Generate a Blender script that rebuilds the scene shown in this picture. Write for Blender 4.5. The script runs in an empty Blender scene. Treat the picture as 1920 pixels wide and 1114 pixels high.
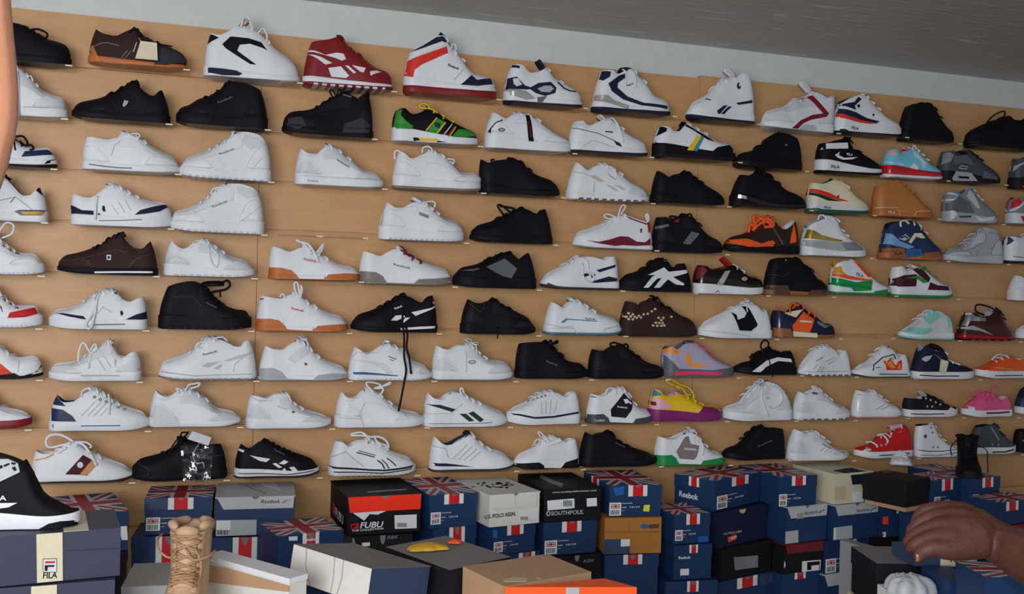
import bpy, bmesh, math, random
from mathutils import Vector, Matrix
from mathutils.geometry import delaunay_2d_cdt
random.seed(7)
SC = bpy.context.scene
COL = SC.collection

# ------------------------------------------------------------------ camera
FPX = 1850.0
CAM = Vector((0.0, -3.463, 1.5))
YAW, PIT, ROL = 0.3133, -0.0030, 0.0255
Z1 = 2.186           # height of the top shelf row
DZ = 0.165           # spacing of the slat grooves
_f = Vector((math.sin(YAW)*math.cos(PIT), math.cos(YAW)*math.cos(PIT), math.sin(PIT)))
_r = Vector((math.cos(YAW), -math.sin(YAW), 0)); _u = _r.cross(_f)
R2 = _r*math.cos(ROL)+_u*math.sin(ROL); U2 = -_r*math.sin(ROL)+_u*math.cos(ROL)
cd = bpy.data.cameras.new('camera'); cam = bpy.data.objects.new('camera', cd); COL.objects.link(cam)
cam.matrix_world = Matrix(((R2.x, U2.x, -_f.x, CAM.x), (R2.y, U2.y, -_f.y, CAM.y), (R2.z, U2.z, -_f.z, CAM.z), (0, 0, 0, 1)))
cd.sensor_width = 36.0; cd.lens = FPX/1920*36.0; cd.clip_start = 0.02
SC.camera = cam

def ray(u, v): return _f*FPX + R2*(u-960) - U2*(v-557)
def on_y(u, v, y):                       # the point of plane y seen at photograph position u, v
    d = ray(u, v); k = (y-CAM.y)/d.y
    return CAM+d*k
def on_z(u, v, z):
    d = ray(u, v); k = (z-CAM.z)/d.z
    return CAM+d*k

CROP = {'Z': (0, 0, 1), 'A': (0, 0), 'B': (480, 0), 'C': (900, 60), 'D': (1420, 110), 'E': (0, 230), 'F': (480, 250), 'G': (960, 280), 'H': (1420, 300),
        'I': (0, 510), 'J': (460, 520), 'K': (940, 540), 'L': (1420, 540), 'M': (0, 690), 'N': (460, 690), 'O': (940, 690), 'P': (1420, 690),
        'Q': (0, 824), 'R': (460, 824), 'S': (860, 824), 'T': (1220, 824), 'U': (1420, 824),
        'a': (0, 880, 4.76), 'b': (380, 880, 4.76), 'c': (700, 870, 4.565), 'd': (1000, 870, 4.565), 'e': (1220, 860, 4.385), 'f': (1520, 860, 4.385)}
def full(c, x, y):
    o = CROP[c]; k = o[2] if len(o) > 2 else 3.84
    return o[0]+x/k, o[1]+y/k
def cscale(c):
    o = CROP[c]; return o[2] if len(o) > 2 else 3.84

# ------------------------------------------------------------------ materials
def lin(c):
    c = c/255.0
    return c/12.92 if c <= 0.04045 else ((c+0.055)/1.055)**2.4
def rgb(c): return (lin(c[0]), lin(c[1]), lin(c[2]), 1)
MATS = {}
PAL = {'W': (226, 228, 234), 'W2': (210, 212, 218), 'W3': (188, 191, 198), 'OW': (222, 216, 202), 'K': (19, 16, 22), 'K2': (30, 27, 34), 'K3': (56, 54, 60), 'N': (32, 36, 58), 'NB': (28, 44, 80),
       'R': (196, 30, 34), 'DR': (128, 26, 32), 'RB': (216, 52, 34), 'M': (74, 30, 42), 'MR': (112, 30, 40), 'OR': (236, 92, 36), 'GU': (190, 108, 52), 'GB': (150, 92, 54), 'BR': (52, 36, 32), 'BR2': (86, 62, 50),
       'TAN': (196, 132, 78), 'SUE': (184, 118, 58), 'CR': (226, 214, 184), 'BE': (206, 182, 150), 'Y': (232, 190, 36), 'GO': (206, 158, 44), 'G': (52, 140, 48), 'GR': (24, 138, 72), 'DG': (34, 88, 66), 'FG': (30, 58, 48),
       'SB': (124, 196, 216), 'LB': (118, 164, 206), 'B': (40, 96, 150), 'BL': (60, 138, 168), 'TE': (70, 120, 134), 'MI': (138, 208, 198), 'DN': (34, 50, 86), 'P': (232, 92, 148), 'PK': (226, 172, 186), 'PU': (128, 34, 104), 'LV': (172, 166, 190),
       'OG': (246, 150, 36), 'GY': (132, 134, 142), 'GY2': (96, 98, 108), 'GY3': (168, 170, 178), 'GY4': (110, 108, 108), 'SG': (128, 120, 112), 'DGY': (70, 72, 82), 'FP': (238, 60, 100), 'IV': (62, 52, 100)}
GLOSS = {'CH': ((216, 214, 210), .2, .6), 'CHD': ((70, 58, 56), .12, .9), 'GOL': ((206, 168, 84), .18, .7), 'SIL': ((196, 200, 206), .25, .8), 'GSB': ((120, 200, 224), .12, 0.0), 'GGR': ((24, 140, 72), .12, 0), 'GGO': ((214, 150, 40), .12, 0),
         'GW': ((228, 230, 236), .12, 0), 'GR_': ((190, 36, 40), .15, 0), 'GK': ((28, 26, 32), .2, 0), 'GN': ((34, 34, 62), .15, 0), 'BRP': ((70, 34, 26), .15, .2), 'REDT': ((150, 26, 26), .08, 0)}
def mat(key, rough=None, bump=0.0, scale=300.0, var=0.0):
    nm = 'surface_'+key+('_%d' % int(bump*1000) if bump else '')
    if nm in MATS: return MATS[nm]
    metal = 0.0
    if key in GLOSS: c, r, metal = GLOSS[key]
    else:
        c = PAL[key]; r = 0.5
    if rough is not None: r = rough
    m = bpy.data.materials.new(nm); m.use_nodes = True
    nt = m.node_tree; b = nt.nodes['Principled BSDF']
    b.inputs['Base Color'].default_value = rgb(c); b.inputs['Roughness'].default_value = r; b.inputs['Metallic'].default_value = metal
    dark = key not in GLOSS and max(c) < 80
    b.inputs['Specular IOR Level'].default_value = 0.14 if dark else 0.35
    if dark: b.inputs['Roughness'].default_value = .6
    tc = nt.nodes.new('ShaderNodeTexCoord'); nz = nt.nodes.new('ShaderNodeTexNoise')
    nz.inputs['Scale'].default_value = 60.0 if key not in GLOSS else 25.0
    nz.inputs['Detail'].default_value = 4
    nt.links.new(tc.outputs['Object'], nz.inputs['Vector'])
    mx = nt.nodes.new('ShaderNodeMix'); mx.data_type = 'RGBA'; mx.blend_type = 'MULTIPLY'
    cr = nt.nodes.new('ShaderNodeMapRange'); cr.inputs['To Min'].default_value = 0.9 - var; cr.inputs['To Max'].default_value = 1.06
    nt.links.new(nz.outputs['Fac'], cr.inputs['Value'])
    mx.inputs['Factor'].default_value = 1.0
    mx.inputs[6].default_value = rgb(c)
    nt.links.new(cr.outputs['Result'], mx.inputs[7]); nt.links.new(mx.outputs[2], b.inputs['Base Color'])
    bp = nt.nodes.new('ShaderNodeBump'); bp.inputs['Strength'].default_value = 0.12 if key not in GLOSS else .05; bp.inputs['Distance'].default_value = 0.002
    nt.links.new(nz.outputs['Fac'], bp.inputs['Height']); nt.links.new(bp.outputs['Normal'], b.inputs['Normal'])
    MATS[nm] = m
    return m

# ------------------------------------------------------------------ objects
def link(name, data, parent=None):
    o = bpy.data.objects.new(name, data); COL.objects.link(o)
    if parent is not None: o.parent = parent
    return o
def thing(name, label, cat, loc=(0, 0, 0), group=None, rot=(0, 0, 0)):
    o = link(name, None); o.location = loc; o.rotation_euler = rot; o.empty_display_size = .05
    o['label'] = label; o['category'] = cat
    if group: o['group'] = group
    return o
def tag(o, label, cat, group=None):
    o['label'] = label; o['category'] = cat
    if group: o['group'] = group
    return o
def mesh(name, V, F, m, parent=None, smooth=True, loc=None, recalc=True, sharp=None):
    me = bpy.data.meshes.new(name); me.from_pydata([tuple(v) for v in V], [], F); me.update()
    if recalc:
        bm = bmesh.new(); bm.from_mesh(me); bmesh.ops.recalc_face_normals(bm, faces=bm.faces); bm.to_mesh(me); bm.free()
    if m is not None:
        me.materials.append(m if not isinstance(m, str) else mat(m))
    for p in me.polygons: p.use_smooth = smooth
    if smooth and sharp: me.set_sharp_from_angle(angle=math.radians(sharp))
    o = link(name, me, parent)
    if loc is not None: o.location = loc
    return o
def tube(V, F, pts, r, n=6, closed=False, flat=1.0):
    """append a tube along pts (Vectors) to V, F"""
    pts = [Vector(p) for p in pts]; N = len(pts); base = len(V); up = Vector((0, 0, 1)); prev = None
    for i, p in enumerate(pts):
        if closed: t = pts[(i+1) % N]-pts[i-1]
        else: t = pts[min(i+1, N-1)]-pts[max(i-1, 0)]
        if t.length < 1e-9: t = Vector((1, 0, 0))
        t.normalize()
        if prev is None:
            a = t.orthogonal().normalized()
        else:
            a = prev-t*prev.dot(t)
            a = a.normalized() if a.length > 1e-6 else t.orthogonal().normalized()
        prev = a; b = t.cross(a)
        rr = r[i] if isinstance(r, (list, tuple)) else r
        for k in range(n):
            an = 2*math.pi*k/n
            V.append(p+a*(rr*math.cos(an))+b*(rr*flat*math.sin(an)))
    M = N if closed else N-1
    for i in range(M):
        j = (i+1) % N
        for k in range(n):
            F.append((base+i*n+k, base+i*n+(k+1) % n, base+j*n+(k+1) % n, base+j*n+k))
    if not closed:
        F.append(tuple(base+k for k in range(n))[::-1]); F.append(tuple(base+(N-1)*n+k for k in range(n)))
def smooth_path(pts, n=6):
    """Catmull-Rom through the points"""
    P = [Vector(p) for p in pts]
    if len(P) < 3: return P
    Q = [P[0]*2-P[1]]+P+[P[-1]*2-P[-2]]; out = []
    for i in range(1, len(Q)-2):
        for k in range(n):
            t = k/n; a, b, c, d = Q[i-1], Q[i], Q[i+1], Q[i+2]
            out.append(0.5*((2*b)+(c-a)*t+(2*a-5*b+4*c-d)*t*t+(3*b-a-3*c+d)*t*t*t))
    out.append(P[-1]); return out
class MB:
    def __init__(s): s.V = []; s.F = []
    def box(s, x0, x1, y0, y1, z0, z1, M=None):
        b = len(s.V); c = [Vector((x, y, z)) for z in (z0, z1) for y in (y0, y1) for x in (x0, x1)]
        s.V += [(M @ v if M else v) for v in c]
        s.F += [(b, b+2, b+3, b+1), (b+4, b+5, b+7, b+6), (b, b+1, b+5, b+4), (b+2, b+6, b+7, b+3), (b, b+4, b+6, b+2), (b+1, b+3, b+7, b+5)]
    def poly(s, pts):
        b = len(s.V); s.V += [Vector(p) for p in pts]; s.F.append(tuple(range(b, b+len(pts))))
    def prism(s, pts, d):
        """extrude polygon pts (Vectors) by vector d"""
        b = len(s.V); n = len(pts); pts = [Vector(p) for p in pts]; d = Vector(d)
        s.V += pts+[p+d for p in pts]
        s.F += [tuple(range(b, b+n))[::-1], tuple(range(b+n, b+2*n))]+[(b+i, b+(i+1) % n, b+n+(i+1) % n, b+n+i) for i in range(n)]
    def tube(s, pts, r, **k): tube(s.V, s.F, pts, r, **k)
    def build(s, name, m, parent=None, smooth=False, loc=None, sharp=None): return mesh(name, s.V, s.F, m, parent, smooth, loc, sharp=sharp)

_TXT = {}
def text_mesh(t, bold=False, shear=0.0):
    """letter shapes of height about 1, as flat triangles: (verts2d, faces, width)"""
    k = (t, bold, shear)
    if k in _TXT: return _TXT[k]
    cu = bpy.data.curves.new('lettering', 'FONT'); cu.body = t; cu.size = 1.4; cu.resolution_u = 3; cu.shear = shear
    if bold: cu.offset = 0.028
    o = bpy.data.objects.new('lettering', cu); COL.objects.link(o)
    dg = bpy.context.evaluated_depsgraph_get(); me = o.evaluated_get(dg).to_mesh()
    V = [(v.co.x, v.co.y) for v in me.vertices]; F = [tuple(p.vertices) for p in me.polygons]
    o.evaluated_get(dg).to_mesh_clear(); bpy.data.objects.remove(o); bpy.data.curves.remove(cu)
    x0 = min(v[0] for v in V); x1 = max(v[0] for v in V)
    V = [(x-x0, y) for x, y in V]
    _TXT[k] = (V, F, x1-x0); return _TXT[k]

def pchip(xs, ys):
    n = len(xs); h = [xs[i+1]-xs[i] for i in range(n-1)]; d = [(ys[i+1]-ys[i])/h[i] for i in range(n-1)]
    m = [0.0]*n
    for i in range(1, n-1):
        if d[i-1]*d[i] > 0:
            w1, w2 = 2*h[i]+h[i-1], h[i]+2*h[i-1]; m[i] = (w1+w2)/(w1/d[i-1]+w2/d[i])
    m[0] = d[0]; m[-1] = d[-1]
    def f(x):
        if x <= xs[0]: return ys[0]
        if x >= xs[-1]: return ys[-1]
        lo, hi = 0, n-1
        while hi-lo > 1:
            k = (lo+hi)//2
            if xs[k] <= x: lo = k
            else: hi = k
        t = (x-xs[lo])/h[lo]; a, b = ys[lo], ys[hi]; t2, t3 = t*t, t*t*t
        return (2*t3-3*t2+1)*a+(t3-2*t2+t)*h[lo]*m[lo]+(-2*t3+3*t2)*b+(t3-t2)*h[lo]*m[hi]
    return f
def lerp(a, b, t): return a+(b-a)*t
def clamp(x, a=0.0, b=1.0): return a if x < a else b if x > b else x
def sstep(a, b, x):
    t = clamp((x-a)/(b-a)); return t*t*(3-2*t)
def densify(P, d):
    out = []
    for i in range(len(P)):
        a, b = P[i], P[(i+1) % len(P)]; n = max(1, int(math.hypot(b[0]-a[0], b[1]-a[1])/d+.5))
        for k in range(n): out.append((lerp(a[0], b[0], k/n), lerp(a[1], b[1], k/n)))
    return out
def inside(P, x, y):
    c = False; n = len(P); j = n-1
    for i in range(n):
        if (P[i][1] > y) != (P[j][1] > y) and x < (P[j][0]-P[i][0])*(y-P[i][1])/(P[j][1]-P[i][1])+P[i][0]: c = not c
        j = i
    return c
def fill2d(P, d):
    """triangulate polygon P with interior points about d apart -> verts, faces, boundary loop"""
    B = densify(P, d); n = len(B)
    xs = [p[0] for p in B]; ys = [p[1] for p in B]
    pts = [Vector(p) for p in B]
    nx = int((max(xs)-min(xs))/d); ny = int((max(ys)-min(ys))/d)
    for i in range(1, nx+1):
        for j in range(1, ny+1):
            x = min(xs)+i*d-d*.37; y = min(ys)+j*d-d*.41
            if inside(B, x, y) and min((x-b[0])**2+(y-b[1])**2 for b in B) > (d*.45)**2: pts.append(Vector((x, y)))
    r = delaunay_2d_cdt(pts, [(i, (i+1) % n) for i in range(n)], [], 1, 1e-7)
    return [(v.x, v.y) for v in r[0]], [tuple(f) for f in r[2]]
def ribbon(P, w):
    """outline of a stroke of width w along the polyline P"""
    L, R = [], []
    for i, p in enumerate(P):
        a = P[max(0, i-1)]; b = P[min(len(P)-1, i+1)]; dx, dy = b[0]-a[0], b[1]-a[1]; l = math.hypot(dx, dy) or 1
        nx, ny = -dy/l*w/2, dx/l*w/2
        L.append((p[0]+nx, p[1]+ny)); R.append((p[0]-nx, p[1]-ny))
    return L+R[::-1]
def ellipse(cx, cy, rx, ry, n=14): return [(cx+rx*math.cos(2*math.pi*k/n), cy+ry*math.sin(2*math.pi*k/n)) for k in range(n)]
def clipx(P, k, s):
    """the part of polygon P on one side of x = k (s = 1: below, -1: above)"""
    out = []
    for i in range(len(P)):
        a, b = P[i-1], P[i]; da, db = s*(k-a[0]), s*(k-b[0])
        if da*db < 0: t = da/(da-db); out.append((k, a[1]+(b[1]-a[1])*t))
        if db >= 0: out.append(b)
    return out
# ------------------------------------------------------------------ shoes
SHOES = []
STN = [0, .004, .013, .027, .047, .073, .105, .145, .19, .235, .28, .325, .37, .415, .46, .505, .55, .595, .64, .685, .73, .775, .82, .86, .895, .925, .95, .97, .985, .995, 1.0]
_WID = pchip([0, .1, .3, .48, .68, .84, 1.0], [.0345, .0355, .0350, .0395, .0475, .0450, .040])
class Body:
    """the solid of one shoe: x from heel to toe, z up, half width as a function of both"""
    def __init__(s, L, top, th, sh, st, lift=.010, wid=1.0, L0=.29):
        s.L = L; s.k = wid*(L0/.29)
        xs = [p[0] for p in top]; zs = [p[1] for p in top]
        for i in range(1, len(xs)):
            if xs[i] < xs[i-1]+.0012: xs[i] = xs[i-1]+.0012
        s.x0, s.x1 = xs[0], xs[-1]; s.T = pchip(xs, zs)
        s.sth = (xs[th]-s.x0)/(s.x1-s.x0); s.sh, s.st, s.lift = sh, st, lift
    def W(s, q):
        w = _WID(q)*s.k
        if q < .11: w *= math.sqrt(max(0, 1-(1-q/.11)**2.2))
        if q > .76: w *= math.sqrt(max(0, 1-((q-.76)/.24)**2.4))
        return w
    def zs(s, q): return lerp(s.sh, s.st, sstep(0.05, .8, q))+s.B(q)*.6
    def B(s, q):
        b = 0.0
        if q > .70: b = s.lift*((q-.70)/.30)**2
        if q < .05: b += .003*(1-q/.05)**2
        return b
    def zt(s, q): return s.T(lerp(s.x0, s.x1, q))
    def g(s, q, t):
        r = lerp(.80, .50, clamp(q/s.sth)) if q < s.sth else lerp(.50, .30, clamp((q-s.sth)/.3)) if q < s.sth+.3 else lerp(.30, .06, clamp((q-s.sth-.3)/max(.05, .7-s.sth)))
        p = lerp(3.4, 2.5, clamp(q/s.sth)) if q < s.sth else 2.5
        return math.sqrt(max(0, 1-(1-r*r)*clamp(t)**p))
    def pt(s, q, t):
        """x, half width, z on the side at station q and height share t of the upper"""
        z0 = s.zs(q); z1 = max(s.zt(q), z0+.004)
        bulge = .004*4*t*(1-t)*(1-clamp(q/.12))
        return lerp(q*s.L, lerp(s.x0, s.x1, q), t)-bulge, s.W(q)*s.g(q, t), lerp(z0, z1, t)
    def inv(s, x, z):
        q = clamp(x/s.L); t = 0
        for _ in range(9):
            z0 = s.zs(q); z1 = max(s.zt(q), z0+.004); t = clamp((z-z0)/(z1-z0))
            a = t*s.x0; b = (1-t)*s.L+t*s.x1
            q = lerp(q, clamp((x+.016*t*(1-t)*(1-clamp(q/.12))-a)/max(1e-4, b-a)), .8)
        return q, t
    def edge(s, z):                         # where the back of the heel stands at height z
        z0 = s.zs(0); t = clamp((z-z0)/max(.01, s.T(s.x0)-z0)); return s.x0*t-.016*t*(1-t) if z > z0 else -.002
    def Y(s, x, z):
        q, t = s.inv(x, z)
        if z < s.zs(clamp(x/s.L))-.0005: return s.Ws(clamp(x/s.L))
        y = s.W(q)*s.g(q, t)
        if z < s.zs(clamp(x/s.L))+.004: y = max(y, s.Ws(clamp(x/s.L)))
        return y
    def Ws(s, q): return s.W(q)*1.05+.0015

def shoe_sole(b, name, z0f, z1f, m, parent, D, inset=.0025, grow=0.0):
    V, F = [], []; n = len(STN)
    layers = [(0, inset), (.18, 0), (.82, 0), (1, .0018)]
    for q in STN:
        x = lerp(-.003-grow, b.L+.003+grow, q); w = b.Ws(q)+grow
        za, zb = z0f(q), z1f(q)
        for sg in (-1, 1):
            for (h, ins) in (layers if sg < 0 else layers[::-1]):
                V.append((x*D, sg*max(0, w-ins), lerp(za, zb, h)))
    for i in range(n-1):
        for k in range(8): F.append((i*8+k, i*8+(k+1) % 8, (i+1)*8+(k+1) % 8, (i+1)*8+k))
    F.append(tuple(range(8))); F.append(tuple((n-1)*8+k for k in range(8)))
    return mesh(name, V, F, m, parent, True, sharp=50)

def S(row, c, hx, tx, by, top, th, sole=(75, 45), up='W', so='W', out=None, lin_='W3', tg=None, tgc=None, lc='W', nl=5, bow=0, lp=(), P=(), T=(), ov=0, lab='', name='sneaker', cat='shoe',
      wid=1.0, lift=.010, yc=.066, zfix=None, shelf=True, group=None, sl=None, tread=None, rung=True, depth=.05, tagp=None, ey=None, metric=None):
    k = cscale(c)
    fu = lambda p, yp, cc=c: on_y(*full(cc, p[0], p[1]), -yp)
    near = yc+.042*wid
    if metric:                                  # measures given directly: heel at 0, toe at tx
        D = 1; L = tx; mpp = 1.0; xh = 0; xt = L; loc = lambda p, yp=0, cc=None: (p[0], p[1]); zb = metric[2]
    else:
        pa, pb = fu((hx, by), yc), fu((tx, by), yc)
        D = 1 if pb.x > pa.x else -1
        zb = fu(((hx+tx)/2, by), near).z if zfix is None else zfix
        # the rounded heel and toe seen aslant reach past the middle plane: take that off the length
        tanv = (pa.x+pb.x)/2/(3.463-yc); cosv = 1/math.sqrt(1+tanv*tanv); ex = .034*(1/cosv-1)
        xh = pa.x+D*ex; xt = pb.x-D*ex; L = abs(xt-xh)
        scale_ex = L/abs(pb.x-pa.x)
        loc = lambda p, yp, cc=c: ((fu(p, yp, cc).x-pa.x)*D*scale_ex, fu(p, yp, cc).z-zb)
        mpp = (fu((hx, by-10), near).z-fu((hx, by), near).z)/10
    if not metric:                              # keep clear of the shelf above
        lim = min([q['z']-.0095-zb for q in SHOES if q['row'] == row-1 and row > 1 and q['xa']+.02 < max(xh, xt) and q['xb']+.02 > min(xh, xt)]+[9])
        zcap = max(loc(p, yc)[1] for p in top+([tg] if tg else []))
        if zcap > lim:
            loc0 = loc; hz = .45*lim
            loc = lambda p, yp, cc=c: (lambda q: q if q[1] < hz else (q[0], hz+(q[1]-hz)*(lim-hz)/(zcap-hz)))(loc0(p, yp, cc))
    tp = [loc(p, yc) for p in top]
    sh, st = sole[0]*mpp, sole[1]*mpp
    b = Body(L, tp, th, sh, st, lift=lift, wid=wid, L0=min(L, .30))
    root = thing(name, lab, cat, (xh, -yc, zb) if not metric else metric[:3], group, (0, 0, metric[3] if metric else 0))
    def side(x, z, off): return (x*D, -(b.Y(x, z)+off), z)
    # --- upper and lining
    NO, NI = 10, 7
    V, F, FL = [], [], []; ring = NO*2+NI
    for q in STN:
        r = []
        for i in range(NO):
            x, y, z = b.pt(q, i/(NO-1)*1.0); r.append((x*D, -y, z-(.003 if i == 0 else 0)))
        x, y, z = b.pt(q, 1.0); z0 = b.zs(q)
        op = sstep(b.sth+.004, b.sth-.035, q)
        de = min(depth, max(.0, z-z0-.012))*op*sstep(0.0, .07, q)
        for i in range(NI):
            f = -1+2*(i+1)/(NI+1); wi = max(0, y-.005*op)
            dome = (1-f*f)*.004*(1-op)*sstep(1.0, .9, q)
            dd = de*(1-abs(f)**5)
            r.append((x*D, wi*f*(1-.12*op), z+dome-dd))
        for i in range(NO-1, -1, -1):
            x, y, z = b.pt(q, i/(NO-1)*1.0); r.append((x*D, y, z-(.003 if i == 0 else 0)))
        V += r
    n = len(STN)
    for i in range(n-1):
        opn = STN[i+1] <= b.sth+.002
        for j in range(ring-1):
            f = (i*ring+j, i*ring+j+1, (i+1)*ring+j+1, (i+1)*ring+j)
            (FL if opn and NO-1 <= j < NO+NI else F).append(f)
    mesh('upper', V, F, up, root, True)
    used = sorted({v for f in FL for v in f}); mp = {v: i for i, v in enumerate(used)}
    if FL: mesh('lining', [V[v] for v in used], [tuple(mp[v] for v in f) for f in FL], lin_, root, True)
    # --- soles
    oz = 0.0
    if out:
        oz = out[1]*mpp
        shoe_sole(b, 'outsole', b.B, lambda q: b.B(q)+oz, out[0], root, D, grow=.0004)
    shoe_sole(b, 'midsole', lambda q: b.B(q)+oz*.9, b.zs, so, root, D)
    # --- tongue
    qa = min(b.sth+.13, .85); tgc = tgc or up
    xa, _, za = b.pt(qa, 1); xm, _, zm = b.pt(b.sth, 1)
    if tg is not None: xe, ze = loc(tg, yc)
    else:
        dx, dz = xm-xa, zm-za; l = math.hypot(dx, dz) or 1; xe, ze = xm+dx/l*.012, zm+dz/l*.012+.002
    path = smooth_path([Vector((xa, 0, za-.002)), Vector((xm, 0, zm+.002)), Vector((xe, 0, ze))], 5)
    V, F = [], []; wt = .021*b.k
    for i, p in enumerate(path):
        t = path[min(i+1, len(path)-1)]-path[max(i-1, 0)]; t.normalize(); nn = Vector((t.z, 0, -t.x))
        if nn.z < 0: nn = -nn
        u = i/(len(path)-1); w = wt*lerp(.75, 1.15, u)*(1 if i < len(path)-1 else .8); h = .0035 if i < len(path)-1 else .0015
        for (yy, hh) in ((-1, 0), (-.6, 1), (0, 1.35), (.6, 1), (1, 0), (.6, -1), (0, -.8), (-.6, -1)):
            o = p+nn*(hh*h-.013*yy*yy); V.append((o.x*D, yy*w, o.z))
    for i in range(len(path)-1):
        for j in range(8): F.append((i*8+j, i*8+(j+1) % 8, (i+1)*8+(j+1) % 8, (i+1)*8+j))
    F.append(tuple(range(8))); F.append(tuple((len(path)-1)*8+j for j in range(8)))
    mesh('tongue', V, F, tgc, root, True)
    # --- laces
    V, F = [], []; rl = .0027*min(1.1, b.k)
    if rung and nl:
        sv = b.sth+(.80-b.sth)*.62
        for i in range(nl):
            q = lerp(b.sth+.012, sv, i/max(1, nl-1)); x, y, z = b.pt(q, 1); x2, y2, z2 = b.pt(q, .86); dg = .010*(1 if i % 2 else -1)
            pts = [Vector(((x+dg*f)*D, f*max(y2*.98, .012), z+.0045-(z-z2+.002)*abs(f)**2.2)) for f in (-1.02, -.75, -.4, 0, .4, .75, 1.02)]
            tube(V, F, pts, rl*1.25, 6)
    if bow:
        x, y, z = b.pt(b.sth+.03, 1); z += .007
        bs = .034*b.k*(bow if bow is not True else 1)
        for sg, tilt in ((-1, .5), (1, .9)):
            pts = [Vector((x*D, 0, z))]
            for a in range(1, 10):
                an = math.pi*2*a/10
                e = .5*(1-math.cos(an)); w = math.sin(an)*.3
                pts.append(Vector(((x+w*bs-.3*e*bs*sg)*D, sg*e*bs*.95, z+e*bs*(tilt-.6*e)+.004)))
            pts.append(Vector((x*D, 0, z)))
            tube(V, F, smooth_path(pts, 2), rl, 5)
            tl = [Vector((x*D, sg*.004, z)), Vector(((x+.012)*D, sg*.022*b.k, z-.003)), Vector(((x+.022+.006*sg)*D, sg*(b.Y(x+.022, z-.022)+.004), z-.022)), Vector(((x+.026+.01*sg)*D, sg*(b.Y(x+.026, z-.040)+.003), z-.040))]
            tube(V, F, smooth_path(tl, 4), rl, 5)
    for pth in lp:
        w = 1.0
        if isinstance(pth, tuple): w, pth = pth
        pts = []
        for p in pth:
            x, z = loc(p, yc+.025)
            if 0 <= x <= L and z < b.T(clamp(x, b.x0, b.x1))+.002: y = max(.010, b.Y(x, z)+.0035)
            else: y = .016
            if z < .012: y = max(y, .061)
            pts.append(Vector((x*D, -y, z)))
        tube(V, F, smooth_path(pts, 5), rl*w, 6)
    if V: mesh('laces', V, F, lc, root, True)
    # --- panels on the side facing the room
    def panel(nm, colr, polys, off, lb=None, d=.0055):
        V3, F3 = [], []
        wrap = [0]
        def lay(poly2, sg):
            if sg < 0: wrap[0] = 1
            if len(poly2) < 3: return
            V2, F2 = fill2d(poly2, d)
            ec = {}
            for f in F2:
                for i in range(len(f)):
                    e = (f[i], f[(i+1) % len(f)]); ec.setdefault(tuple(sorted(e)), []).append(e)
            put = lambda x, z, o_: (lambda v: (v[0], sg*v[1], v[2]))(side(x, z, o_))
            n0 = len(V3); V3.extend(put(x, z, off) for x, z in V2); bm_ = {}; F3.extend(tuple(v+n0 for v in f) for f in F2)
            for es in ec.values():
                if len(es) == 1:
                    ids = []
                    for v in es[0]:
                        if v not in bm_:
                            bm_[v] = len(V3); x, z = V2[v]; V3.append(put(x, z, -.0012))
                        ids.append(bm_[v])
                    F3.append((es[0][0]+n0, es[0][1]+n0, ids[1], ids[0]))
        for poly in (polys if isinstance(polys[0][0], (tuple, list)) else [polys]):
            poly2 = [(clamp(x, b.edge(z)+.0006, L-.0015), z) for x, z in poly]
            poly2 = [(x, clamp(z, .001, max(.004, b.T(clamp(x, b.x0, b.x1))-.0008 if z > b.zs(clamp(x/L)) else 1))) for x, z in poly2]
            lay(poly2, 1)
            if not metric and sum(x < b.edge(z)+.004 for x, z in poly2) >= 2:          # a heel piece carries on round the back
                lay(clipx(poly2, .045, 1), -1)
            if not metric and sum(x > L-.004 for x, z in poly2) >= 2:                # and a toe piece round the toe
                lay(clipx(poly2, L-.06, -1), -1)
        if not F3: return None
        o = mesh(nm, V3, F3, colr, root, True, sharp=40)
        if wrap[0]:                             # close the seam where both sides meet
            bm = bmesh.new(); bm.from_mesh(o.data); bmesh.ops.remove_doubles(bm, verts=[v for v in bm.verts if abs(v.co.y) < .008], dist=.0045); bm.to_mesh(o.data); bm.free()
        if lb: o['label'] = lb
        return o
    if ov:
        oc = ov if isinstance(ov, str) else up
        fw = lambda q, t: (b.pt(q, t)[0], b.pt(q, t)[2])
        s0 = b.sth
        ps = [('eyestay', [(s0+.0, .95), (s0+.1, .95), (s0+.22, .93), (.78, .82), (.74, .62), (s0+.2, .66), (s0+.08, .62), (s0-.03, .55), (s0-.06, .8)]),
              ('heel_counter', [(.012, .02), (.03, .5), (.09, .6), (.16, .45), (.24, .15), (.27, .02)]),
              ('toe_guard', [(.66, .02), (.70, .35), (.76, .52), (.86, .55), (.95, .6), (.985, .55), (.99, .05)])]
        for nm, pq in ps: panel(nm, oc, [fw(q, t) for q, t in pq], .0016)
        sm = [[(s0-.075, .82), (s0-.05, .56), (s0+.08, .59), (s0+.2, .63), (.745, .59), (.80, .80)], [(.02, .56), (.09, .65), (.175, .48), (.255, .17), (.28, .05)], [(.645, .05), (.69, .39), (.755, .56), (.86, .59), (.95, .64)], [(.03, .80), (.1, .83), (s0*.75, .86)]]
        panel('stitching', {'K': 'K2', 'K2': 'K3', 'BR': 'BR2', 'GY3': 'GY', 'SUE': 'GU'}.get(up, 'W2'), [ribbon([fw(q, t) for q, t in sm_], .0017) for sm_ in sm], .0021)
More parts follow.
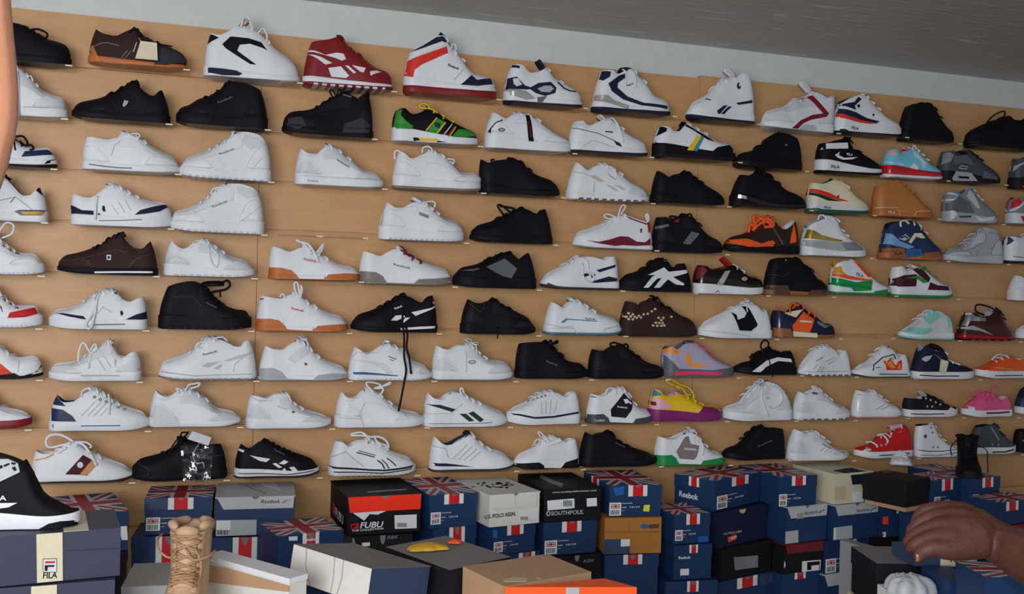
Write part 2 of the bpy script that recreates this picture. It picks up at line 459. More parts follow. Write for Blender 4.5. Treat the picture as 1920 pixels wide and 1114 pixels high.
    for ip, it in enumerate(P):
        nm, colr, pts = it[:3]; cc = c; off = .0022+.00009*ip; lb = None; w = None
        for e in it[3:]:
            if isinstance(e, str) and len(e) == 1: cc = e
            elif isinstance(e, str): lb = e
            elif isinstance(e, float): off = e
            elif isinstance(e, int): w = e
        if w: pts = ribbon(pts, w)
        def onside(p):                          # the point of the shoe's side seen at p
            x, z = loc(p, yc+.036*wid, cc)
            for _ in range(2): x, z = loc(p, yc+(b.Y(clamp(x, -.004, L), clamp(z, .001, max(.002, b.T(clamp(x, b.x0, b.x1))))) if not metric else 0), cc)
            hx_ = b.edge(z)
            if x < hx_+.008: x = hx_+.0006
            if x > L-.006: x = L-.0015
            return x, z
        lc_ = lambda ps: [onside(p) for p in ps]
        panel(nm, colr, [lc_(q) for q in pts] if isinstance(pts[0][0], (tuple, list)) else lc_(pts), off, lb)
    for it in T:
        tx_, colr, (px, py), (qx, qy), hgt = it[:5]
        cc = it[5] if len(it) > 5 else c; bold = True
        a = loc((px, py), near-.006, cc); e = loc((qx, qy), near-.006, cc)
        V2, F2, w = text_mesh(tx_, bold); ux, uz = e[0]-a[0], e[1]-a[1]; hh = hgt*mpp*k/cscale(cc); l = math.hypot(ux, uz)
        nx, nz = (-uz, ux) if D > 0 else (uz, -ux)
        nx, nz = nx/l, nz/l
        V3 = []
        for (x, y) in V2:
            lx = a[0]+ux*x/w+nx*y*hh; lz = a[1]+uz*x/w+nz*y*hh
            lx = max(lx, b.edge(lz)+.002)
            V3.append(side(lx, lz, .0036))
        mesh('lettering', V3, F2, colr, root, False, recalc=False)
    if ey:                                     # metal eyelets
        V, F = [], []
        for p in ey[1]:
            x, z = loc(p, yc+.03); y0 = b.Y(x, z)
            ring_ = [Vector(((x+.0035*math.cos(a))*D, -(y0+.0014), z+.0035*math.sin(a))) for a in [2*math.pi*i/8 for i in range(8)]]
            tube(V, F, ring_, .0014, 5, closed=True)
        mesh('eyelets', V, F, ey[0], root, True)
    for tgp in (tagp or ()):                   # a paper tag tied to the shoe
        nm, colr, pts = tgp[:3]
        ps = [loc(p, yc+.05) for p in pts]
        m = MB(); m.prism([(x*D, -(.052+.004*i), z) for i, (x, z) in enumerate(ps)], (0, -.0012, 0)); m.build(nm, colr, root)
        V, F = [], []; x0, z0 = ps[0]; tube(V, F, [Vector((x0*D, -.052, z0)), Vector(((x0-.006)*D, -.04, z0+.012)), Vector(((x0-.01)*D, -.015, z0+.02))], .0008, 5); mesh('tag_string', V, F, 'BE', root, True)
    if tread:
        m = MB(); cx = tread[1]
        for i in range(cx):
            q = lerp(.08, .92, (i+.5)/cx); x = lerp(0, b.L, q)*D; w = b.Ws(q); hw = L*.84/cx*.28
            m.box(x-hw, x+hw, -w-.0016, w+.0016, b.B(q)-.0002, b.B(q)+.006)
        m.build('tread', tread[0], root)
    SHOES.append(dict(root=root, row=row, xa=min(xh, xt), xb=max(xh, xt), z=zb, lab=sl or lab, shelf=shelf, b=b, D=D))
    return root
# ---- row 1 (top)
S(1, 'A', -180, 512, 440, [(-172, 200), (-60, 250), (40, 240), (120, 185), (220, 218), (330, 288), (430, 316), (490, 345), (510, 395)], 3, (65, 50), 'K', 'K', lin_='K2', lc='K', nl=4,
  lp=[(1.3, [(120, 175), (195, 195), (190, 225), (115, 170)]), (1.3, [(200, 220), (270, 205), (335, 235), (325, 270), (270, 240)])], lab='black low-top lace-up shoe at the left end of the top row, behind the raised arm')
S(1, 'A', 640, 1345, 470, [(690, 212), (740, 250), (830, 270), (900, 240), (975, 215), (1030, 272), (1150, 322), (1250, 362), (1320, 400), (1345, 430)], 4, (45, 28), 'BR', 'GU', lin_='BR2', tg=(962, 200), lc='K', nl=5, wid=.9,
  lp=[(1.2, [(930, 235), (960, 205), (1000, 225), (1020, 262), (985, 255)]), (1.0, [(1060, 290), (1150, 318), (1240, 330)])],
  P=[('heel_cap', 'GU', [(645, 420), (650, 350), (668, 325), (690, 372), (715, 420), (740, 448), (650, 440)], 'gum rubber heel cap'), ('toe_panel', 'K3', [(1110, 465), (1130, 330), (1250, 365), (1340, 430), (1330, 450), (1200, 470)]),
     ('seam', 'GY4', [(655, 355), (720, 315), (770, 308), (860, 330)], 6), ('seam', 'GY4', [(870, 420), (920, 362)], 6), ('seam', 'GY4', [(895, 425), (945, 368)], 6), ('seam', 'GY3', [(960, 375), (985, 305)], 8)],
  tagp=[('paper_tag', 'CR', [(1012, 296), (1130, 312), (1136, 440), (975, 428)])], lab='dark brown low-profile shoe with gum sole and cream paper tag, second on the top row')
S(1, 'Z', 382, 560, 147, [(394, 64), (408, 69), (432, 60), (452, 50), (482, 62), (500, 78), (515, 93), (535, 107), (552, 121), (559, 134)], 3, (17, 10), 'W', 'W', lin_='K', tg=(462, 36), tgc='BE', lc='W', nl=3,
  lp=[(1.3, [(452, 50), (459, 28), (468, 36), (474, 56)]), (1.2, [(484, 62), (494, 52), (501, 66), (500, 78)])],
  P=[('side_panel', 'K', [(1600, 318), (1660, 263), (1790, 276), (1880, 305), (1922, 362), (1890, 345), (1800, 315), (1725, 322), (1707, 365), (1845, 466), (1802, 462), (1625, 348)], 'A', 'black curved side panel'), ('heel_tab', 'K', [(1500, 250), (1575, 272), (1500, 318)], 'A'),
     ('sole_pad', 'N', [(1470, 500), (1500, 488), (1600, 494), (1700, 508), (1745, 530), (1720, 545), (1600, 540), (1480, 525)], 'A', 'dark cushion pad in the heel of the sole')], lab='white mid-top shoe with black curved side panel, third on the top row')
S(1, 'B', 338, 976, 628, [(395, 310), (470, 302), (540, 288), (600, 268), (642, 330), (740, 402), (820, 468), (870, 502), (950, 530), (975, 572)], 3, (62, 45), 'DR', 'W', ('DR', 22), 'DR', tg=(612, 266), lc='DR', nl=6,
  P=[('side_panel', 'W', [(520, 490), (610, 478), (670, 545), (650, 563), (542, 553)], 'white leather side panel'), ('side_panel', 'W', [(370, 366), (500, 396), (580, 380), (630, 388), (648, 425), (620, 438), (560, 415), (372, 380)], 'white leather side panel'),
     ('side_panel', 'W', [(378, 392), (470, 412), (548, 455), (500, 466), (440, 422)], 'white leather side panel'), ('side_stripe', 'W', [(640, 472), (665, 474), (720, 522), (705, 530)]), ('side_stripe', 'W', [(690, 470), (790, 490), (775, 523), (750, 516)]), ('toe_panel', 'W', [(820, 515), (870, 508), (902, 520), (850, 534), (825, 545)])],
  tread=('W2', 9), lab='dark red mid-top runner with white side panels, left of the white and red high-top')
S(1, 'B', 1062, 1722, 684, [(1105, 380), (1200, 326), (1295, 268), (1345, 262), (1388, 345), (1450, 402), (1500, 472), (1560, 535), (1650, 558), (1700, 578), (1718, 615)], 3, (118, 75), 'W', 'W', ('DR', 50), 'N', tg=(1322, 240), tgc='N', lc='W', nl=6,
  lp=[(1.1, [(1405, 350), (1420, 315), (1440, 318), (1446, 358)])],
  P=[('collar', 'N', [(1115, 376), (1200, 328), (1297, 268), (1345, 262), (1375, 300), (1200, 352)], 'navy padded collar'), ('ankle_strap', 'W', [(1100, 392), (1340, 298), (1368, 322), (1108, 432)], .004), ('ankle_strap', 'RB', [(1090, 440), (1370, 335), (1382, 380), (1190, 465), (1140, 502), (1125, 556), (1064, 556)], .003, 'red ankle strap and heel panel'),
     ('strap_mark', 'DR', [(1170, 410), (1195, 435), (1225, 440)], 12), ('toe_cap', 'N', [(1475, 610), (1553, 540), (1590, 576), (1690, 565), (1706, 608), (1600, 618)], 'navy toe cap'), ('seam', 'W3', [(1420, 580), (1490, 500)], 6)],
  T=[('Reebok', 'N', (1378, 475), (1455, 508), 20)], lab='white high-top with red ankle strap and navy toe, on the top row')
S(1, 'C', 168, 728, 520, [(222, 240), (285, 246), (345, 303), (420, 290), (465, 265), (520, 338), (600, 380), (690, 425), (727, 468)], 4, (80, 40), 'W', 'W', ('N', 12), 'N', tg=(425, 197), tgc='N', nl=3, lc='W2',
  P=[('side_panel', 'N', [(350, 405), (420, 367), (510, 360), (550, 400), (542, 440), (470, 460), (400, 440)], 'navy oval side panel'), ('side_insert', 'GY3', [(410, 408), (460, 388), (510, 388), (532, 410), (500, 436), (440, 432)], .004), ('heel_panel', 'N', [(192, 335), (260, 322), (320, 385), (372, 402), (345, 415), (182, 415)]), ('heel_insert', 'W2', [(232, 335), (270, 335), (300, 380), (260, 392), (238, 375)], .004),
     ('heel_tab', 'N', [(212, 238), (285, 246), (278, 262), (215, 258)]), ('cushion', 'CH', [(172, 418), (330, 425), (400, 480), (330, 488), (172, 455)], 'mirror silver heel cushion'), ('toe_line', 'N', [(560, 362), (605, 405), (650, 425), (695, 430)], 8), ('arch', 'GY2', [(410, 470), (480, 462), (440, 515), (415, 510)])],
  lab='white running shoe with navy oval side panels and mirror heel, on the top row')
S(1, 'C', 803, 1364, 578, [(868, 280), (938, 286), (965, 312), (1020, 290), (1085, 272), (1115, 312), (1170, 362), (1250, 465), (1340, 500), (1362, 542)], 4, (60, 35), 'W', 'W', ('N', 24), 'N', tg=(1000, 266), tgc='N', nl=4,
  lp=[[(1030, 265), (1045, 290), (1040, 370), (1045, 345)], [(1080, 275), (1105, 300), (1112, 360), (1105, 400)]],
  P=[('heel_tab', 'N', [(866, 285), (938, 286), (930, 322), (880, 350), (858, 338)]), ('side_swoop', 'N', [(920, 370), (1000, 312), (1042, 300), (1050, 325), (990, 365), (985, 400), (1060, 465), (1180, 510), (1355, 535), (1350, 556), (1170, 530), (1030, 486), (945, 425)], 'navy swooping side panel'),
     ('cushion', 'CH', [(828, 452), (920, 455), (960, 490), (1070, 528), (1070, 556), (950, 520), (830, 492)], 'mirror silver heel cushion'), ('sole_pad', 'N', [(1155, 570), (1235, 572), (1235, 592), (1160, 588)])],
  T=[('Reebok', 'N', (1055, 392), (1105, 376), 14)], lab='white shoe with navy swoop down the side and navy heel tab, on the top row')
S(1, 'Z', 1413, 1286, 226, [(1409, 165), (1400, 146), (1390, 139), (1379, 145), (1350, 152), (1338, 165), (1325, 178), (1306, 189), (1293, 197), (1288, 207)], 3, (18, 12), 'W', 'W', ('N', 5), tg=(1362, 128), nl=6, bow=0,
  P=[('side_stripe', 'N', [(1705, 565), (1755, 530), (1782, 528), (1725, 590), (1712, 588)], 'C'), ('side_stripe', 'N', [(1740, 585), (1790, 536), (1812, 540), (1752, 594)], 'C'), ('side_stripe', 'N', [(1848, 510), (1920, 500), (1965, 490), (1965, 512), (1862, 526)], 'C'),
     ('ankle_patch', 'N', ellipse(1867, 388, 14, 24), 'C'), ('ankle_insert', 'W', ellipse(1872, 382, 6, 12), 'C', .004), ('toe_mark', 'N', [(1620, 482), (1655, 488)], 'C', 6), ('tongue_patch', 'W3', [(1738, 300), (1795, 310), (1795, 330), (1740, 322)], 'C', .004)],
  lab='white high-top with navy stripes and a tall tongue, on the top row', cat='shoe')
S(1, 'D', 540, 20, 510, [(556, 262), (540, 275), (490, 292), (440, 262), (385, 246), (340, 285), (250, 302), (190, 345), (100, 370), (40, 395), (22, 430)], 4, (60, 40), 'W', 'W', tg=(322, 158), nl=5, ov='W2',
  P=[('side_stripe', 'DR', [(355, 262), (390, 260), (500, 370), (522, 395), (505, 420), (390, 440), (330, 465), (290, 505), (245, 500), (310, 445), (400, 405), (480, 395)], 'dark red zigzag side stripe'), ('tongue_mark', 'DR', [(275, 250), (340, 230), (342, 242), (278, 262)], .02), ('sole_panel', 'W3', [(300, 510), (340, 475), (420, 480), (430, 515)])],
  lab='white high-top with dark red zigzag stripe and upright tongue, on the top row')
S(1, 'D', 540, 1030, 540, [(572, 328), (610, 302), (680, 275), (752, 264), (800, 312), (870, 386), (935, 436), (1000, 470), (1028, 508)], 3, (110, 65), 'W', 'W', ('N', 10), 'N', tg=(775, 258), nl=6,
  P=[('collar', 'N', [(575, 328), (690, 312), (720, 275), (745, 290), (692, 340), (702, 368), (580, 335)], 'navy collar'), ('side_stripe', 'N', [(552, 352), (600, 355), (700, 385), (790, 430), (882, 452), (860, 464), (740, 440), (620, 402), (548, 392)], 'navy side stripe'), ('side_stripe', 'RB', [(547, 393), (620, 404), (740, 442), (860, 466), (800, 470), (700, 452), (547, 425)], 'red side stripe'),
     ('heel_sole', 'N', [(540, 508), (620, 506), (660, 540), (540, 545)]), ('ankle_dot', 'N', ellipse(722, 340, 10, 12)), ('lace_dot', 'N', ellipse(835, 405, 6, 10))],
  T=[('FILA', 'W', (560, 366), (592, 374), 18), ('FILA', 'K', (660, 505), (715, 515), 20)], lab='white mid-top with navy and red wave stripes, on the top row')
S(1, 'D', 1008, 1410, 590, [(1060, 345), (1100, 335), (1150, 318), (1215, 328), (1258, 355), (1300, 430), (1350, 490), (1400, 535), (1409, 565)], 3, (60, 45), 'K', 'K', lin_='K', tg=(1250, 325), lc='K', nl=5, ov=1, lab='black suede ankle-high shoe on the top row, second from the right')
S(1, 'D', 1960, 1484, 638, [(1950, 440), (1900, 436), (1862, 466), (1800, 425), (1700, 455), (1610, 482), (1540, 512), (1492, 545), (1486, 580)], 3, (50, 40), 'K', 'K', lin_='K', lc='K', nl=5, ov=1,
  lp=[(1.2, [(1640, 478), (1700, 412), (1780, 376), (1798, 392), (1780, 425)])], P=[('sole_line', 'K3', [(1490, 622), (1640, 628)], 6)], lab='black low shoe with raised lace loop, rightmost on the top row')
# ---- row 2
S(2, 'A', -185, 482, 830, [(-180, 560), (-80, 560), (20, 520), (105, 480), (160, 515), (230, 585), (310, 660), (400, 700), (455, 718), (480, 770)], 3, (75, 60), 'W', 'W', nl=5, ov='W2',
  lp=[(1.5, [(125, 520), (135, 600), (140, 760), (138, 880), (132, 980)]), [(190, 545), (220, 545), (235, 580)]], P=[('seam', 'W3', [(170, 770), (330, 775), (460, 765)], 5)], lab='white mid-top with a long hanging white lace, left end of the second row')
S(2, 'A', 1222, 522, 866, [(1168, 652), (1145, 665), (1105, 702), (1045, 672), (968, 597), (850, 660), (700, 720), (610, 738), (545, 760), (526, 800)], 4, (60, 45), 'K', 'K', lin_='K2', lc='K', nl=6, ov=1,
  P=[('badge', 'GY3', [(895, 722), (925, 728), (918, 748), (895, 770), (882, 762)]), ('seam', 'BR', [(850, 790), (780, 700)], 5), ('seam', 'BR', [(1010, 720), (960, 680)], 5)], lab='black low-top with small silver badge, toe to the left, on the second row')
S(2, 'A', 1922, 1272, 908, [(1878, 628), (1770, 575), (1700, 556), (1640, 570), (1590, 640), (1500, 690), (1430, 715), (1360, 765), (1290, 790), (1273, 835)], 3, (90, 65), 'K', 'K', lin_='K2', lc='K', nl=5, ov=1,
  lp=[(1.2, [(1600, 640), (1560, 625), (1570, 655), (1480, 725)])], T=[('Reebok', 'GY2', (1570, 745), (1678, 690), 16)], lab='black leather mid-top, toe to the left, between two black low shoes on the second row')
S(2, 'B', 838, 190, 975, [(812, 682), (790, 672), (745, 696), (720, 715), (690, 690), (640, 668), (575, 692), (520, 720), (430, 780), (370, 800), (260, 813), (205, 850), (193, 890)], 5, (60, 40), 'K', 'K', lin_='K', lc='K', nl=5, ov='K2',
  lp=[(1.1, [(555, 690), (535, 655), (550, 635), (580, 680), (600, 632), (615, 650), (595, 685)]), (1.3, [(790, 690), (792, 665), (812, 662), (815, 690)])],
  P=[('toe_guard', 'K3', [(235, 850), (330, 840), (360, 905), (300, 930), (220, 905)]), ('heel_cage', 'K3', [(640, 890), (760, 850), (820, 900), (815, 960), (620, 955)]), ('tongue_badge', 'GY2', [(625, 672), (690, 690), (685, 702), (628, 684)], .006)], lab='black sporty mid-cut shoe with heel pull loop, left of the green and black sneaker')
S(2, 'B', 976, 1590, 1027, [(1002, 800), (1058, 786), (1110, 830), (1170, 818), (1245, 785), (1300, 818), (1360, 860), (1440, 900), (1500, 930), (1572, 962), (1588, 1000)], 4, (95, 50), 'K', 'W', None, 'G', tg=(1222, 768), tgc='G', lc='Y', nl=5,
  lp=[(1.1, [(1230, 780), (1190, 775), (1180, 755), (1205, 742), (1240, 752), (1250, 780)]), (1.1, [(1225, 775), (1260, 785), (1310, 812)])],
  P=[('heel_panel', 'G', [(1000, 802), (1050, 788), (1040, 830), (1080, 872), (1132, 912), (1110, 930), (985, 930)], 'green heel panel'), ('toe_cap', 'G', [(1410, 985), (1460, 930), (1530, 935), (1575, 965), (1582, 982), (1500, 990)], 'green toe cap'), ('side_stripe', 'G', [(1232, 945), (1308, 852), (1362, 880), (1300, 962)], 'green side stripe'),
     ('side_stripe', 'Y', [(1222, 943), (1302, 848)], 9), ('side_stripe', 'Y', [(1302, 962), (1365, 880)], 9), ('side_stripe', 'W2', [(1350, 975), (1412, 892)], 7), ('side_stripe', 'RB', [(1382, 982), (1432, 910)], 6), ('side_stripe', 'Y', [(1392, 985), (1440, 912)], 6), ('emblem', 'FG', [(1285, 880), (1330, 890), (1318, 925), (1285, 910)], .004),
     ('arch', 'Y', [(1160, 992), (1310, 1000), (1310, 1020), (1172, 1014)]), ('arch', 'K', [(1130, 990), (1162, 992), (1182, 1010), (1135, 1015)]), ('arch', 'K', [(1310, 1014), (1372, 1024), (1300, 1028)])], lab='green and black sneaker with yellow laces and white sole, on the second row')
S(2, 'C', 33, 650, 848, [(82, 580), (130, 612), (180, 632), (222, 600), (262, 588), (330, 600), (390, 628), (460, 680), (550, 740), (620, 780), (648, 812)], 4, (110, 60), 'W', 'W', tg=(235, 582), nl=6, ov=1,
  P=[('side_stripe', 'K', [(325, 598), (355, 600), (386, 790), (350, 786)], 'black vertical side stripe'), ('heel_line', 'N', [(65, 735), (75, 692), (110, 652), (160, 634)], 8), ('badge', 'GY2', ellipse(152, 705, 26, 15)), ('badge_inner', 'GY3', ellipse(152, 705, 15, 8), .004), ('heel_mark', 'MR', [(58, 628), (76, 628)], 7), ('heel_mark', 'N', [(58, 614), (76, 614)], 7), ('stripe_mark', 'DR', [(348, 640), (366, 760)], 5, .004)],
  lab='white low-top with one black vertical stripe and oval badge, on the second row')
S(2, 'C', 632, 1199, 876, [(665, 652), (720, 646), (755, 680), (840, 650), (905, 632), (960, 655), (1020, 710), (1080, 750), (1170, 792), (1196, 832)], 4, (75, 45), 'W', 'W', ('N', 16), 'N', tg=(860, 592), nl=6,
  lp=[(1.2, [(920, 640), (955, 615), (985, 650), (1000, 720), (1012, 800)])],
  P=[('side_line', 'GY2', [(640, 695), (740, 705), (850, 730), (950, 775), (985, 795)], 5), ('side_mark', 'N', [(962, 782), (1005, 798), (1025, 826), (985, 815)]), ('seam', 'W3', [(740, 820), (800, 780), (880, 800), (960, 830)], 5), ('side_mark', 'K2', [(900, 716), (955, 722)], 8), ('heel_tab', 'W2', [(668, 655), (720, 648), (745, 672), (690, 690)])],
  lab='white low-top with navy lining and long hanging white lace, on the second row')
S(2, 'C', 1240, 1832, 912, [(1282, 680), (1338, 690), (1370, 720), (1412, 720), (1475, 662), (1530, 690), (1592, 725), (1650, 762), (1720, 796), (1800, 812), (1830, 850)], 4, (100, 60), 'W', 'K', ('K2', 25), 'K', tg=(1445, 652), tgc='K', lc='W2', nl=6,
  P=[('heel_panel', 'K', [(1280, 682), (1340, 692), (1335, 715), (1270, 745), (1252, 750)], 'black heel panel'), ('sole_rim', 'K', [(1240, 785), (1262, 790), (1340, 835), (1480, 852), (1660, 872), (1660, 890), (1240, 860)], 'black rubber sole rim'), ('toe_cap', 'K', [(1655, 885), (1670, 865), (1712, 830), (1802, 814), (1830, 850), (1825, 880)], 'black toe cap'),
     ('side_stripe', 'Y', [(1488, 850), (1560, 745), (1592, 752), (1528, 855)], 'yellow diagonal stripe'), ('side_stripe', 'BL', [(1530, 855), (1594, 750), (1618, 742), (1562, 858)], 'blue diagonal stripe'), ('eyestay', 'K', [(1478, 665), (1530, 692), (1650, 762), (1690, 790), (1640, 775), (1540, 710), (1480, 680)]), ('sole_mark', 'W3', [(1270, 905), (1340, 912)], 6)],
  lab='white and black low-top with yellow and blue diagonal stripes, on the second row')
S(2, 'D', 313, -178, 788, [(294, 575), (250, 548), (205, 525), (165, 520), (90, 555), (30, 612), (-50, 670), (-130, 690), (-170, 720), (-177, 750)], 3, (60, 45), 'K', 'K', lin_='K', tg=(150, 505), lc='K', nl=6, ov=1, lp=[(1.2, [(150, 515), (100, 540), (60, 575), (55, 610)]), (1.1, [(165, 512), (210, 515), (200, 528)])], P=[('mark', 'GY3', ellipse(210, 612, 8, 5))],
  lab='black laced high-top with a tiny pale mark, left of the black shoe with white strap')
S(2, 'D', 412, 890, 826, [(438, 585), (490, 580), (560, 552), (638, 536), (652, 612), (705, 652), (760, 690), (830, 740), (880, 772), (889, 792)], 3, (92, 45), 'K', 'W', ('K', 14), 'K', tg=(630, 530), tgc='K', lc='K', nl=4,
  P=[('ankle_strap', 'W', [(484, 585), (642, 574), (646, 630), (484, 636)], .006, 'white ankle strap'), ('side_mark', 'W', [(550, 690), (590, 660), (576, 690), (620, 714), (720, 708), (682, 725), (610, 728), (570, 712)])], T=[('FILA', 'W', (635, 692), (680, 700), 18), ('FILA', 'W', (446, 636), (476, 640), 16), ('FILA', 'K', (515, 788), (578, 792), 22)],
  lab='black high-top with white ankle strap and white sole, on the second row')
S(2, 'D', 888, 1326, 858, [(922, 660), (965, 655), (1005, 690), (1060, 668), (1120, 655), (1170, 702), (1218, 752), (1280, 792), (1320, 818)], 4, (85, 55), 'GSB', 'GR_', ('W', 20), 'PK', tg=(1060, 630), tgc='PK', lc='W', nl=5, lp=[(1.1, [(1115, 660), (1135, 620), (1150, 650)])],
  P=[('collar', 'PK', [(915, 668), (965, 655), (1003, 690), (995, 700), (918, 692)]), ('side_patch', 'W', [(1088, 782), (1130, 752), (1162, 790), (1150, 800), (1112, 792)]), ('eyestay', 'W2', [(1120, 660), (1170, 702), (1218, 752), (1200, 790), (1180, 740), (1130, 700)]), ('side_mark', 'W', [(940, 740), (975, 755), (1010, 752), (1050, 770)], 6)],
  lab='glossy sky blue sneaker with red sole, right of the black strapped high-top')
S(2, 'D', 1288, 1742, 888, [(1318, 670), (1370, 668), (1412, 690), (1450, 680), (1505, 670), (1550, 700), (1620, 760), (1700, 812), (1737, 855)], 4, (75, 45), 'DGY', 'K2', None, 'GY2', tg=(1470, 662), tgc='DGY', lc='K', nl=6, lp=[(1.4, [(1420, 675), (1470, 668), (1500, 680), (1440, 690)])],
  P=[('heel_panel', 'GY', [(1298, 700), (1335, 672), (1372, 672), (1404, 692), (1375, 740), (1298, 760)]), ('midsole_window', 'GY3', [(1388, 862), (1420, 810), (1530, 822), (1585, 882), (1400, 884)], 'pale grey sole window'), ('window_slot', 'K', [(1435, 845), (1516, 850), (1516, 866), (1436, 860)], .004), ('side_loop', 'GY3', ribbon([(1440, 785), (1460, 770), (1510, 780), (1500, 795), (1445, 790)], 7)), ('side_band', 'GY2', [(1400, 700), (1500, 690), (1560, 770), (1480, 750), (1400, 760)]), ('mudguard', 'GY2', [(1620, 860), (1640, 810), (1735, 855), (1738, 875)])],
  lab='dark grey running shoe with pale sole window, on the second row')
S(2, 'D', 1805, 2240, 936, [(1830, 730), (1870, 712), (1915, 722), (1965, 735), (2000, 715), (2080, 780), (2160, 850), (2215, 885), (2238, 915)], 4, (75, 45), 'DGY', 'K2', None, 'GY2', lc='K', nl=5,
  P=[('heel_panel', 'OR', [(1814, 742), (1850, 735), (1846, 765), (1814, 775)]), ('side_band', 'GY3', [(1835, 800), (1870, 770), (1925, 735)], 10), ('sole_mark', 'RB', [(1890, 925), (1930, 905)], 14)], lab='grey running shoe with orange heel, cut by the right edge on the second row')
# ---- row 3
S(3, 'E', -275, 406, 312, [(-268, 110), (-180, 132), (-60, 122), (45, 95), (130, 150), (240, 190), (345, 190), (385, 226), (404, 268)], 3, (80, 55), 'W', 'W', ('K', 18), 'N', lc='K', nl=4,
  lp=[(1.4, [(100, 100), (160, 95), (195, 140), (180, 165), (140, 130)]), (1.4, [(180, 160), (225, 160), (240, 190), (220, 200)]), (1.0, [(95, 110), (115, 200)])], P=[('toe_panel', 'NB', [(155, 246), (180, 206), (345, 196), (374, 200), (388, 234), (250, 240)], 'navy toe band'), ('sole_mark', 'K', [(320, 300), (342, 275), (404, 262), (400, 285)])], lab='white and navy low-top with black laces, left end of the third row')
S(3, 'E', 595, 1286, 348, [(622, 105), (700, 117), (770, 130), (840, 112), (905, 78), (980, 105), (1080, 170), (1170, 220), (1260, 270), (1284, 308)], 4, (55, 45), 'W', 'W', None, 'W2', tg=(872, 66), nl=6, ov=1, lp=[(1.2, [(920, 90), (970, 75), (1005, 85), (990, 115), (940, 95)])],
  P=[('sole_line', 'GY2', [(640, 300), (760, 316), (860, 325), (950, 328)], 8), ('seam', 'W3', [(800, 240), (825, 160), (870, 130)], 5), ('tongue_mark', 'N', [(835, 105), (855, 85)], 8)], lab='plain white low-top with a dark curved line in the sole, on the third row')
S(3, 'E', 1947, 1294, 405, [(1920, 135), (1850, 75), (1770, 55), (1700, 60), (1640, 112), (1590, 150), (1500, 200), (1400, 240), (1325, 280), (1296, 325)], 3, (85, 60), 'W', 'W', None, 'W2', tg=(1665, 48), nl=7, ov=1, tread=('W3', 12), P=[('ankle_pad', 'W2', [(1760, 65), (1860, 95), (1910, 160), (1800, 190), (1740, 130)]), ('seam', 'W3', [(1820, 330), (1890, 250)], 6)],
  T=[('Reebok', 'GY', (1580, 232), (1690, 188), 14)], lab='white leather mid-top on the third row, toe to the left')
S(3, 'F', 280, 910, 378, [(318, 110), (370, 150), (425, 155), (480, 112), (515, 88), (570, 112), (640, 172), (700, 212), (770, 268), (870, 300), (906, 338)], 4, (78, 50), 'W', 'W', None, 'W2', tg=(492, 84), nl=6, ov='W2', P=[('side_mark', 'GY', [(580, 188), (672, 245)], 9), ('sole_line', 'W3', [(290, 305), (560, 318), (890, 340)], 4)], T=[('Reebok', 'GY', (370, 345), (445, 350), 10)],
  lab='white court shoe standing alone left of the white shoe with heel loop, third row')
S(3, 'F', 983, 1612, 408, [(1028, 128), (1062, 152), (1105, 188), (1180, 162), (1260, 132), (1335, 165), (1420, 242), (1480, 290), (1560, 292), (1612, 312), (1630, 352)], 4, (95, 65), 'W', 'W', ('SG', 18), 'PK', tg=(1235, 118), nl=6, ov=1, lp=[(1.2, [(1005, 185), (1000, 140), (1020, 120), (1045, 135)]), (1.2, [(1200, 140), (1205, 105), (1235, 92), (1265, 105), (1270, 135)]), [(1380, 180), (1430, 190), (1425, 225)]],
  lab='chunky white sneaker with heel pull loop, touching the black low-top on the third row')
S(3, 'Z', 899, 1048, 365, [(900, 299), (912, 307), (922, 303), (938, 301), (957, 299), (975, 305), (991, 321), (1008, 331), (1035, 341), (1047, 353)], 4, (15, 10), 'K', 'K', lin_='K', lc='K', nl=6, ov=1, lp=[(1.2, [(921, 306), (922, 299), (928, 299)])], lab='black suede low-top between two white shoes on the third row')
S(3, 'G', 388, 978, 368, [(452, 95), (490, 132), (530, 158), (590, 125), (650, 108), (720, 142), (790, 195), (850, 240), (930, 280), (974, 318)], 4, (65, 40), 'W', 'W', None, 'W2', tg=(620, 102), nl=6, ov=0, tread=('GY2', 9), lp=[(1.1, [(650, 115), (710, 125), (740, 165), (745, 200)])],
  P=[('side_mark', 'BE', [(560, 185), (600, 190), (665, 232), (620, 234)], 'beige arrow mark'), ('side_stripe', 'W3', [(668, 255), (715, 262), (772, 300), (740, 300)]), ('side_stripe', 'W3', [(730, 255), (780, 262), (820, 290), (800, 296)]), ('seam', 'W3', [(440, 160), (540, 185), (640, 235)], 5), ('seam', 'W3', [(585, 310), (590, 235)], 5), ('sole_line', 'CR', [(395, 312), (540, 320), (590, 330)], 6), ('toe_guard', 'W2', [(830, 320), (860, 275), (970, 315), (970, 340)])],
  T=[('Reebok', 'GY', (690, 185), (745, 225), 10)], lab='white classic runner with beige arrow mark, third row')
S(3, 'G', 997, 1522, 392, [(1038, 155), (1080, 190), (1112, 210), (1180, 178), (1250, 170), (1320, 225), (1400, 270), (1470, 310), (1518, 352)], 4, (60, 45), 'K', 'K', lin_='K', lc='K', nl=6, ov=1, P=[('heel_mark', 'GY2', [(1032, 190), (1056, 194)], 8)], lab='plain black low-top right of the white runner with beige mark, third row')
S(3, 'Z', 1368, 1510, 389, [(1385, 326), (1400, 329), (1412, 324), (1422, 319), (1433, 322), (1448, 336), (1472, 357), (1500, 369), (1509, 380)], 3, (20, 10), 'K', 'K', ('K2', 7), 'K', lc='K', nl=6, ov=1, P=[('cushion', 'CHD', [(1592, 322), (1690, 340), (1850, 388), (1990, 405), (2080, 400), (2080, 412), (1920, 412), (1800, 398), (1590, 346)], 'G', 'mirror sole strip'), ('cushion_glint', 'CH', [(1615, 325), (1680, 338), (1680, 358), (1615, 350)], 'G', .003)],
  lab='black sneaker with mirrored strip along its sole, third row')
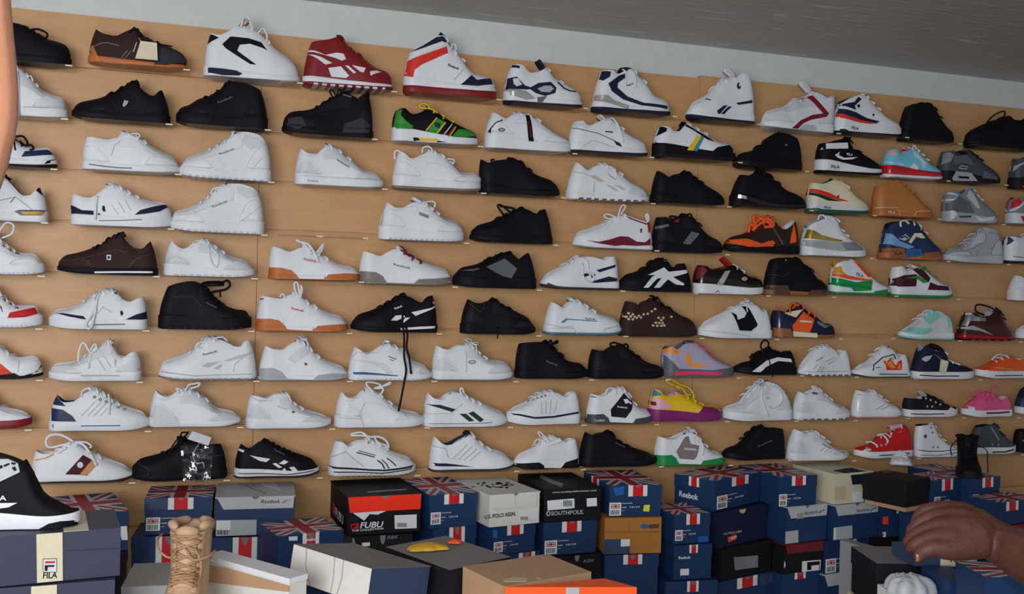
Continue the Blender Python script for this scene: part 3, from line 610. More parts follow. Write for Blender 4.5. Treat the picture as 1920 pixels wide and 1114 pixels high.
S(3, 'H', 345, 798, 380, [(372, 165), (430, 175), (475, 166), (535, 146), (592, 162), (660, 220), (705, 265), (770, 310), (796, 345)], 3, (75, 50), 'CR', 'W2', ('DG', 22), 'DG', tg=(520, 138), tgc='DG', lc='CR', nl=6, lp=[(1.1, [(545, 155), (600, 160), (655, 200), (645, 225), (590, 185)])],
  P=[('side_stripe', 'RB', [(356, 208), (410, 208), (520, 240), (600, 280), (665, 298), (600, 296), (500, 264), (352, 232)], 'red side stripe'), ('side_stripe', 'FG', [(351, 234), (500, 266), (600, 299), (500, 292), (350, 252)], 'green side stripe'), ('heel_sole', 'DG', [(345, 345), (440, 348), (470, 380), (345, 385)]), ('lace_dot', 'K', ellipse(578, 262, 6, 9))], T=[('FILA', 'DG', (366, 176), (406, 180), 14), ('FILA', 'K', (468, 348), (520, 352), 16)],
  lab='cream low-top with red and green wave stripes and green outsole, third row')
S(3, 'H', 818, 1262, 408, [(838, 188), (900, 170), (960, 142), (1015, 140), (1060, 186), (1130, 250), (1180, 315), (1240, 350), (1259, 378)], 3, (30, 24), 'SUE', 'GU', None, 'SUE', tg=(985, 134), lc='SUE', nl=7,
  P=[('heel_sole', 'GU', [(822, 346), (1002, 344), (1018, 404), (820, 406)], 'brown rubber heel cup'), ('sole_edge', 'BE', [(822, 344), (1002, 342), (1020, 402)], 6), ('toe_sole', 'GU', [(1130, 402), (1152, 370), (1256, 368), (1258, 404)], 'brown rubber toe bumper'), ('sole_edge', 'BE', [(1130, 402), (1152, 370), (1254, 368)], 6)], T=[('FILA', 'W2', (928, 382), (985, 386), 18)],
  lab='tan suede high-top with brown rubber sole, third row', name='ankle_boot')
S(3, 'H', 1322, 1722, 448, [(1342, 232), (1390, 226), (1432, 246), (1485, 218), (1525, 206), (1560, 256), (1620, 312), (1680, 356), (1720, 392)], 4, (75, 45), 'GY', 'GY3', None, 'GY2', tg=(1515, 200), tgc='GY3', lc='W2', nl=6,
  P=[('heel_stripe', 'W2', ribbon([(1345, 285), (1400, 285), (1432, 255), (1345, 236)], 12)), ('side_panel', 'GY2', [(1350, 310), (1440, 262), (1520, 300), (1560, 380), (1440, 375), (1345, 360)], 'speckled grey side panel'), ('heel_sole', 'W2', [(1324, 372), (1400, 360), (1430, 390), (1400, 420), (1326, 430)]), ('toe_sole', 'W2', [(1565, 400), (1620, 420), (1718, 405), (1705, 440), (1600, 442)]), ('eyestay', 'W3', [(1525, 215), (1560, 258), (1605, 345), (1580, 350), (1540, 300), (1500, 260)]), ('arch', 'DGY', [(1440, 402), (1540, 400), (1530, 415), (1450, 415)], .003)],
  lab='grey speckled running shoe with white sole pieces, third row right')
S(3, 'H', 1785, 2210, 462, [(1808, 282), (1860, 266), (1900, 290), (1950, 280), (1990, 262), (2060, 320), (2130, 375), (2190, 410), (2208, 432)], 4, (75, 45), 'GY', 'W2', None, 'DR', lc='W', nl=5, P=[('heel_panel', 'R', [(1798, 295), (1868, 272), (1888, 300), (1870, 330), (1800, 342)], 'red heel panel'), ('heel_stripe', 'W', ribbon([(1800, 360), (1870, 335), (1925, 290)], 12)), ('sole_patch', 'R', [(1880, 405), (1950, 395), (1960, 450), (1905, 450)], 'red sole patch')], lab='grey running shoe with red heel, cut by the right edge on the third row')
# ---- row 4
S(4, 'E', 340, -345, 702, [(290, 465), (262, 492), (228, 527), (180, 530), (110, 470), (40, 400), (-50, 440), (-200, 520), (-300, 580), (-340, 645)], 5, (75, 50), 'W', 'W', None, 'K', nl=5, ov=0, tg=(30, 372), tgc='K',
  P=[('cushion', 'GY2', [(105, 640), (140, 628), (332, 632), (338, 672), (150, 668)]), ('cushion', 'GO', [(150, 642), (320, 642), (322, 664), (165, 660)], .004, 'gold heel cushion'), ('heel_tab', 'N', [(264, 468), (294, 460), (322, 532), (262, 492)], 'navy heel tab'), ('seam', 'GY3', [(0, 560), (110, 535), (230, 625)], 6), ('seam', 'GY2', [(75, 575), (112, 532)], 5), ('mark', 'N', [(0, 420), (22, 415)], 12)], lab='white runner with navy heel tab and gold heel cushion, left end of the fourth row')
S(4, 'E', 514, 1234, 746, [(524, 512), (575, 532), (645, 546), (710, 515), (790, 447), (860, 465), (950, 520), (1080, 570), (1195, 590), (1230, 640)], 4, (75, 75), 'W', 'W', None, 'W2', tg=(802, 434), nl=7, ov=0,
  lp=[(1.5, [(700, 530), (692, 600), (688, 700)])], P=[('heel_panel', 'N', [(510, 592), (532, 602), (590, 630), (672, 634), (672, 664), (515, 656)], 'navy heel panel'), ('toe_cap', 'N', [(970, 664), (1010, 630), (1100, 606), (1190, 590), (1212, 602), (1150, 640), (1050, 656)], 'navy toe cap'), ('sole_line', 'GY2', [(710, 706), (860, 705), (1020, 698)], 6), ('emblem', 'K2', [(738, 600), (752, 598), (760, 640), (742, 640), (735, 620)]), ('mark', 'N', [(700, 662), (715, 650), (720, 665)]),
     ('seam', 'W3', [(800, 590), (850, 660)], 5), ('seam', 'W3', [(850, 570), (900, 650)], 5), ('seam', 'W3', [(900, 560), (940, 630)], 5)], lab='white low-top with navy heel and navy toe band, toe to the right, fourth row')
S(4, 'E', 1897, 1233, 790, [(1862, 492), (1800, 452), (1710, 428), (1630, 430), (1560, 475), (1500, 540), (1420, 590), (1330, 630), (1255, 652), (1236, 695)], 3, (90, 60), 'W', 'W', None, 'W2', tg=(1610, 418), nl=7, ov=1, tread=('W3', 12), lp=[(1.0, [(1600, 450), (1540, 460), (1520, 500), (1560, 490)])], P=[('seam', 'W3', [(1735, 710), (1880, 590)], 6), ('ankle_pad', 'W2', [(1700, 440), (1800, 460), (1860, 510), (1780, 540), (1710, 490)])], T=[('Reebok', 'GY', (1530, 612), (1640, 565), 14)],
  lab='white leather mid-top on the fourth row, right of the white and navy low-top')
S(4, 'F', 882, 1491, 772, [(938, 500), (1000, 540), (1060, 537), (1120, 502), (1195, 498), (1270, 560), (1360, 620), (1450, 652), (1489, 700)], 4, (95, 65), 'W', 'W', None, 'W2', tg=(1130, 455), nl=6, ov=1, lp=[(1.3, [(1200, 505), (1245, 490), (1290, 495), (1290, 530), (1260, 548)])], P=[('side_label', 'GY', [(1175, 565), (1245, 592), (1240, 614), (1175, 588)]), ('heel_line', 'W3', [(905, 680), (920, 560), (950, 510)], 5)], tread=('W3', 14),
  lab='chunky white sneaker with grey label, right of the empty shelf on the fourth row')
S(4, 'Z', 1034, 881, 455, [(1022, 392), (1016, 394), (1009, 402), (997, 400), (985, 393), (975, 392), (960, 399), (943, 406), (918, 418), (896, 424), (883, 432)], 5, (14, 9), 'K', 'K', lin_='K', lc='K', nl=6, ov=1, lp=[(1.4, [(960, 400), (942, 385), (934, 386), (945, 402)]), (1.4, [(938, 386), (962, 390), (970, 395)])], lab='black low-top with a stiff lace loop sticking up, toe to the left, fourth row')
S(4, 'G', 1006, 434, 712, [(985, 530), (930, 520), (870, 500), (825, 478), (765, 482), (700, 515), (620, 545), (520, 585), (462, 606), (438, 642)], 3, (30, 30), 'W', 'W', None, 'W', tg=(800, 462), nl=7, bow=0, lp=[(1.2, [(760, 490), (690, 465), (670, 485), (720, 500), (790, 480)]), (1.2, [(770, 480), (790, 420), (810, 400), (825, 415), (790, 470)]), (1.6, [(985, 525), (975, 480), (990, 468), (998, 520)])],
  P=[('sole_wave', 'MR', [(520, 655), (620, 666), (700, 650), (780, 626), (840, 630), (900, 665), (960, 670), (1000, 640), (1003, 690), (900, 696), (800, 690), (740, 696), (640, 680)], 'dark red wave along the sole'), ('collar_line', 'MR', [(840, 492), (900, 515), (975, 540)], 8), ('heel_tab', 'R', [(978, 470), (992, 480), (998, 600), (985, 600)]), ('emblem', 'DR', [(925, 572), (940, 572), (936, 602), (928, 602)])], lab='white shoe with dark red wave sole and red heel loop, fourth row')
S(4, 'G', 1004, 1510, 742, [(1033, 490), (1090, 490), (1120, 522), (1170, 498), (1235, 476), (1300, 510), (1370, 590), (1440, 640), (1498, 670), (1508, 702)], 4, (65, 45), 'K', 'K', lin_='K', tg=(1210, 468), tgc='K', lc='K', nl=6, ov='K2', lp=[(1.4, [(1200, 490), (1150, 480), (1140, 495), (1190, 510)]), (1.4, [(1240, 480), (1290, 465), (1305, 490), (1300, 520), (1325, 522)])],
  P=[('side_stripe', 'GY2', [(1228, 680), (1290, 592), (1350, 606), (1282, 688)], 'grey diagonal stripe'), ('collar_stripe', 'GY2', [(1018, 555), (1120, 536), (1126, 555), (1015, 576)]), ('tongue_mark', 'DR', [(1160, 515), (1190, 500), (1192, 525), (1165, 530)], .012)], lab='black shoe with grey diagonal stripe, left of the black and orange shoe, fourth row')
S(4, 'Z', 1497, 1356, 473, [(1491, 413), (1482, 421), (1466, 431), (1455, 424), (1443, 409), (1425, 415), (1404, 436), (1377, 444), (1361, 449), (1358, 456)], 4, (15, 10), 'BR', 'K', None, 'W2', lc='OR', nl=6, tg=(1436, 404), tgc='OR', lp=[(2.2, [(1405, 436), (1408, 420), (1418, 426), (1414, 405), (1427, 408), (1443, 420)]), (2.2, [(1410, 424), (1428, 411), (1442, 411), (1448, 424), (1430, 426)]), (2.2, [(1412, 432), (1425, 420), (1436, 416)]), (2.0, [(1445, 412), (1452, 408), (1450, 418), (1440, 424)])],
  P=[('toe_band', 'OR', [(1532, 668), (1540, 640), (1680, 642), (1800, 682), (1850, 660), (1885, 690), (1880, 700), (1700, 702)], 'G', 'orange toe band'), ('side_wave', 'OR', [(-20, 615), (110, 578), (132, 602), (60, 624), (-20, 628)], 'H', 'orange side wave'), ('heel_panel', 'OR', [(240, 600), (250, 540), (268, 460), (288, 560), (285, 595)], 'H', 'orange heel panel'), ('seam', 'GY2', [(100, 470), (190, 610)], 'H', 5)], lab='black shoe with orange toe band, heel and laces, fourth row')
S(4, 'H', 300, 777, 692, [(336, 492), (352, 466), (410, 440), (480, 420), (545, 418), (582, 500), (640, 560), (700, 592), (765, 632), (775, 662)], 4, (70, 45), 'W', 'W', None, 'GY3', tg=(462, 396), nl=6, lp=[(1.4, [(440, 430), (450, 398), (480, 395), (495, 425)])],
  P=[('side_stripe', 'GOL', [(330, 500), (400, 508), (455, 540), (620, 580), (600, 592), (450, 576), (328, 562)], 'mirror gold side stripe'), ('side_panel', 'GY3', [(312, 576), (450, 580), (600, 594), (640, 586), (640, 660), (500, 646), (310, 622)]), ('toe_cap', 'GY', [(600, 594), (700, 592), (766, 632), (772, 650), (640, 655)], 'grey toe cap'), ('sole_step', 'W', [(305, 640), (480, 640), (500, 692), (302, 690)], .005), ('sole_line', 'PK', [(505, 686), (620, 690)], 5)], T=[('FILA', 'GY', (408, 660), (468, 664), 22)],
  lab='white high-top with gold side stripe and grey toe, fourth row')
S(4, 'H', 868, 1328, 714, [(912, 482), (940, 442), (1010, 424), (1085, 420), (1140, 446), (1200, 530), (1260, 600), (1312, 640), (1326, 672)], 3, (40, 34), 'DN', 'GU', None, 'N', tg=(1060, 416), tgc='W3', nl=5, lc='CR', lp=[(1.6, [(1015, 470), (1020, 430), (1060, 420), (1085, 445)])],
  P=[('heel_band', 'LB', [(888, 522), (960, 530), (1012, 580), (1130, 626), (1080, 640), (900, 602)], 'light blue heel band'), ('side_panel', 'W3', [(1005, 565), (1060, 528), (1092, 560), (1050, 582)]), ('print', 'K', [(1020, 560), (1055, 545), (1075, 562)], 9, .004), ('eyestay', 'CR', [(1082, 592), (1130, 520), (1182, 520), (1212, 560), (1180, 562), (1140, 548), (1102, 602)]), ('heel_sole', 'GB', [(874, 636), (1050, 634), (1062, 708), (870, 710)], 'brown rubber heel cup'), ('toe_sole', 'GB', [(1180, 708), (1202, 670), (1322, 660), (1324, 708)], 'brown rubber toe bumper'), ('side_band', 'B', [(1064, 640), (1180, 640), (1190, 690), (1066, 705)])], T=[('FILA', 'K', (972, 682), (1030, 680), 22)],
  lab='dark blue denim high-top with light blue band and brown rubber sole, fourth row')
S(4, 'H', 1760, 1326, 738, [(1738, 542), (1690, 502), (1640, 492), (1580, 515), (1530, 570), (1460, 620), (1385, 640), (1338, 670), (1328, 692)], 3, (60, 40), 'GY3', 'W3', None, 'GY3', nl=7, lc='W3', tg=(1600, 494), ov='W3', lp=[(1.1, [(1610, 500), (1640, 490), (1670, 500), (1650, 525)])], P=[('heel_ring', 'W3', ribbon(ellipse(1670, 690, 70, 38, 12), 8))], lab='silver grey high-top, toe to the left, last but one on the fourth row')
S(4, 'H', 1758, 2190, 745, [(1778, 550), (1830, 558), (1870, 560), (1920, 540), (1980, 560), (2050, 620), (2120, 670), (2180, 700)], 3, (80, 50), 'W', 'W', ('N', 14), 'IV', lc='W', nl=5, P=[('heel_panel', 'IV', [(1764, 560), (1800, 545), (1832, 580), (1770, 610)], 'shiny purple heel patch'), ('sole_line', 'GY2', [(1765, 690), (1920, 705)], 5)], lab='white shoe with purple heel patch, cut by the right edge on the fourth row')
# ---- row 5
S(5, 'E', -345, 316, 1090, [(-338, 800), (-260, 850), (-170, 842), (-60, 795), (0, 850), (70, 905), (140, 945), (230, 950), (290, 988), (313, 1040)], 3, (90, 70), 'W', 'W', nl=7, ov=1, lc='W', lp=[(1.5, [(-20, 800), (40, 720), (95, 740), (80, 800), (10, 830)])], tread=('W3', 16), ey=('K2', [(20, 890), (70, 920), (120, 945)]), lab='white laced shoe with big white lace loop, left end of the fifth row')
S(5, 'E', 1132, 418, 1092, [(1085, 855), (1062, 876), (1022, 912), (965, 902), (910, 855), (870, 806), (800, 832), (740, 880), (640, 920), (560, 945), (460, 968), (421, 1005)], 5, (50, 40), 'BR', 'K', None, 'BR', lc='K', nl=6, ov=1, P=[('sole_line', 'W', [(680, 1078), (900, 1076), (1125, 1078)], 13, 'white line along the sole'), ('badge', 'W2', [(768, 952), (800, 952), (798, 990), (768, 988)]), ('badge_inner', 'K', [(776, 962), (792, 962), (788, 980), (776, 980)], .004)], lab='dark brown low runner with white sole line and square badge, fifth row')
S(5, 'E', 1183, 1826, 1108, [(1232, 845), (1272, 890), (1322, 910), (1390, 872), (1475, 852), (1550, 900), (1640, 960), (1740, 992), (1808, 1040), (1824, 1078)], 4, (85, 50), 'W', 'W', None, 'W2', nl=6, ov='W2', tread=('W3', 10), lp=[(1.0, [(1480, 860), (1420, 850), (1390, 870), (1450, 880)]), (1.0, [(1500, 890), (1520, 1000), (1560, 1040), (1570, 960), (1520, 900)])], P=[('heel_seam', 'W3', [(1190, 1000), (1280, 960), (1360, 1000)], 5)], lab='white shoe with dangling lace loop, left of the white shoe with orange sole, fifth row')
S(5, 'F', 90, 742, 1056, [(113, 815), (170, 832), (235, 855), (300, 832), (360, 815), (440, 870), (520, 912), (600, 950), (700, 976), (740, 1012)], 4, (22, 20), 'W', 'GU', None, 'W2', nl=6, lp=[(1.4, [(400, 870), (350, 800), (295, 768), (310, 780), (380, 800), (430, 880), (445, 930)]), (1.4, [(440, 860), (490, 795), (470, 850), (440, 880)])],
  P=[('heel_sole', 'GU', [(91, 965), (180, 968), (250, 985), (290, 1020), (312, 1058), (93, 1058)], .004, 'orange brown gum heel wedge'), ('toe_sole', 'GU', [(488, 1058), (522, 1016), (640, 1008), (742, 1000), (740, 1045), (700, 1058)], .004, 'orange brown gum toe wedge'), ('mid_sole', 'W', [(300, 1046), (288, 1018), (500, 1020), (488, 1050)]), ('side_label', 'W2', [(335, 890), (465, 915), (460, 940), (330, 915)])], T=[('Reebok', 'RB', (345, 912), (435, 930), 16)], lab='white sneaker with orange gum sole wedges and upright lace bow, fifth row')
S(5, 'F', 740, 1409, 1092, [(768, 850), (820, 866), (885, 886), (960, 850), (1035, 826), (1110, 890), (1200, 932), (1290, 962), (1372, 992), (1406, 1032)], 4, (22, 20), 'W', 'SG', None, 'W2', nl=6, lc='MR', lp=[(1.1, [(1040, 840), (1080, 860), (1110, 885), (1060, 860)]), (1.1, [(1120, 875), (1140, 890), (1130, 900)])],
  P=[('heel_sole', 'SG', [(741, 992), (860, 1000), (912, 1030), (942, 1090), (743, 1085)], .004, 'grey gum heel wedge'), ('toe_sole', 'SG', [(1133, 1090), (1172, 1050), (1290, 1046), (1407, 1022), (1402, 1062), (1300, 1092)], .004, 'grey gum toe wedge'), ('mid_sole', 'W', [(940, 1075), (915, 1030), (1160, 1050), (1138, 1082)])], T=[('Reebok', 'SG', (985, 948), (1110, 980), 16)], lab='white sneaker with grey sole wedges and dark red laces, fifth row')
S(5, 'Z', 1003, 849, 540, [(991, 474), (984, 480), (973, 489), (963, 481), (953, 475), (937, 478), (917, 486), (891, 498), (862, 505), (852, 514)], 4, (20, 17), 'K', 'K', lin_='K', lc='K', nl=5, ov=1, P=[('side_panel', 'GY2', [(1655, 962), (1790, 902), (1880, 975), (1840, 1045), (1780, 1030), (1720, 1000)], 'F', 'grey side panel'), ('toe_panel', 'GY2', [(1470, 987), (1600, 968), (1610, 977), (1560, 992)], 'F')], lab='black shoe with grey side panel, toe to the left, fifth row')
S(5, 'G', 763, 204, 1008, [(742, 770), (695, 775), (655, 802), (600, 785), (545, 775), (480, 775), (420, 810), (340, 850), (265, 888), (220, 922), (206, 955)], 5, (60, 40), 'W', 'W', ('K3', 14), 'W2', nl=6, tg=(455, 764), lp=[(1.2, [(500, 820), (500, 920), (535, 950), (575, 945), (570, 900), (530, 890)]), (1.2, [(480, 785), (530, 800), (540, 860)])],
  P=[('side_stripe', 'N', [(608, 870), (750, 830), (745, 850), (632, 886)]), ('side_stripe', 'N', [(500, 902), (560, 886), (550, 910), (510, 922)]), ('side_stripe', 'N', [(570, 905), (605, 898), (575, 930)]), ('sole_wedge', 'N', [(560, 957), (700, 916), (760, 930), (760, 950), (600, 962)], 'navy heel wedge'), ('toe_bumper', 'K3', [(205, 950), (215, 920), (250, 960), (330, 990), (260, 990)])], lab='white runner with navy stripes and navy heel wedge, toe to the left, fifth row')
S(5, 'G', 1285, 764, 1024, [(1242, 822), (1215, 824), (1182, 856), (1140, 850), (1090, 792), (1020, 802), (960, 852), (880, 890), (805, 912), (769, 948)], 4, (55, 40), 'K', 'K', ('K2', 14), 'K', lc='K', nl=6, tg=(1082, 784), tgc='W3',
  P=[('side_logo', 'W', [(975, 905), (1095, 850), (1128, 882), (1265, 868), (1268, 890), (1160, 920), (1245, 968), (1237, 980), (1185, 975), (1125, 936), (1062, 997), (1020, 997), (1078, 928), (1045, 930), (978, 997), (942, 997), (1005, 920), (1030, 905)], 'white star-shaped side logo')], lab='black runner with large white star-shaped logo, fifth row')
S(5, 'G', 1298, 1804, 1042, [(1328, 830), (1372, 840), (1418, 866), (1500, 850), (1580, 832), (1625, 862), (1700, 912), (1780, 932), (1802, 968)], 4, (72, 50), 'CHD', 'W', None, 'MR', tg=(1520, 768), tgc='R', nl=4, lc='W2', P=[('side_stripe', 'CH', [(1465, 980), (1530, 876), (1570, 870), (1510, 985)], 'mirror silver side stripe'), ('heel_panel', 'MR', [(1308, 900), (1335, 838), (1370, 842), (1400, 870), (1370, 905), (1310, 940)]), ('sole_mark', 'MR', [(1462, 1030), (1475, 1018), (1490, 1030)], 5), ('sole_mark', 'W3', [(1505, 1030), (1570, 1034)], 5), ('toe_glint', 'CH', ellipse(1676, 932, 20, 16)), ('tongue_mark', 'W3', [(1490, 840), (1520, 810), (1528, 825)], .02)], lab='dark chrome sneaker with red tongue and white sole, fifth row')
S(5, 'H', 38, 507, 975, [(75, 750), (112, 702), (200, 686), (275, 696), (302, 732), (370, 782), (420, 850), (490, 892), (505, 932)], 3, (36, 26), 'K', 'GB', None, 'K', tg=(270, 686), lc='K', nl=7, ov=1, P=[('heel_sole', 'BR2', [(44, 900), (216, 905), (232, 972), (42, 972)], 'brown rubber heel cup'), ('toe_sole', 'BR2', [(358, 972), (392, 936), (500, 935), (502, 968)], 'brown rubber toe bumper'), ('mark', 'GY3', ellipse(200, 708, 5, 5)), ('seam', 'K3', [(70, 820), (180, 840), (230, 800)], 5)], lab='black high-top with brown rubber sole, fifth row')
S(5, 'H', 510, 952, 968, [(528, 772), (542, 742), (600, 722), (680, 720), (730, 762), (800, 832), (860, 882), (938, 922), (950, 942)], 3, (62, 40), 'W', 'W', ('GR', 14), 'GO', nl=5, tg=(665, 712), lc='OR', ov=0,
  P=[('heel_panel', 'GGO', [(520, 782), (545, 745), (592, 760), (600, 800), (640, 826), (520, 812)], 'shiny gold heel panel'), ('side_stripe', 'OR', [(514, 815), (640, 828), (800, 860), (832, 856), (800, 875), (660, 860), (514, 836)], 'orange side stripe'), ('side_panel', 'GGR', [(512, 845), (600, 855), (700, 880), (830, 866), (820, 940), (690, 946), (670, 920), (512, 906)], 'shiny green side panel'), ('eyestay', 'OR', [(690, 724), (722, 732), (820, 840), (800, 846)]), ('toe_sole', 'GR', [(830, 966), (850, 945), (950, 930), (945, 960)])], T=[('FILA', 'B', (708, 832), (760, 848), 26)], lab='white mid-top with gold heel and shiny green side panel, fifth row')
S(5, 'H', 946, 1397, 990, [(962, 770), (1000, 765), (1040, 802), (1090, 785), (1145, 772), (1200, 802), (1262, 850), (1320, 886), (1382, 912), (1395, 950)], 4, (78, 50), 'W', 'W', ('GR', 18), 'W2', tg=(1090, 752), nl=5, lc='G', lp=[(1.3, [(1150, 780), (1200, 790), (1215, 770), (1222, 800)])],
  P=[('side_panel', 'M', [(980, 852), (1040, 830), (1140, 822), (1136, 910), (985, 912)], 'maroon side panel'), ('eyestay', 'M', [(1110, 785), (1145, 775), (1200, 802), (1245, 850), (1232, 880), (1160, 830)]), ('toe_cap', 'M', [(1230, 935), (1246, 880), (1300, 902), (1382, 912), (1392, 940)], 'maroon toe cap'), ('side_mark', 'G', [(1040, 852), (1150, 832), (1232, 880), (1190, 886), (1140, 852)], .004, 'green side swoosh')], lab='white low-top with maroon panels and green swoosh, fifth row')
S(5, 'H', 1802, 2230, 1015, [(1842, 830), (1880, 850), (1920, 860), (1975, 845), (2020, 838), (2090, 900), (2150, 935), (2215, 960), (2228, 985)], 4, (75, 50), 'W', 'W', nl=5, ov=1, lab='plain white low-top cut by the right edge on the fifth row')
# ---- row 6
S(6, 'I', -345, 300, 398, [(-338, 130), (-260, 172), (-150, 152), (-60, 105), (0, 160), (60, 220), (130, 247), (250, 250), (285, 300), (299, 350)], 3, (85, 75), 'W', 'W', nl=7, ov=0, tread=('W3', 16), ey=('K2', [(25, 205), (70, 235), (120, 262)]), P=[('toe_band', 'R', [(55, 332), (70, 292), (250, 256), (276, 290), (280, 300), (180, 325)], 'red toe band'), ('side_mark', 'DR', ribbon([(0, 240), (20, 290), (10, 250)], 6))], lab='white low-top with red toe band, left end of the sixth row')
S(6, 'I', 1057, 358, 412, [(1036, 180), (990, 192), (940, 214), (895, 205), (840, 145), (760, 130), (690, 165), (600, 222), (500, 262), (400, 282), (363, 322)], 4, (72, 70), 'W', 'W', None, 'W2', nl=7, tg=(800, 126), lp=[(1.4, [(720, 145), (700, 200), (690, 260), (650, 330), (625, 370), (640, 405), (665, 390), (680, 330), (695, 260)]), (1.2, [(700, 150), (680, 190), (700, 240)])],
  P=[('toe_cap', 'N', [(385, 280), (450, 296), (600, 318), (618, 342), (500, 322), (420, 300)], 'navy toe band'), ('heel_panel', 'N', [(905, 342), (980, 306), (1040, 286), (1056, 250), (1056, 342)], 'navy heel panel'), ('sole_line', 'GY2', [(680, 380), (900, 377)], 8), ('emblem', 'K2', [(868, 278), (882, 282), (888, 300), (875, 318), (866, 300)]), ('tongue_mark', 'N', [(826, 132), (840, 158)], 10), ('seam', 'W3', [(700, 300), (740, 250), (800, 290)], 5)], lab='white low-top with navy toe and heel, toe to the left, white lace hanging, sixth row')
S(6, 'I', 1143, 1803, 415, [(1208, 105), (1290, 78), (1390, 66), (1455, 92), (1530, 180), (1600, 237), (1690, 276), (1772, 287), (1801, 332)], 3, (95, 80), 'K', 'K', lin_='K', tg=(1612, 72), lc='K', nl=6, ov=1, lp=[(1.5, [(1600, 75), (1640, 62), (1656, 95), (1625, 125), (1540, 142), (1520, 150)]), (1.1, [(1585, 140), (1588, 180)])], tread=('K2', 10), P=[('seam', 'K3', [(1250, 180), (1390, 180), (1450, 250)], 5)], T=[('Reebok', 'GY2', (1485, 225), (1560, 262), 12)],
  lab='black high-top with a floppy tongue and lace loop, sixth row')
S(6, 'J', 76, 735, 392, [(112, 130), (180, 145), (250, 155), (310, 128), (365, 118), (440, 180), (520, 222), (600, 262), (690, 290), (732, 332)], 4, (22, 20), 'W', 'GU', None, 'W2', nl=6, lp=[(1.3, [(385, 150), (360, 90), (355, 45), (378, 40), (388, 100), (390, 150)]), (1.3, [(385, 150), (405, 80), (400, 55), (412, 90), (395, 150)]), (1.2, [(250, 145), (270, 120), (290, 150)])],
  P=[('heel_sole', 'GU', [(78, 296), (180, 298), (240, 310), (282, 345), (302, 382), (83, 378)], .004, 'orange gum heel wedge'), ('toe_sole', 'GU', [(478, 392), (522, 350), (620, 342), (735, 330), (733, 362), (690, 388)], .004, 'orange gum toe wedge'), ('mid_sole', 'W', [(300, 374), (280, 340), (500, 350), (480, 385)]), ('heel_mark', 'RB', [(90, 205), (82, 265)], 8), ('heel_mark', 'MR', [(105, 158), (130, 155)], 8)], T=[('Reebok', 'RB', (328, 228), (420, 250), 16)], lab='white sneaker with orange gum sole and a tall lace bow, sixth row')
S(6, 'J', 1374, 760, 396, [(1348, 130), (1318, 142), (1275, 186), (1230, 172), (1180, 142), (1125, 130), (1070, 160), (980, 212), (900, 247), (805, 280), (766, 318)], 5, (55, 38), 'K', 'K', lin_='K', lc='K', nl=6,
  lp=[(1.3, [(1130, 215), (1125, 280), (1125, 340), (1128, 420), (1128, 560), (1142, 660), (1130, 740), (1110, 850), (1088, 955)]), (1.3, [(1150, 360), (1152, 420), (1146, 500), (1165, 580), (1178, 690)]), (1.0, [(1130, 225), (1160, 205), (1150, 225)])],
  P=[('side_logo', 'W', [(1048, 310), (1080, 276), (1138, 270), (1150, 285), (1090, 312)]), ('side_logo', 'W', [(1122, 326), (1152, 290), (1186, 290), (1140, 328)]), ('side_logo', 'W', [(1195, 252), (1340, 220), (1362, 202), (1362, 214), (1226, 278)], 'white arrow logo'), ('sole_stripe', 'W', [(1118, 366), (1250, 356), (1372, 350), (1372, 366), (1120, 380)], 'white sole stripe'), ('heel_mark', 'W', [(1352, 175), (1360, 195)], 7)], T=[('Reebok', 'W', (1075, 232), (1132, 212), 14)], lab='black runner with white arrow logo, its long laces hanging over the shelf, sixth row')
S(6, 'Z', 863, 1002, 627, [(876, 561), (888, 568), (902, 569), (914, 565), (926, 563), (938, 572), (951, 578), (969, 587), (990, 598), (1001, 611)], 4, (19, 11), 'K', 'K', lin_='K2', lc='K', nl=6, ov='K2', lp=[(.9, [(930, 612), (928, 622), (927, 634)])], P=[('seam', 'K3', [(1600, 180), (1690, 250), (1720, 215)], 'J', 5)], lab='worn black leather low shoe, left of the white shoe with blue line, sixth row')
S(6, 'K', 303, 859, 338, [(352, 100), (388, 122), (432, 148), (480, 110), (530, 92), (570, 110), (620, 146), (680, 180), (760, 206), (840, 242), (856, 278)], 4, (70, 45), 'W', 'W', ('TE', 16), 'W2', tg=(488, 64), nl=6, ov=0, P=[('side_mark', 'BL', [(422, 250), (460, 220), (482, 220), (447, 250)]), ('side_line', 'BL', [(470, 226), (580, 232), (690, 240)], 7, 'blue side line'), ('heel_seam', 'W3', [(315, 260), (440, 285), (520, 275)], 5), ('sole_seam', 'W3', [(310, 288), (520, 290), (540, 330)], 5), ('sole_seam', 'W3', [(730, 330), (750, 295), (850, 270)], 5)], T=[('Reebok', 'TE', (600, 226), (672, 230), 14)],
  lab='white low-top with thin blue side line and teal outsole, sixth row')
S(6, 'K', 842, 1403, 352, [(888, 95), (940, 106), (976, 142), (1020, 100), (1080, 88), (1150, 120), (1220, 160), (1290, 202), (1380, 245), (1401, 292)], 4, (60, 45), 'BR', 'BR', None, 'BR', tg=(1055, 80), lc='K', nl=6, bow=.6,
  P=[('print', 'BE', [ellipse(x, y, 10, 9, 6) for x, y in [(880, 190), (910, 182), (940, 190), (895, 208), (925, 205), (955, 208), (910, 224), (940, 226), (970, 215), (985, 200), (1000, 212), (1020, 190), (1050, 186), (1080, 168), (1105, 152), (1130, 215), (1150, 232), (1165, 215), (1110, 250), (1135, 252), (1160, 252), (1090, 270), (1120, 272), (1150, 272), (1172, 270), (1225, 208)]])], lab='brown low-top with beige checker print, sixth row')
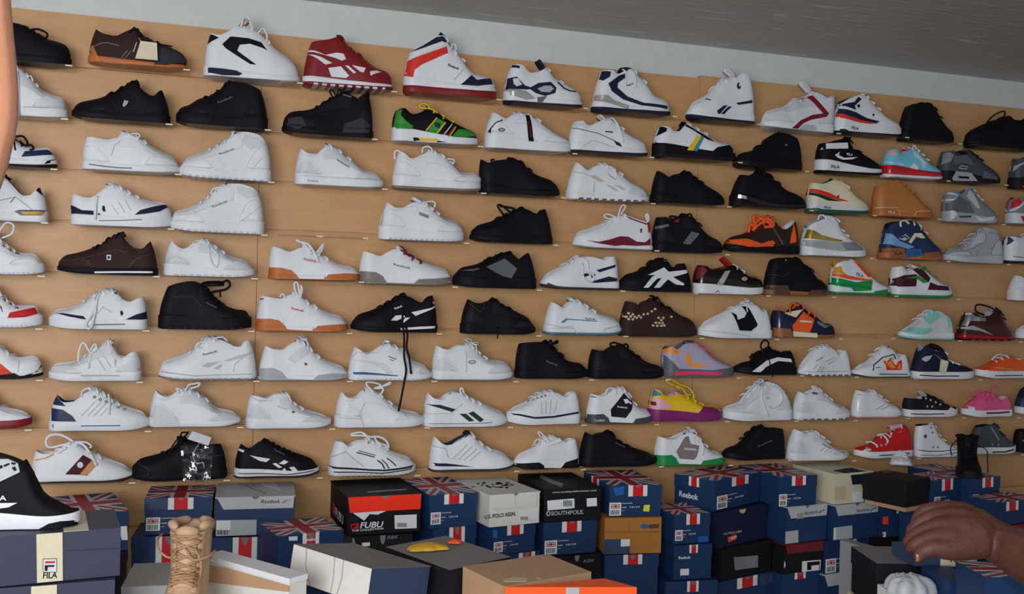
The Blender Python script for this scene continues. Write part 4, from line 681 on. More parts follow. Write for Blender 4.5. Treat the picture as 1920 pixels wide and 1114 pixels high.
S(6, 'Z', 1445, 1306, 634, [(1437, 579), (1431, 582), (1426, 585), (1418, 576), (1405, 569), (1388, 572), (1367, 580), (1341, 593), (1318, 605), (1308, 614)], 4, (15, 11), 'W', 'W', None, 'W2', nl=5, bow=.7, P=[('side_panel', 'K', [(1652, 175), (1690, 192), (1700, 230), (1752, 212), (1768, 180), (1730, 132), (1772, 132), (1848, 262), (1843, 276), (1800, 310), (1715, 306), (1690, 240)], 'K', 'black side panel with a white cut-out'), ('sole_seam', 'W3', [(1440, 305), (1640, 325), (1800, 345)], 'K', 5)], lab='white low-top with black side panel, left of the orange panelled shoe, sixth row')
S(6, 'L', 93, 556, 358, [(106, 160), (160, 168), (212, 172), (250, 145), (290, 122), (340, 162), (420, 212), (480, 258), (545, 270), (555, 302)], 4, (26, 22), 'N', 'GB', None, 'K', tg=(268, 108), tgc='OR', lc='OR', nl=6, lp=[(1.5, [(228, 180), (238, 130), (265, 112), (285, 122), (255, 150)]), (.9, [(125, 128), (160, 150), (200, 175)])],
  P=[('side_panel', 'OR', [(246, 270), (330, 172), (410, 226), (376, 320), (252, 312)], 'orange side panel'), ('side_mark', 'CR', [(300, 238), (390, 245)], 12, .004), ('eyestay', 'CR', [(180, 182), (250, 160), (322, 155), (272, 212), (222, 196)], 'cream eyestay'), ('vamp', 'GY', [(430, 240), (500, 262), (540, 268), (490, 290), (440, 260)]), ('heel_panel', 'GN', [(95, 180), (180, 180), (270, 215), (245, 260), (230, 295), (100, 285)]), ('heel_sole', 'GB', [(94, 285), (232, 295), (255, 358), (96, 356)]), ('mid_sole', 'CR', [(250, 312), (430, 326), (432, 358), (256, 350)], 'cream midsole')], lab='navy sneaker with orange side panel and laces on a gum sole, sixth row')
S(6, 'L', 1409, 1010, 372, [(1390, 216), (1370, 212), (1340, 195), (1300, 170), (1250, 160), (1190, 195), (1130, 240), (1070, 282), (1025, 308), (1011, 342)], 4, (50, 40), 'W2', 'W', ('MI', 12), 'MI', tg=(1245, 152), tgc='MI', lc='W', nl=6, P=[('toe_cap', 'MI', [(1015, 322), (1110, 286), (1250, 292), (1262, 310), (1200, 336), (1030, 332)], 'mint toe cap'), ('collar', 'MI', [(1190, 205), (1250, 165), (1302, 175), (1330, 205), (1240, 262), (1200, 240)], 'mint eyestay'), ('heel_panel', 'MI', [(1370, 215), (1392, 218), (1400, 280), (1385, 290)])], lab='mint and white low-top with its toe to the left, right of the empty sixth-row shelf')
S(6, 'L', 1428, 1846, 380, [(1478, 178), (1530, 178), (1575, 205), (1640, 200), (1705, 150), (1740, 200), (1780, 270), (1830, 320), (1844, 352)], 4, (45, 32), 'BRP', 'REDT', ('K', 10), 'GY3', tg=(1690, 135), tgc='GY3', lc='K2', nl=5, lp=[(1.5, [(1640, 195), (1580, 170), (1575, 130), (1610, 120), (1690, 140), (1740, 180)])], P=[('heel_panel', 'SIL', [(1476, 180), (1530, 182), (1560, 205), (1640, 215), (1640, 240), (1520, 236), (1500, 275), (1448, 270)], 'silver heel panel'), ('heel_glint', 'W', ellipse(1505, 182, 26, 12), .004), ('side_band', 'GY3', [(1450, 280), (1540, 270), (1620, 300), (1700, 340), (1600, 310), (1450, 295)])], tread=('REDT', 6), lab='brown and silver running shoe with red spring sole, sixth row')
S(6, 'L', 2265, 1850, 378, [(2240, 205), (2190, 232), (2150, 225), (2090, 190), (2020, 220), (1950, 252), (1890, 278), (1860, 295), (1851, 335)], 3, (60, 45), 'W', 'W', nl=5, ov=1, lab='white shoe with only its toe inside the right edge, sixth row')
# ---- row 7
S(7, 'I', -350, 303, 772, [(-342, 500), (-250, 560), (-120, 542), (-50, 520), (60, 585), (140, 622), (230, 612), (272, 622), (300, 660)], 3, (60, 40), 'W', 'W', ('K', 22), 'K', nl=4, P=[('side_panel', 'RB', [(-60, 700), (-20, 650), (10, 665), (92, 735), (60, 755), (-60, 750)], 'red side wedge'), ('sole_edge', 'K', [(0, 742), (100, 728), (150, 752), (270, 718), (292, 655), (302, 690), (200, 756), (0, 772)], 'black outsole rising round the toe'), ('seam', 'W3', [(140, 640), (130, 720)], 5)], lab='white shoe with red wedge and black toe edge, left end of the seventh row')
S(7, 'I', 1012, 356, 786, [(988, 572), (945, 580), (880, 618), (840, 580), (792, 500), (720, 545), (640, 592), (560, 640), (450, 660), (385, 672), (360, 712)], 4, (65, 50), 'W', 'W', None, 'W2', tg=(775, 490), nl=6, ov='W2', lp=[(1.4, [(650, 590), (600, 510), (570, 560), (560, 640), (580, 655)]), (1.4, [(660, 590), (690, 540), (650, 600), (640, 690)]), (1.1, [(640, 580), (680, 520), (700, 560)])], P=[('sole_line', 'GY3', [(580, 747), (860, 747)], 8), ('emblem', 'W3', [(825, 625), (840, 630), (832, 690), (822, 660)]), ('seam', 'W3', [(740, 590), (800, 690)], 5), ('seam', 'W3', [(700, 620), (760, 710)], 5)], lab='white low-top with upright lace loops, left of the grey-striped runner, seventh row')
S(7, 'I', 1840, 1145, 780, [(1802, 490), (1770, 495), (1725, 540), (1690, 535), (1630, 505), (1560, 482), (1490, 472), (1430, 540), (1330, 590), (1235, 630), (1165, 658), (1148, 702)], 5, (62, 45), 'W', 'W', ('SG', 10), 'W2', tg=(1520, 466), nl=7, lp=[(1.1, [(1470, 500), (1420, 520), (1410, 560), (1450, 545)]), (1.1, [(1540, 480), (1600, 470), (1640, 500)])],
  P=[('side_mark', 'W3', [(1610, 640), (1700, 605), (1812, 572), (1740, 620), (1650, 642)], 'grey arrow mark'), ('side_stripe', 'W3', [(1450, 680), (1490, 655), (1580, 645), (1500, 690)]), ('side_stripe', 'W3', [(1530, 695), (1590, 665), (1602, 672), (1570, 702)]), ('sole_line', 'GY3', [(1160, 715), (1400, 748), (1835, 730)], 5), ('heel_seam', 'W3', [(1680, 720), (1690, 660), (1800, 580)], 5)], T=[('Reebok', 'GY2', (1462, 602), (1565, 575), 14)], tread=('SG', 12), lab='white classic runner with grey arrow stripes, toe to the left, seventh row')
S(7, 'J', 93, 737, 742, [(143, 490), (200, 515), (265, 522), (330, 480), (395, 460), (460, 512), (520, 572), (600, 612), (700, 652), (735, 692)], 4, (22, 20), 'W', 'W3', None, 'W2', nl=6, bow=.7, P=[('heel_sole', 'GY3', [(96, 652), (200, 652), (262, 682), (302, 742), (98, 738)], .004, 'grey heel wedge'), ('toe_sole', 'GY3', [(488, 742), (532, 702), (640, 690), (737, 670), (735, 712)], .004, 'grey toe wedge'), ('mid_sole', 'W', [(302, 728), (280, 700), (520, 705), (490, 738)]), ('eyestay', 'W2', [(400, 500), (460, 520), (440, 560), (350, 620), (300, 590)]), ('flag_mark', 'DR', [(425, 615), (445, 618), (442, 636), (428, 632)])], lab='white sneaker with grey heel and toe wedges, seventh row')
S(7, 'J', 740, 1337, 742, [(782, 500), (822, 522), (865, 552), (940, 520), (1010, 478), (1080, 502), (1150, 542), (1200, 602), (1280, 636), (1335, 682)], 4, (62, 40), 'W', 'W', None, 'W2', tg=(1008, 448), nl=6, P=[('sole_stripe', 'B', [(744, 680), (850, 682), (1100, 706), (1095, 713), (850, 700), (744, 696)], 'blue stripe along the sole'), ('side_swoop', 'W2', [(770, 590), (900, 600), (1010, 620), (1060, 690), (1020, 690), (960, 640), (860, 612)]), ('tongue_mark', 'GY2', [(1040, 470), (1078, 500)], 8), ('side_mark', 'GY2', [(1030, 570), (1085, 590)], 7), ('side_mark', 'GY2', [(1040, 592), (1070, 602)], 5), ('heel_seam', 'W3', [(760, 580), (800, 540), (960, 545)], 4), ('toe_guard', 'W2', [(1230, 690), (1270, 650), (1332, 670), (1334, 700)])], tread=('W3', 16),
  lab='white runner with blue sole stripe, crossed by hanging black laces, seventh row')
S(7, 'J', 1343, 1920, 744, [(1368, 490), (1410, 512), (1462, 522), (1530, 492), (1605, 490), (1680, 552), (1740, 592), (1850, 612), (1910, 652), (1919, 692)], 4, (70, 50), 'W', 'W', ('SG', 8), 'W2', nl=6, ov='W2', bow=1.1, P=[('badge', 'GY', ellipse(1632, 610, 28, 15)), ('badge_inner', 'W3', ellipse(1632, 610, 19, 9), .004), ('heel_seam', 'W3', [(1590, 680), (1590, 540)], 5)], lab='white court shoe with oval grey badge and lace bow, seventh row')
S(7, 'K', 96, 615, 655, [(122, 405), (180, 397), (250, 392), (310, 388), (360, 425), (430, 490), (480, 532), (570, 552), (608, 582), (614, 612)], 3, (60, 45), 'K', 'K', lin_='K', lc='K', nl=6, ov=1, tg=(330, 384), lp=[(1.4, [(330, 420), (360, 378), (375, 420), (345, 440)]), (1.6, [(345, 410), (408, 395), (405, 382), (370, 410)])], P=[('heel_mark', 'GY3', [(108, 458), (130, 458)], 7)], T=[('Reebok', 'GY2', (320, 532), (402, 562), 14)], lab='black high-top with tied bow and small grey lettering, seventh row')
S(7, 'K', 620, 1160, 655, [(648, 440), (700, 450), (745, 456), (790, 425), (855, 415), (920, 462), (1000, 512), (1080, 552), (1150, 572), (1172, 612)], 4, (60, 45), 'K', 'K', lin_='K', lc='K', nl=6, ov='K2', tg=(840, 402), lp=[(1.3, [(860, 430), (800, 420), (790, 400), (830, 396), (860, 420), (900, 440), (920, 420), (900, 405), (870, 425)]), (1.2, [(900, 460), (950, 460), (960, 480), (930, 490)])], lab='black smooth leather low-top with curled laces, left of the lavender and orange runner')
S(7, 'K', 1150, 1667, 642, [(1158, 440), (1200, 418), (1240, 440), (1300, 400), (1375, 396), (1440, 432), (1500, 490), (1580, 530), (1650, 562), (1666, 595)], 4, (60, 50), 'LV', 'GY2', None, 'GY2', tg=(1310, 384), tgc='GY2', lc='FP', nl=5, P=[('heel_panel', 'OG', [(1153, 442), (1200, 414), (1232, 440), (1305, 456), (1250, 476), (1168, 466)], 'orange heel collar'), ('mudguard', 'GY2', [(1138, 480), (1205, 512), (1282, 590), (1440, 602), (1580, 585), (1664, 572), (1664, 610), (1400, 612), (1140, 600)], 'grey side guard'), ('side_mark', 'OG', [(1320, 482), (1350, 470), (1360, 530), (1400, 546), (1492, 546), (1440, 566), (1370, 566), (1330, 540)], 'orange swoosh'), ('sole_stripe', 'FP', [(1240, 602), (1420, 600), (1602, 608), (1580, 628), (1400, 622), (1242, 630)], 'pink sole stripe'), ('vamp', 'PK', [(1500, 525), (1640, 545)], 10)], lab='lavender running shoe with orange swoosh and pink sole stripe, seventh row')
S(7, 'Z', 1492, 1373, 703, [(1483, 658), (1476, 659), (1468, 664), (1456, 658), (1444, 655), (1420, 664), (1407, 678), (1392, 681), (1379, 686), (1375, 691)], 4, (13, 9), 'K', 'K', lin_='K', lc='K', nl=6, tg=(1440, 650), lp=[(1.4, [(1432, 664), (1428, 648), (1436, 638), (1444, 644), (1438, 658)]), (1.0, [(1439, 668), (1440, 690), (1439, 705)]), (1.4, [(1409, 676), (1410, 666), (1418, 664)])], P=[('side_stripe', 'W', [(1408, 697), (1437, 676), (1459, 670), (1484, 673), (1487, 679), (1459, 677), (1436, 688), (1424, 698)], 'white curved side stripe')], lab='black sporty low shoe with white curved stripe and standing lace loop, seventh row')
S(7, 'L', 668, 274, 636, [(642, 450), (605, 448), (575, 482), (545, 450), (480, 416), (400, 442), (340, 502), (295, 560), (277, 598)], 4, (45, 32), 'W', 'W', None, 'W2', nl=6, tread=('GY2', 7), ov=0, P=[('side_stripe', 'GY', [(418, 525), (470, 498)], 5), ('side_stripe', 'W3', [(390, 590), (430, 550), (440, 560)], 6), ('side_stripe', 'GY3', [(430, 600), (455, 565)], 6), ('side_stripe', 'GY3', [(455, 600), (475, 570)], 6), ('side_mark', 'W3', [(490, 530), (560, 500)], 6), ('side_mark', 'W3', [(510, 548), (570, 515)], 6), ('sole_line', 'GY3', [(285, 602), (660, 600)], 4)], lab='white runner with fine grey strokes, between the black shoe and the flame-painted shoe, seventh row')
S(7, 'L', 1092, 670, 645, [(1068, 480), (1040, 476), (1005, 500), (965, 450), (910, 422), (850, 470), (780, 532), (705, 570), (673, 602)], 4, (36, 34), 'W', 'W', ('K2', 5), 'W2', tg=(900, 418), nl=5, P=[('picture', 'RB', [(900, 522), (935, 530), (960, 502), (985, 545), (1005, 560), (1020, 530), (1046, 520), (1046, 590), (930, 592), (925, 555)], 'red and orange flame picture'), ('picture_flame', 'OG', [(915, 525), (945, 535), (962, 512), (975, 550), (1000, 575), (960, 580), (940, 560)], .004), ('picture_flame', 'OG', [(1010, 580), (1030, 540), (1036, 585)], .004), ('outline', 'K2', [(825, 595), (830, 555), (900, 500), (985, 478), (1000, 510)], 6), ('sole_line', 'N', [(875, 620), (980, 622), (1092, 622)], 6), ('side_mark', 'GY2', [(845, 575), (880, 570)], 5), ('patch', 'W3', ellipse(975, 505, 12, 12), .005)], lab='white skate shoe with red and orange flame picture, seventh row')
S(7, 'L', 1097, 1556, 656, [(1148, 455), (1180, 405), (1225, 432), (1270, 455), (1325, 442), (1335, 500), (1390, 535), (1460, 562), (1530, 575), (1553, 602)], 4, (52, 52), 'N', 'W', None, 'W3', tg=(1240, 402), tgc='K2', lc='W', nl=5, P=[('side_patch', 'W3', [(1172, 512), (1195, 492), (1230, 488), (1250, 484), (1225, 520), (1195, 532)]), ('sole_line', 'K', [(1098, 622), (1280, 635), (1455, 634)], 7), ('heel_badge', 'K', [(1097, 618), (1115, 620), (1115, 640), (1098, 638)])], tagp=[('paper_tag', 'CR', [(1312, 512), (1368, 530), (1340, 610), (1285, 598)])], lab='dark canvas high-top with cream paper tag and white rubber sole, seventh row', wid=.9)
S(7, 'L', 1960, 1556, 650, [(1945, 512), (1900, 508), (1868, 520), (1840, 505), (1800, 490), (1740, 502), (1680, 540), (1610, 572), (1570, 595), (1560, 618)], 4, (50, 50), 'OR', 'W', None, 'W2', nl=5, lc='W', wid=.9, tg=(1770, 480), tgc='W2', lp=[(1.6, [(1690, 520), (1720, 490), (1765, 474)])], P=[('toe_cap', 'W', [(1560, 625), (1570, 598), (1615, 575), (1640, 590), (1650, 610), (1600, 632)], 'white rubber toe cap'), ('sole_line', 'N', [(1700, 632), (1920, 630)], 6), ('seam', 'BE', [(1660, 560), (1850, 590)], 4)], lab='bright orange canvas low-top with white rubber sole, right end of the seventh row')
# ---- row 8
S(8, 'M', -425, 223, 442, [(-415, 150), (-300, 222), (-200, 202), (-110, 180), (0, 275), (60, 292), (150, 312), (205, 338), (221, 362)], 3, (55, 60), 'W', 'DR', None, 'R', nl=4, P=[('seam', 'W3', [(0, 300), (80, 330), (200, 345)], 4)], lab='white low-top with dark red sole, left end of the eighth row')
S(8, 'M', 356, 1070, 452, [(408, 195), (470, 242), (535, 236), (600, 185), (680, 152), (740, 182), (800, 230), (880, 270), (960, 300), (1042, 332), (1068, 392)], 4, (72, 60), 'W', 'W', None, 'N', tg=(660, 128), nl=7, lp=[(1.2, [(780, 190), (790, 260), (790, 330)]), (1.2, [(590, 205), (590, 170), (640, 145), (655, 160)])], ey=('GY2', [(680, 210), (722, 228), (765, 245), (850, 285), (895, 300)]),
  P=[('heel_tab', 'NB', [(408, 200), (430, 205), (472, 275), (385, 262)], 'navy heel tab'), ('heel_panel', 'NB', [(374, 286), (450, 300), (520, 346), (546, 386), (370, 380)], 'navy heel panel'), ('sole_badge', 'NB', [(356, 402), (384, 406), (384, 430), (356, 426)]), ('sole_line', 'B', [(582, 418), (720, 416), (865, 414)], 7), ('side_ribs', 'W3', [ribbon([(x, 345), (x+95, 245)], 6) for x in (585, 630, 675, 720)])], lab='white ribbed low-top with navy heel panels, eighth row')
S(8, 'M', 1078, 1724, 424, [(1118, 155), (1160, 192), (1215, 206), (1275, 172), (1345, 155), (1420, 187), (1500, 242), (1560, 292), (1650, 312), (1715, 352), (1723, 388)], 4, (65, 40), 'W', 'W', None, 'W2', nl=6, ov='W2', lp=[(1.4, [(1330, 170), (1360, 125), (1400, 115), (1438, 110), (1425, 135), (1370, 150)]), (1.2, [(1320, 165), (1270, 150), (1290, 185)])], P=[('heel_sole', 'W2', [(1084, 345), (1220, 340), (1270, 355), (1300, 415), (1084, 415)])], lab='white court shoe with loose lace bow, right of the ribbed navy-heeled low-top, eighth row')
S(8, 'N', 6, 610, 436, [(38, 190), (90, 200), (150, 216), (215, 188), (285, 185), (350, 262), (430, 302), (530, 332), (600, 370), (608, 402)], 4, (75, 45), 'W', 'W', None, 'W3', nl=6, ov='W2', tg=(260, 180), lp=[(1.1, [(270, 190), (310, 200), (330, 250), (300, 240)])], P=[('flag_mark', 'DR', [(335, 308), (358, 312), (352, 325), (338, 322)]), ('side_label', 'W3', [(230, 275), (300, 300)], 8), ('heel_seam', 'W3', [(30, 200), (100, 240), (200, 235)], 5)], lab='white court shoe with a tiny red flag mark, eighth row')
S(8, 'N', 643, 1287, 428, [(688, 170), (730, 210), (785, 216), (840, 170), (885, 150), (960, 192), (1050, 262), (1130, 302), (1240, 332), (1284, 372)], 4, (80, 50), 'W', 'W', None, 'W2', nl=6, ov=1, lp=[(1.3, [(920, 170), (880, 130), (880, 105), (940, 110), (980, 130), (930, 150)]), (1.3, [(940, 150), (1000, 130), (1045, 105), (1040, 120), (970, 140)]), (1.3, [(950, 150), (995, 150), (985, 185), (965, 205)])], P=[('heel_rib', 'W3', [(655, 330), (830, 345)], 5), ('heel_rib', 'W3', [(655, 355), (840, 368)], 5), ('heel_seam', 'W3', [(850, 420), (820, 330), (860, 250)], 5), ('toe_line', 'W3', [(1110, 290), (1150, 330), (1180, 370)], 5)], lab='white low-top with ribbed heel and wide lace bow, eighth row')
S(8, 'N', 1278, 1877, 424, [(1308, 180), (1350, 216), (1405, 226), (1450, 190), (1500, 178), (1565, 192), (1640, 236), (1715, 262), (1800, 302), (1865, 332), (1875, 372)], 5, (55, 40), 'W', 'W', None, 'W2', tg=(1480, 168), nl=6, lp=[(1.3, [(1560, 195), (1550, 160), (1565, 148), (1580, 185)])], P=[('side_logo', 'FG', [(1305, 260), (1400, 266), (1520, 300), (1490, 318), (1400, 290)], 'dark green arrow stripe'), ('side_logo', 'FG', [(1540, 330), (1590, 330), (1648, 380), (1612, 386)], 'dark green stripe'), ('side_logo', 'FG', [(1604, 326), (1640, 312), (1715, 370), (1690, 390)], 'dark green stripe'), ('heel_tab', 'FG', [(1279, 282), (1296, 285), (1296, 345), (1281, 330)]), ('sole_line', 'GY2', [(1300, 398), (1600, 402), (1780, 392)], 4), ('seam', 'W3', [(1300, 330), (1480, 325), (1560, 260)], 4)], lab='white runner with dark green arrow stripes, eighth row')
S(8, 'O', 560, 36, 408, [(537, 170), (500, 178), (452, 207), (420, 192), (370, 167), (290, 176), (210, 226), (130, 266), (65, 298), (40, 320)], 4, (70, 72), 'W', 'W', None, 'W2', tg=(350, 158), nl=8, P=[('sole_line', 'N', [(40, 322), (130, 338), (240, 360), (380, 352), (558, 320)], 13, 'navy line around the sole'), ('seam', 'W3', [(290, 330), (285, 250)], 4), ('seam', 'W3', [(320, 330), (320, 240)], 4), ('seam', 'W3', [(350, 330), (355, 230)], 4), ('seam', 'W3', [(380, 320), (400, 230)], 4)], ey=('GY2', [(205, 245), (235, 235), (262, 222), (290, 210), (318, 200)]), lab='white court shoe with navy line around the sole, toe to the left, eighth row')
S(8, 'O', 603, 1082, 404, [(638, 185), (700, 200), (745, 188), (795, 150), (855, 142), (900, 182), (940, 250), (1000, 292), (1060, 312), (1080, 342)], 4, (22, 18), 'W', 'DGY', None, 'W2', nl=5, tg=(840, 132), lp=[(1.4, [(760, 190), (765, 160), (800, 145), (825, 170), (815, 195)])], P=[('side_panel', 'K2', [(785, 300), (882, 180), (910, 215), (945, 242), (940, 300), (895, 360), (790, 350)], 'black side panel'), ('panel_cut', 'W', [(875, 225), (905, 222), (920, 245), (895, 258)], .005), ('panel_cut', 'W', [(888, 250), (915, 240), (935, 258)], 12, .005), ('heel_sole', 'DGY', [(606, 330), (730, 332), (766, 360), (782, 400), (606, 402)], .004, 'dark grey heel wedge'), ('toe_sole', 'DGY', [(943, 404), (972, 366), (1082, 344), (1077, 382)], .004, 'dark grey toe wedge'), ('heel_mark', 'GY2', [(638, 205), (678, 212)], 7), ('mid_sole', 'W', [(778, 390), (762, 352), (965, 370), (945, 396)])], T=[('Reebok', 'W', (668, 382), (742, 386), 18), ('Reebok', 'W', (835, 284), (905, 292), 12)], lab='white sneaker with black side panel and dark grey sole wedges, eighth row')
S(8, 'O', 1056, 1583, 384, [(1083, 150), (1112, 156), (1152, 196), (1205, 200), (1250, 182), (1305, 202), (1370, 232), (1440, 266), (1520, 276), (1570, 292), (1581, 332)], 5, (85, 55), 'Y', 'PU', None, 'PK', tg=(1240, 165), tgc='PK', lc='Y', nl=5, lp=[(1.3, [(1250, 130), (1200, 105), (1190, 85), (1230, 85), (1290, 120), (1350, 140), (1380, 170), (1400, 215), (1385, 275 - 65)]), (1.3, [(1260, 130), (1310, 150), (1340, 190), (1370, 200)]), (1.0, [(1260, 130), (1300, 165)])],
  P=[('heel_tab', 'BL', [(1060, 240), (1068, 180), (1086, 150), (1110, 158), (1150, 194), (1092, 206), (1075, 265)], 'blue heel tab'), ('heel_panel', 'PK', [(1078, 262), (1094, 214), (1160, 226), (1232, 290), (1062, 296)], 'pink heel panel'), ('emblem', 'MR', ellipse(1100, 258, 8, 14), .004), ('toe_cap', 'PU', [(1405, 340), (1452, 280), (1530, 270), (1578, 312), (1578, 372), (1400, 386)], 'purple toe cap')], lab='yellow sneaker with purple sole and blue heel tab, eighth row')
S(8, 'Z', 1482, 1352, 789, [(1474, 742), (1463, 726), (1449, 713), (1430, 708), (1418, 714), (1404, 730), (1384, 754), (1368, 760), (1356, 765), (1353, 772)], 3, (20, 14), 'W', 'W', None, 'W2', tg=(1428, 702), nl=6, ov='W2', lp=[(1.4, [(1432, 722), (1452, 720), (1464, 738), (1460, 756), (1445, 764), (1434, 760)]), (1.3, [(1428, 720), (1424, 745), (1431, 770), (1436, 778)]), (1.2, [(1420, 712), (1405, 730), (1390, 752)])], P=[('badge', 'W3', ellipse(1440, 745, 4, 3)), ('tongue_mark', 'GY3', [(1426, 706), (1426, 718)], 7, .012)], lab='white mid-top with a big lace loop on its side, toe to the left, eighth row')
S(8, 'P', 243, 662, 376, [(282, 170), (322, 192), (360, 175), (425, 152), (470, 192), (540, 242), (600, 276), (650, 292), (660, 322)], 3, (55, 42), 'W', 'W', None, 'W2', nl=6, ov='W2', tg=(412, 126), tread=('GY2', 7), P=[('tongue_mark', 'GY2', ellipse(398, 180, 12, 8), .02), ('sole_line', 'GY3', [(260, 362), (380, 370)], 5)], lab='white low-top with pointed tongue, left of the glossy white shoe, eighth row')
S(8, 'P', 666, 1037, 360, [(698, 160), (742, 172), (775, 178), (815, 165), (870, 202), (940, 252), (1002, 276), (1034, 312)], 3, (45, 32), 'GW', 'W', ('PK', 8), 'W2', nl=5, tg=(800, 158), P=[('heel_line', 'GY', [(692, 190), (740, 195)], 5), ('side_stripe', 'W3', [(850, 300), (920, 260)], 8), ('side_stripe', 'W3', [(890, 300), (950, 275)], 8)], lab='glossy white low-top left of the black canvas low-top, eighth row')
S(8, 'P', 1040, 1438, 354, [(1050, 215), (1105, 216), (1150, 222), (1205, 195), (1260, 212), (1330, 250), (1395, 276), (1435, 302)], 3, (52, 48), 'K2', 'W', None, 'W3', tg=(1170, 160), tgc='W3', nl=5, lc='K', wid=.9, ey=('W2', [(1220, 220), (1250, 232), (1285, 248), (1315, 262), (1220, 278), (1255, 278)]), P=[('sole_line', 'K', [(1085, 330), (1220, 334), (1350, 330)], 6), ('heel_badge', 'K2', [(1045, 318), (1072, 322), (1072, 336), (1046, 334)]), ('toe_cap', 'W', [(1385, 300), (1400, 280), (1434, 300), (1436, 315), (1395, 318)], 'white rubber toe cap')], lab='black canvas low-top with white rubber sole and white tongue, eighth row')
S(8, 'P', 1832, 1460, 354, [(1812, 205), (1782, 206), (1745, 230), (1690, 192), (1620, 184), (1560, 222), (1505, 260), (1475, 280), (1462, 306)], 3, (48, 46), 'P', 'W', None, 'PK', tg=(1640, 170), nl=6, lc='P', wid=.9, lp=[(1.5, [(1690, 230), (1660, 200), (1700, 140), (1740, 130), (1745, 180), (1700, 220)]), (1.5, [(1680, 220), (1600, 165), (1560, 190), (1640, 230)]), (1.4, [(1660, 210), (1590, 220), (1540, 250)]), (1.4, [(1640, 250), (1580, 240), (1530, 265)])], P=[('toe_cap', 'W', [(1462, 310), (1475, 285), (1520, 265), (1550, 285), (1555, 308), (1500, 320)], 'white rubber toe cap'), ('sole_stripe', 'MR', [(1645, 325), (1740, 324), (1828, 316)], 12)], lab='pink canvas low-top with pink bow, right end of the eighth row')
S(8, 'P', 1846, 2230, 332, [(1870, 215), (1900, 165), (1950, 130), (2010, 115), (2080, 200), (2150, 245), (2210, 270), (2228, 290)], 3, (48, 44), 'DN', 'W', None, 'N', nl=4, wid=.9, lc='W', P=[('heel_badge', 'K', [(1852, 288), (1890, 290), (1888, 306), (1852, 304)])], lab='navy canvas high-top cut by the right edge on the eighth row')
# ---- row 9 (bottom)
S(9, 'M', 230, 958, 828, [(258, 590), (320, 610), (392, 605), (455, 560), (525, 530), (620, 592), (700, 628), (790, 662), (900, 706), (954, 752)], 4, (70, 42), 'W', 'W', ('BR', 14), 'W2', nl=5, tg=(500, 522), lp=[(1.6, [(530, 535), (440, 487), (360, 488), (328, 530), (350, 575), (440, 560), (510, 540)]), (1.6, [(540, 535), (600, 560), (650, 620), (698, 695)]), (1.3, [(560, 535), (620, 540), (655, 565), (645, 580)]), (1.2, [(480, 580), (400, 590), (420, 610), (480, 570)])],
  P=[('side_stripe', 'M', [(470, 766), (597, 626), (662, 662), (572, 768)], 'maroon diagonal stripe'), ('side_stripe', 'TAN', [(572, 768), (662, 662), (706, 690), (626, 775)], 'tan diagonal stripe'), ('badge', 'W2', ellipse(578, 697, 22, 22), .005), ('collar_line', 'GO', [(252, 664), (330, 648), (390, 620)], 8), ('sole_mark', 'BR', [(840, 820), (900, 792), (955, 768), (950, 785), (880, 825)])], lab='white shoe with maroon and tan diagonal stripes, left end of the bottom row')
S(9, 'M', 1628, 946, 810, [(1592, 550), (1540, 556), (1460, 565), (1400, 530), (1335, 515), (1240, 590), (1120, 632), (1010, 662), (952, 705)], 4, (55, 45), 'K', 'K', lin_='K', lc='K', nl=6, tg=(1310, 502), bow=1.0, P=[('seam', 'K3', [(1530, 630), (1620, 620)], 5), ('toe_seam', 'K3', [(1000, 690), (1080, 730), (1060, 780)], 5)], lab='black shoe with a clear plastic bag hung on it, bottom row')
S(9, 'Z', 440, 596, 896, [(451, 832), (466, 842), (474, 840), (484, 830), (499, 827), (517, 836), (538, 846), (569, 856), (590, 867), (595, 878)], 4, (18, 12), 'K', 'W', ('K2', 3), 'K', lc='K', nl=5, P=[('side_logo', 'W', [(30, 628), (90, 640), (180, 655), (150, 678), (100, 668)], 'N', 'white arrow logo'), ('side_logo', 'W', [(195, 690), (220, 683), (265, 715), (240, 720)], 'N'), ('side_logo', 'W', [(240, 688), (280, 662), (310, 675), (280, 695)], 'N'), ('side_logo', 'W', [(255, 748), (282, 720), (302, 748)], 'N'), ('side_logo', 'W', [(315, 716), (350, 710), (385, 748), (350, 752)], 'N'), ('heel_mark', 'W', [(1722, 588), (1756, 600)], 'M', 16), ('sole_line', 'K2', [(-130, 750), (100, 760), (300, 768), (500, 735)], 'N', 5)], T=[('Reebok', 'GY2', (205, 592), (285, 632), 12, 'N')], lab='black runner with white arrow logo and thick white sole, bottom row')
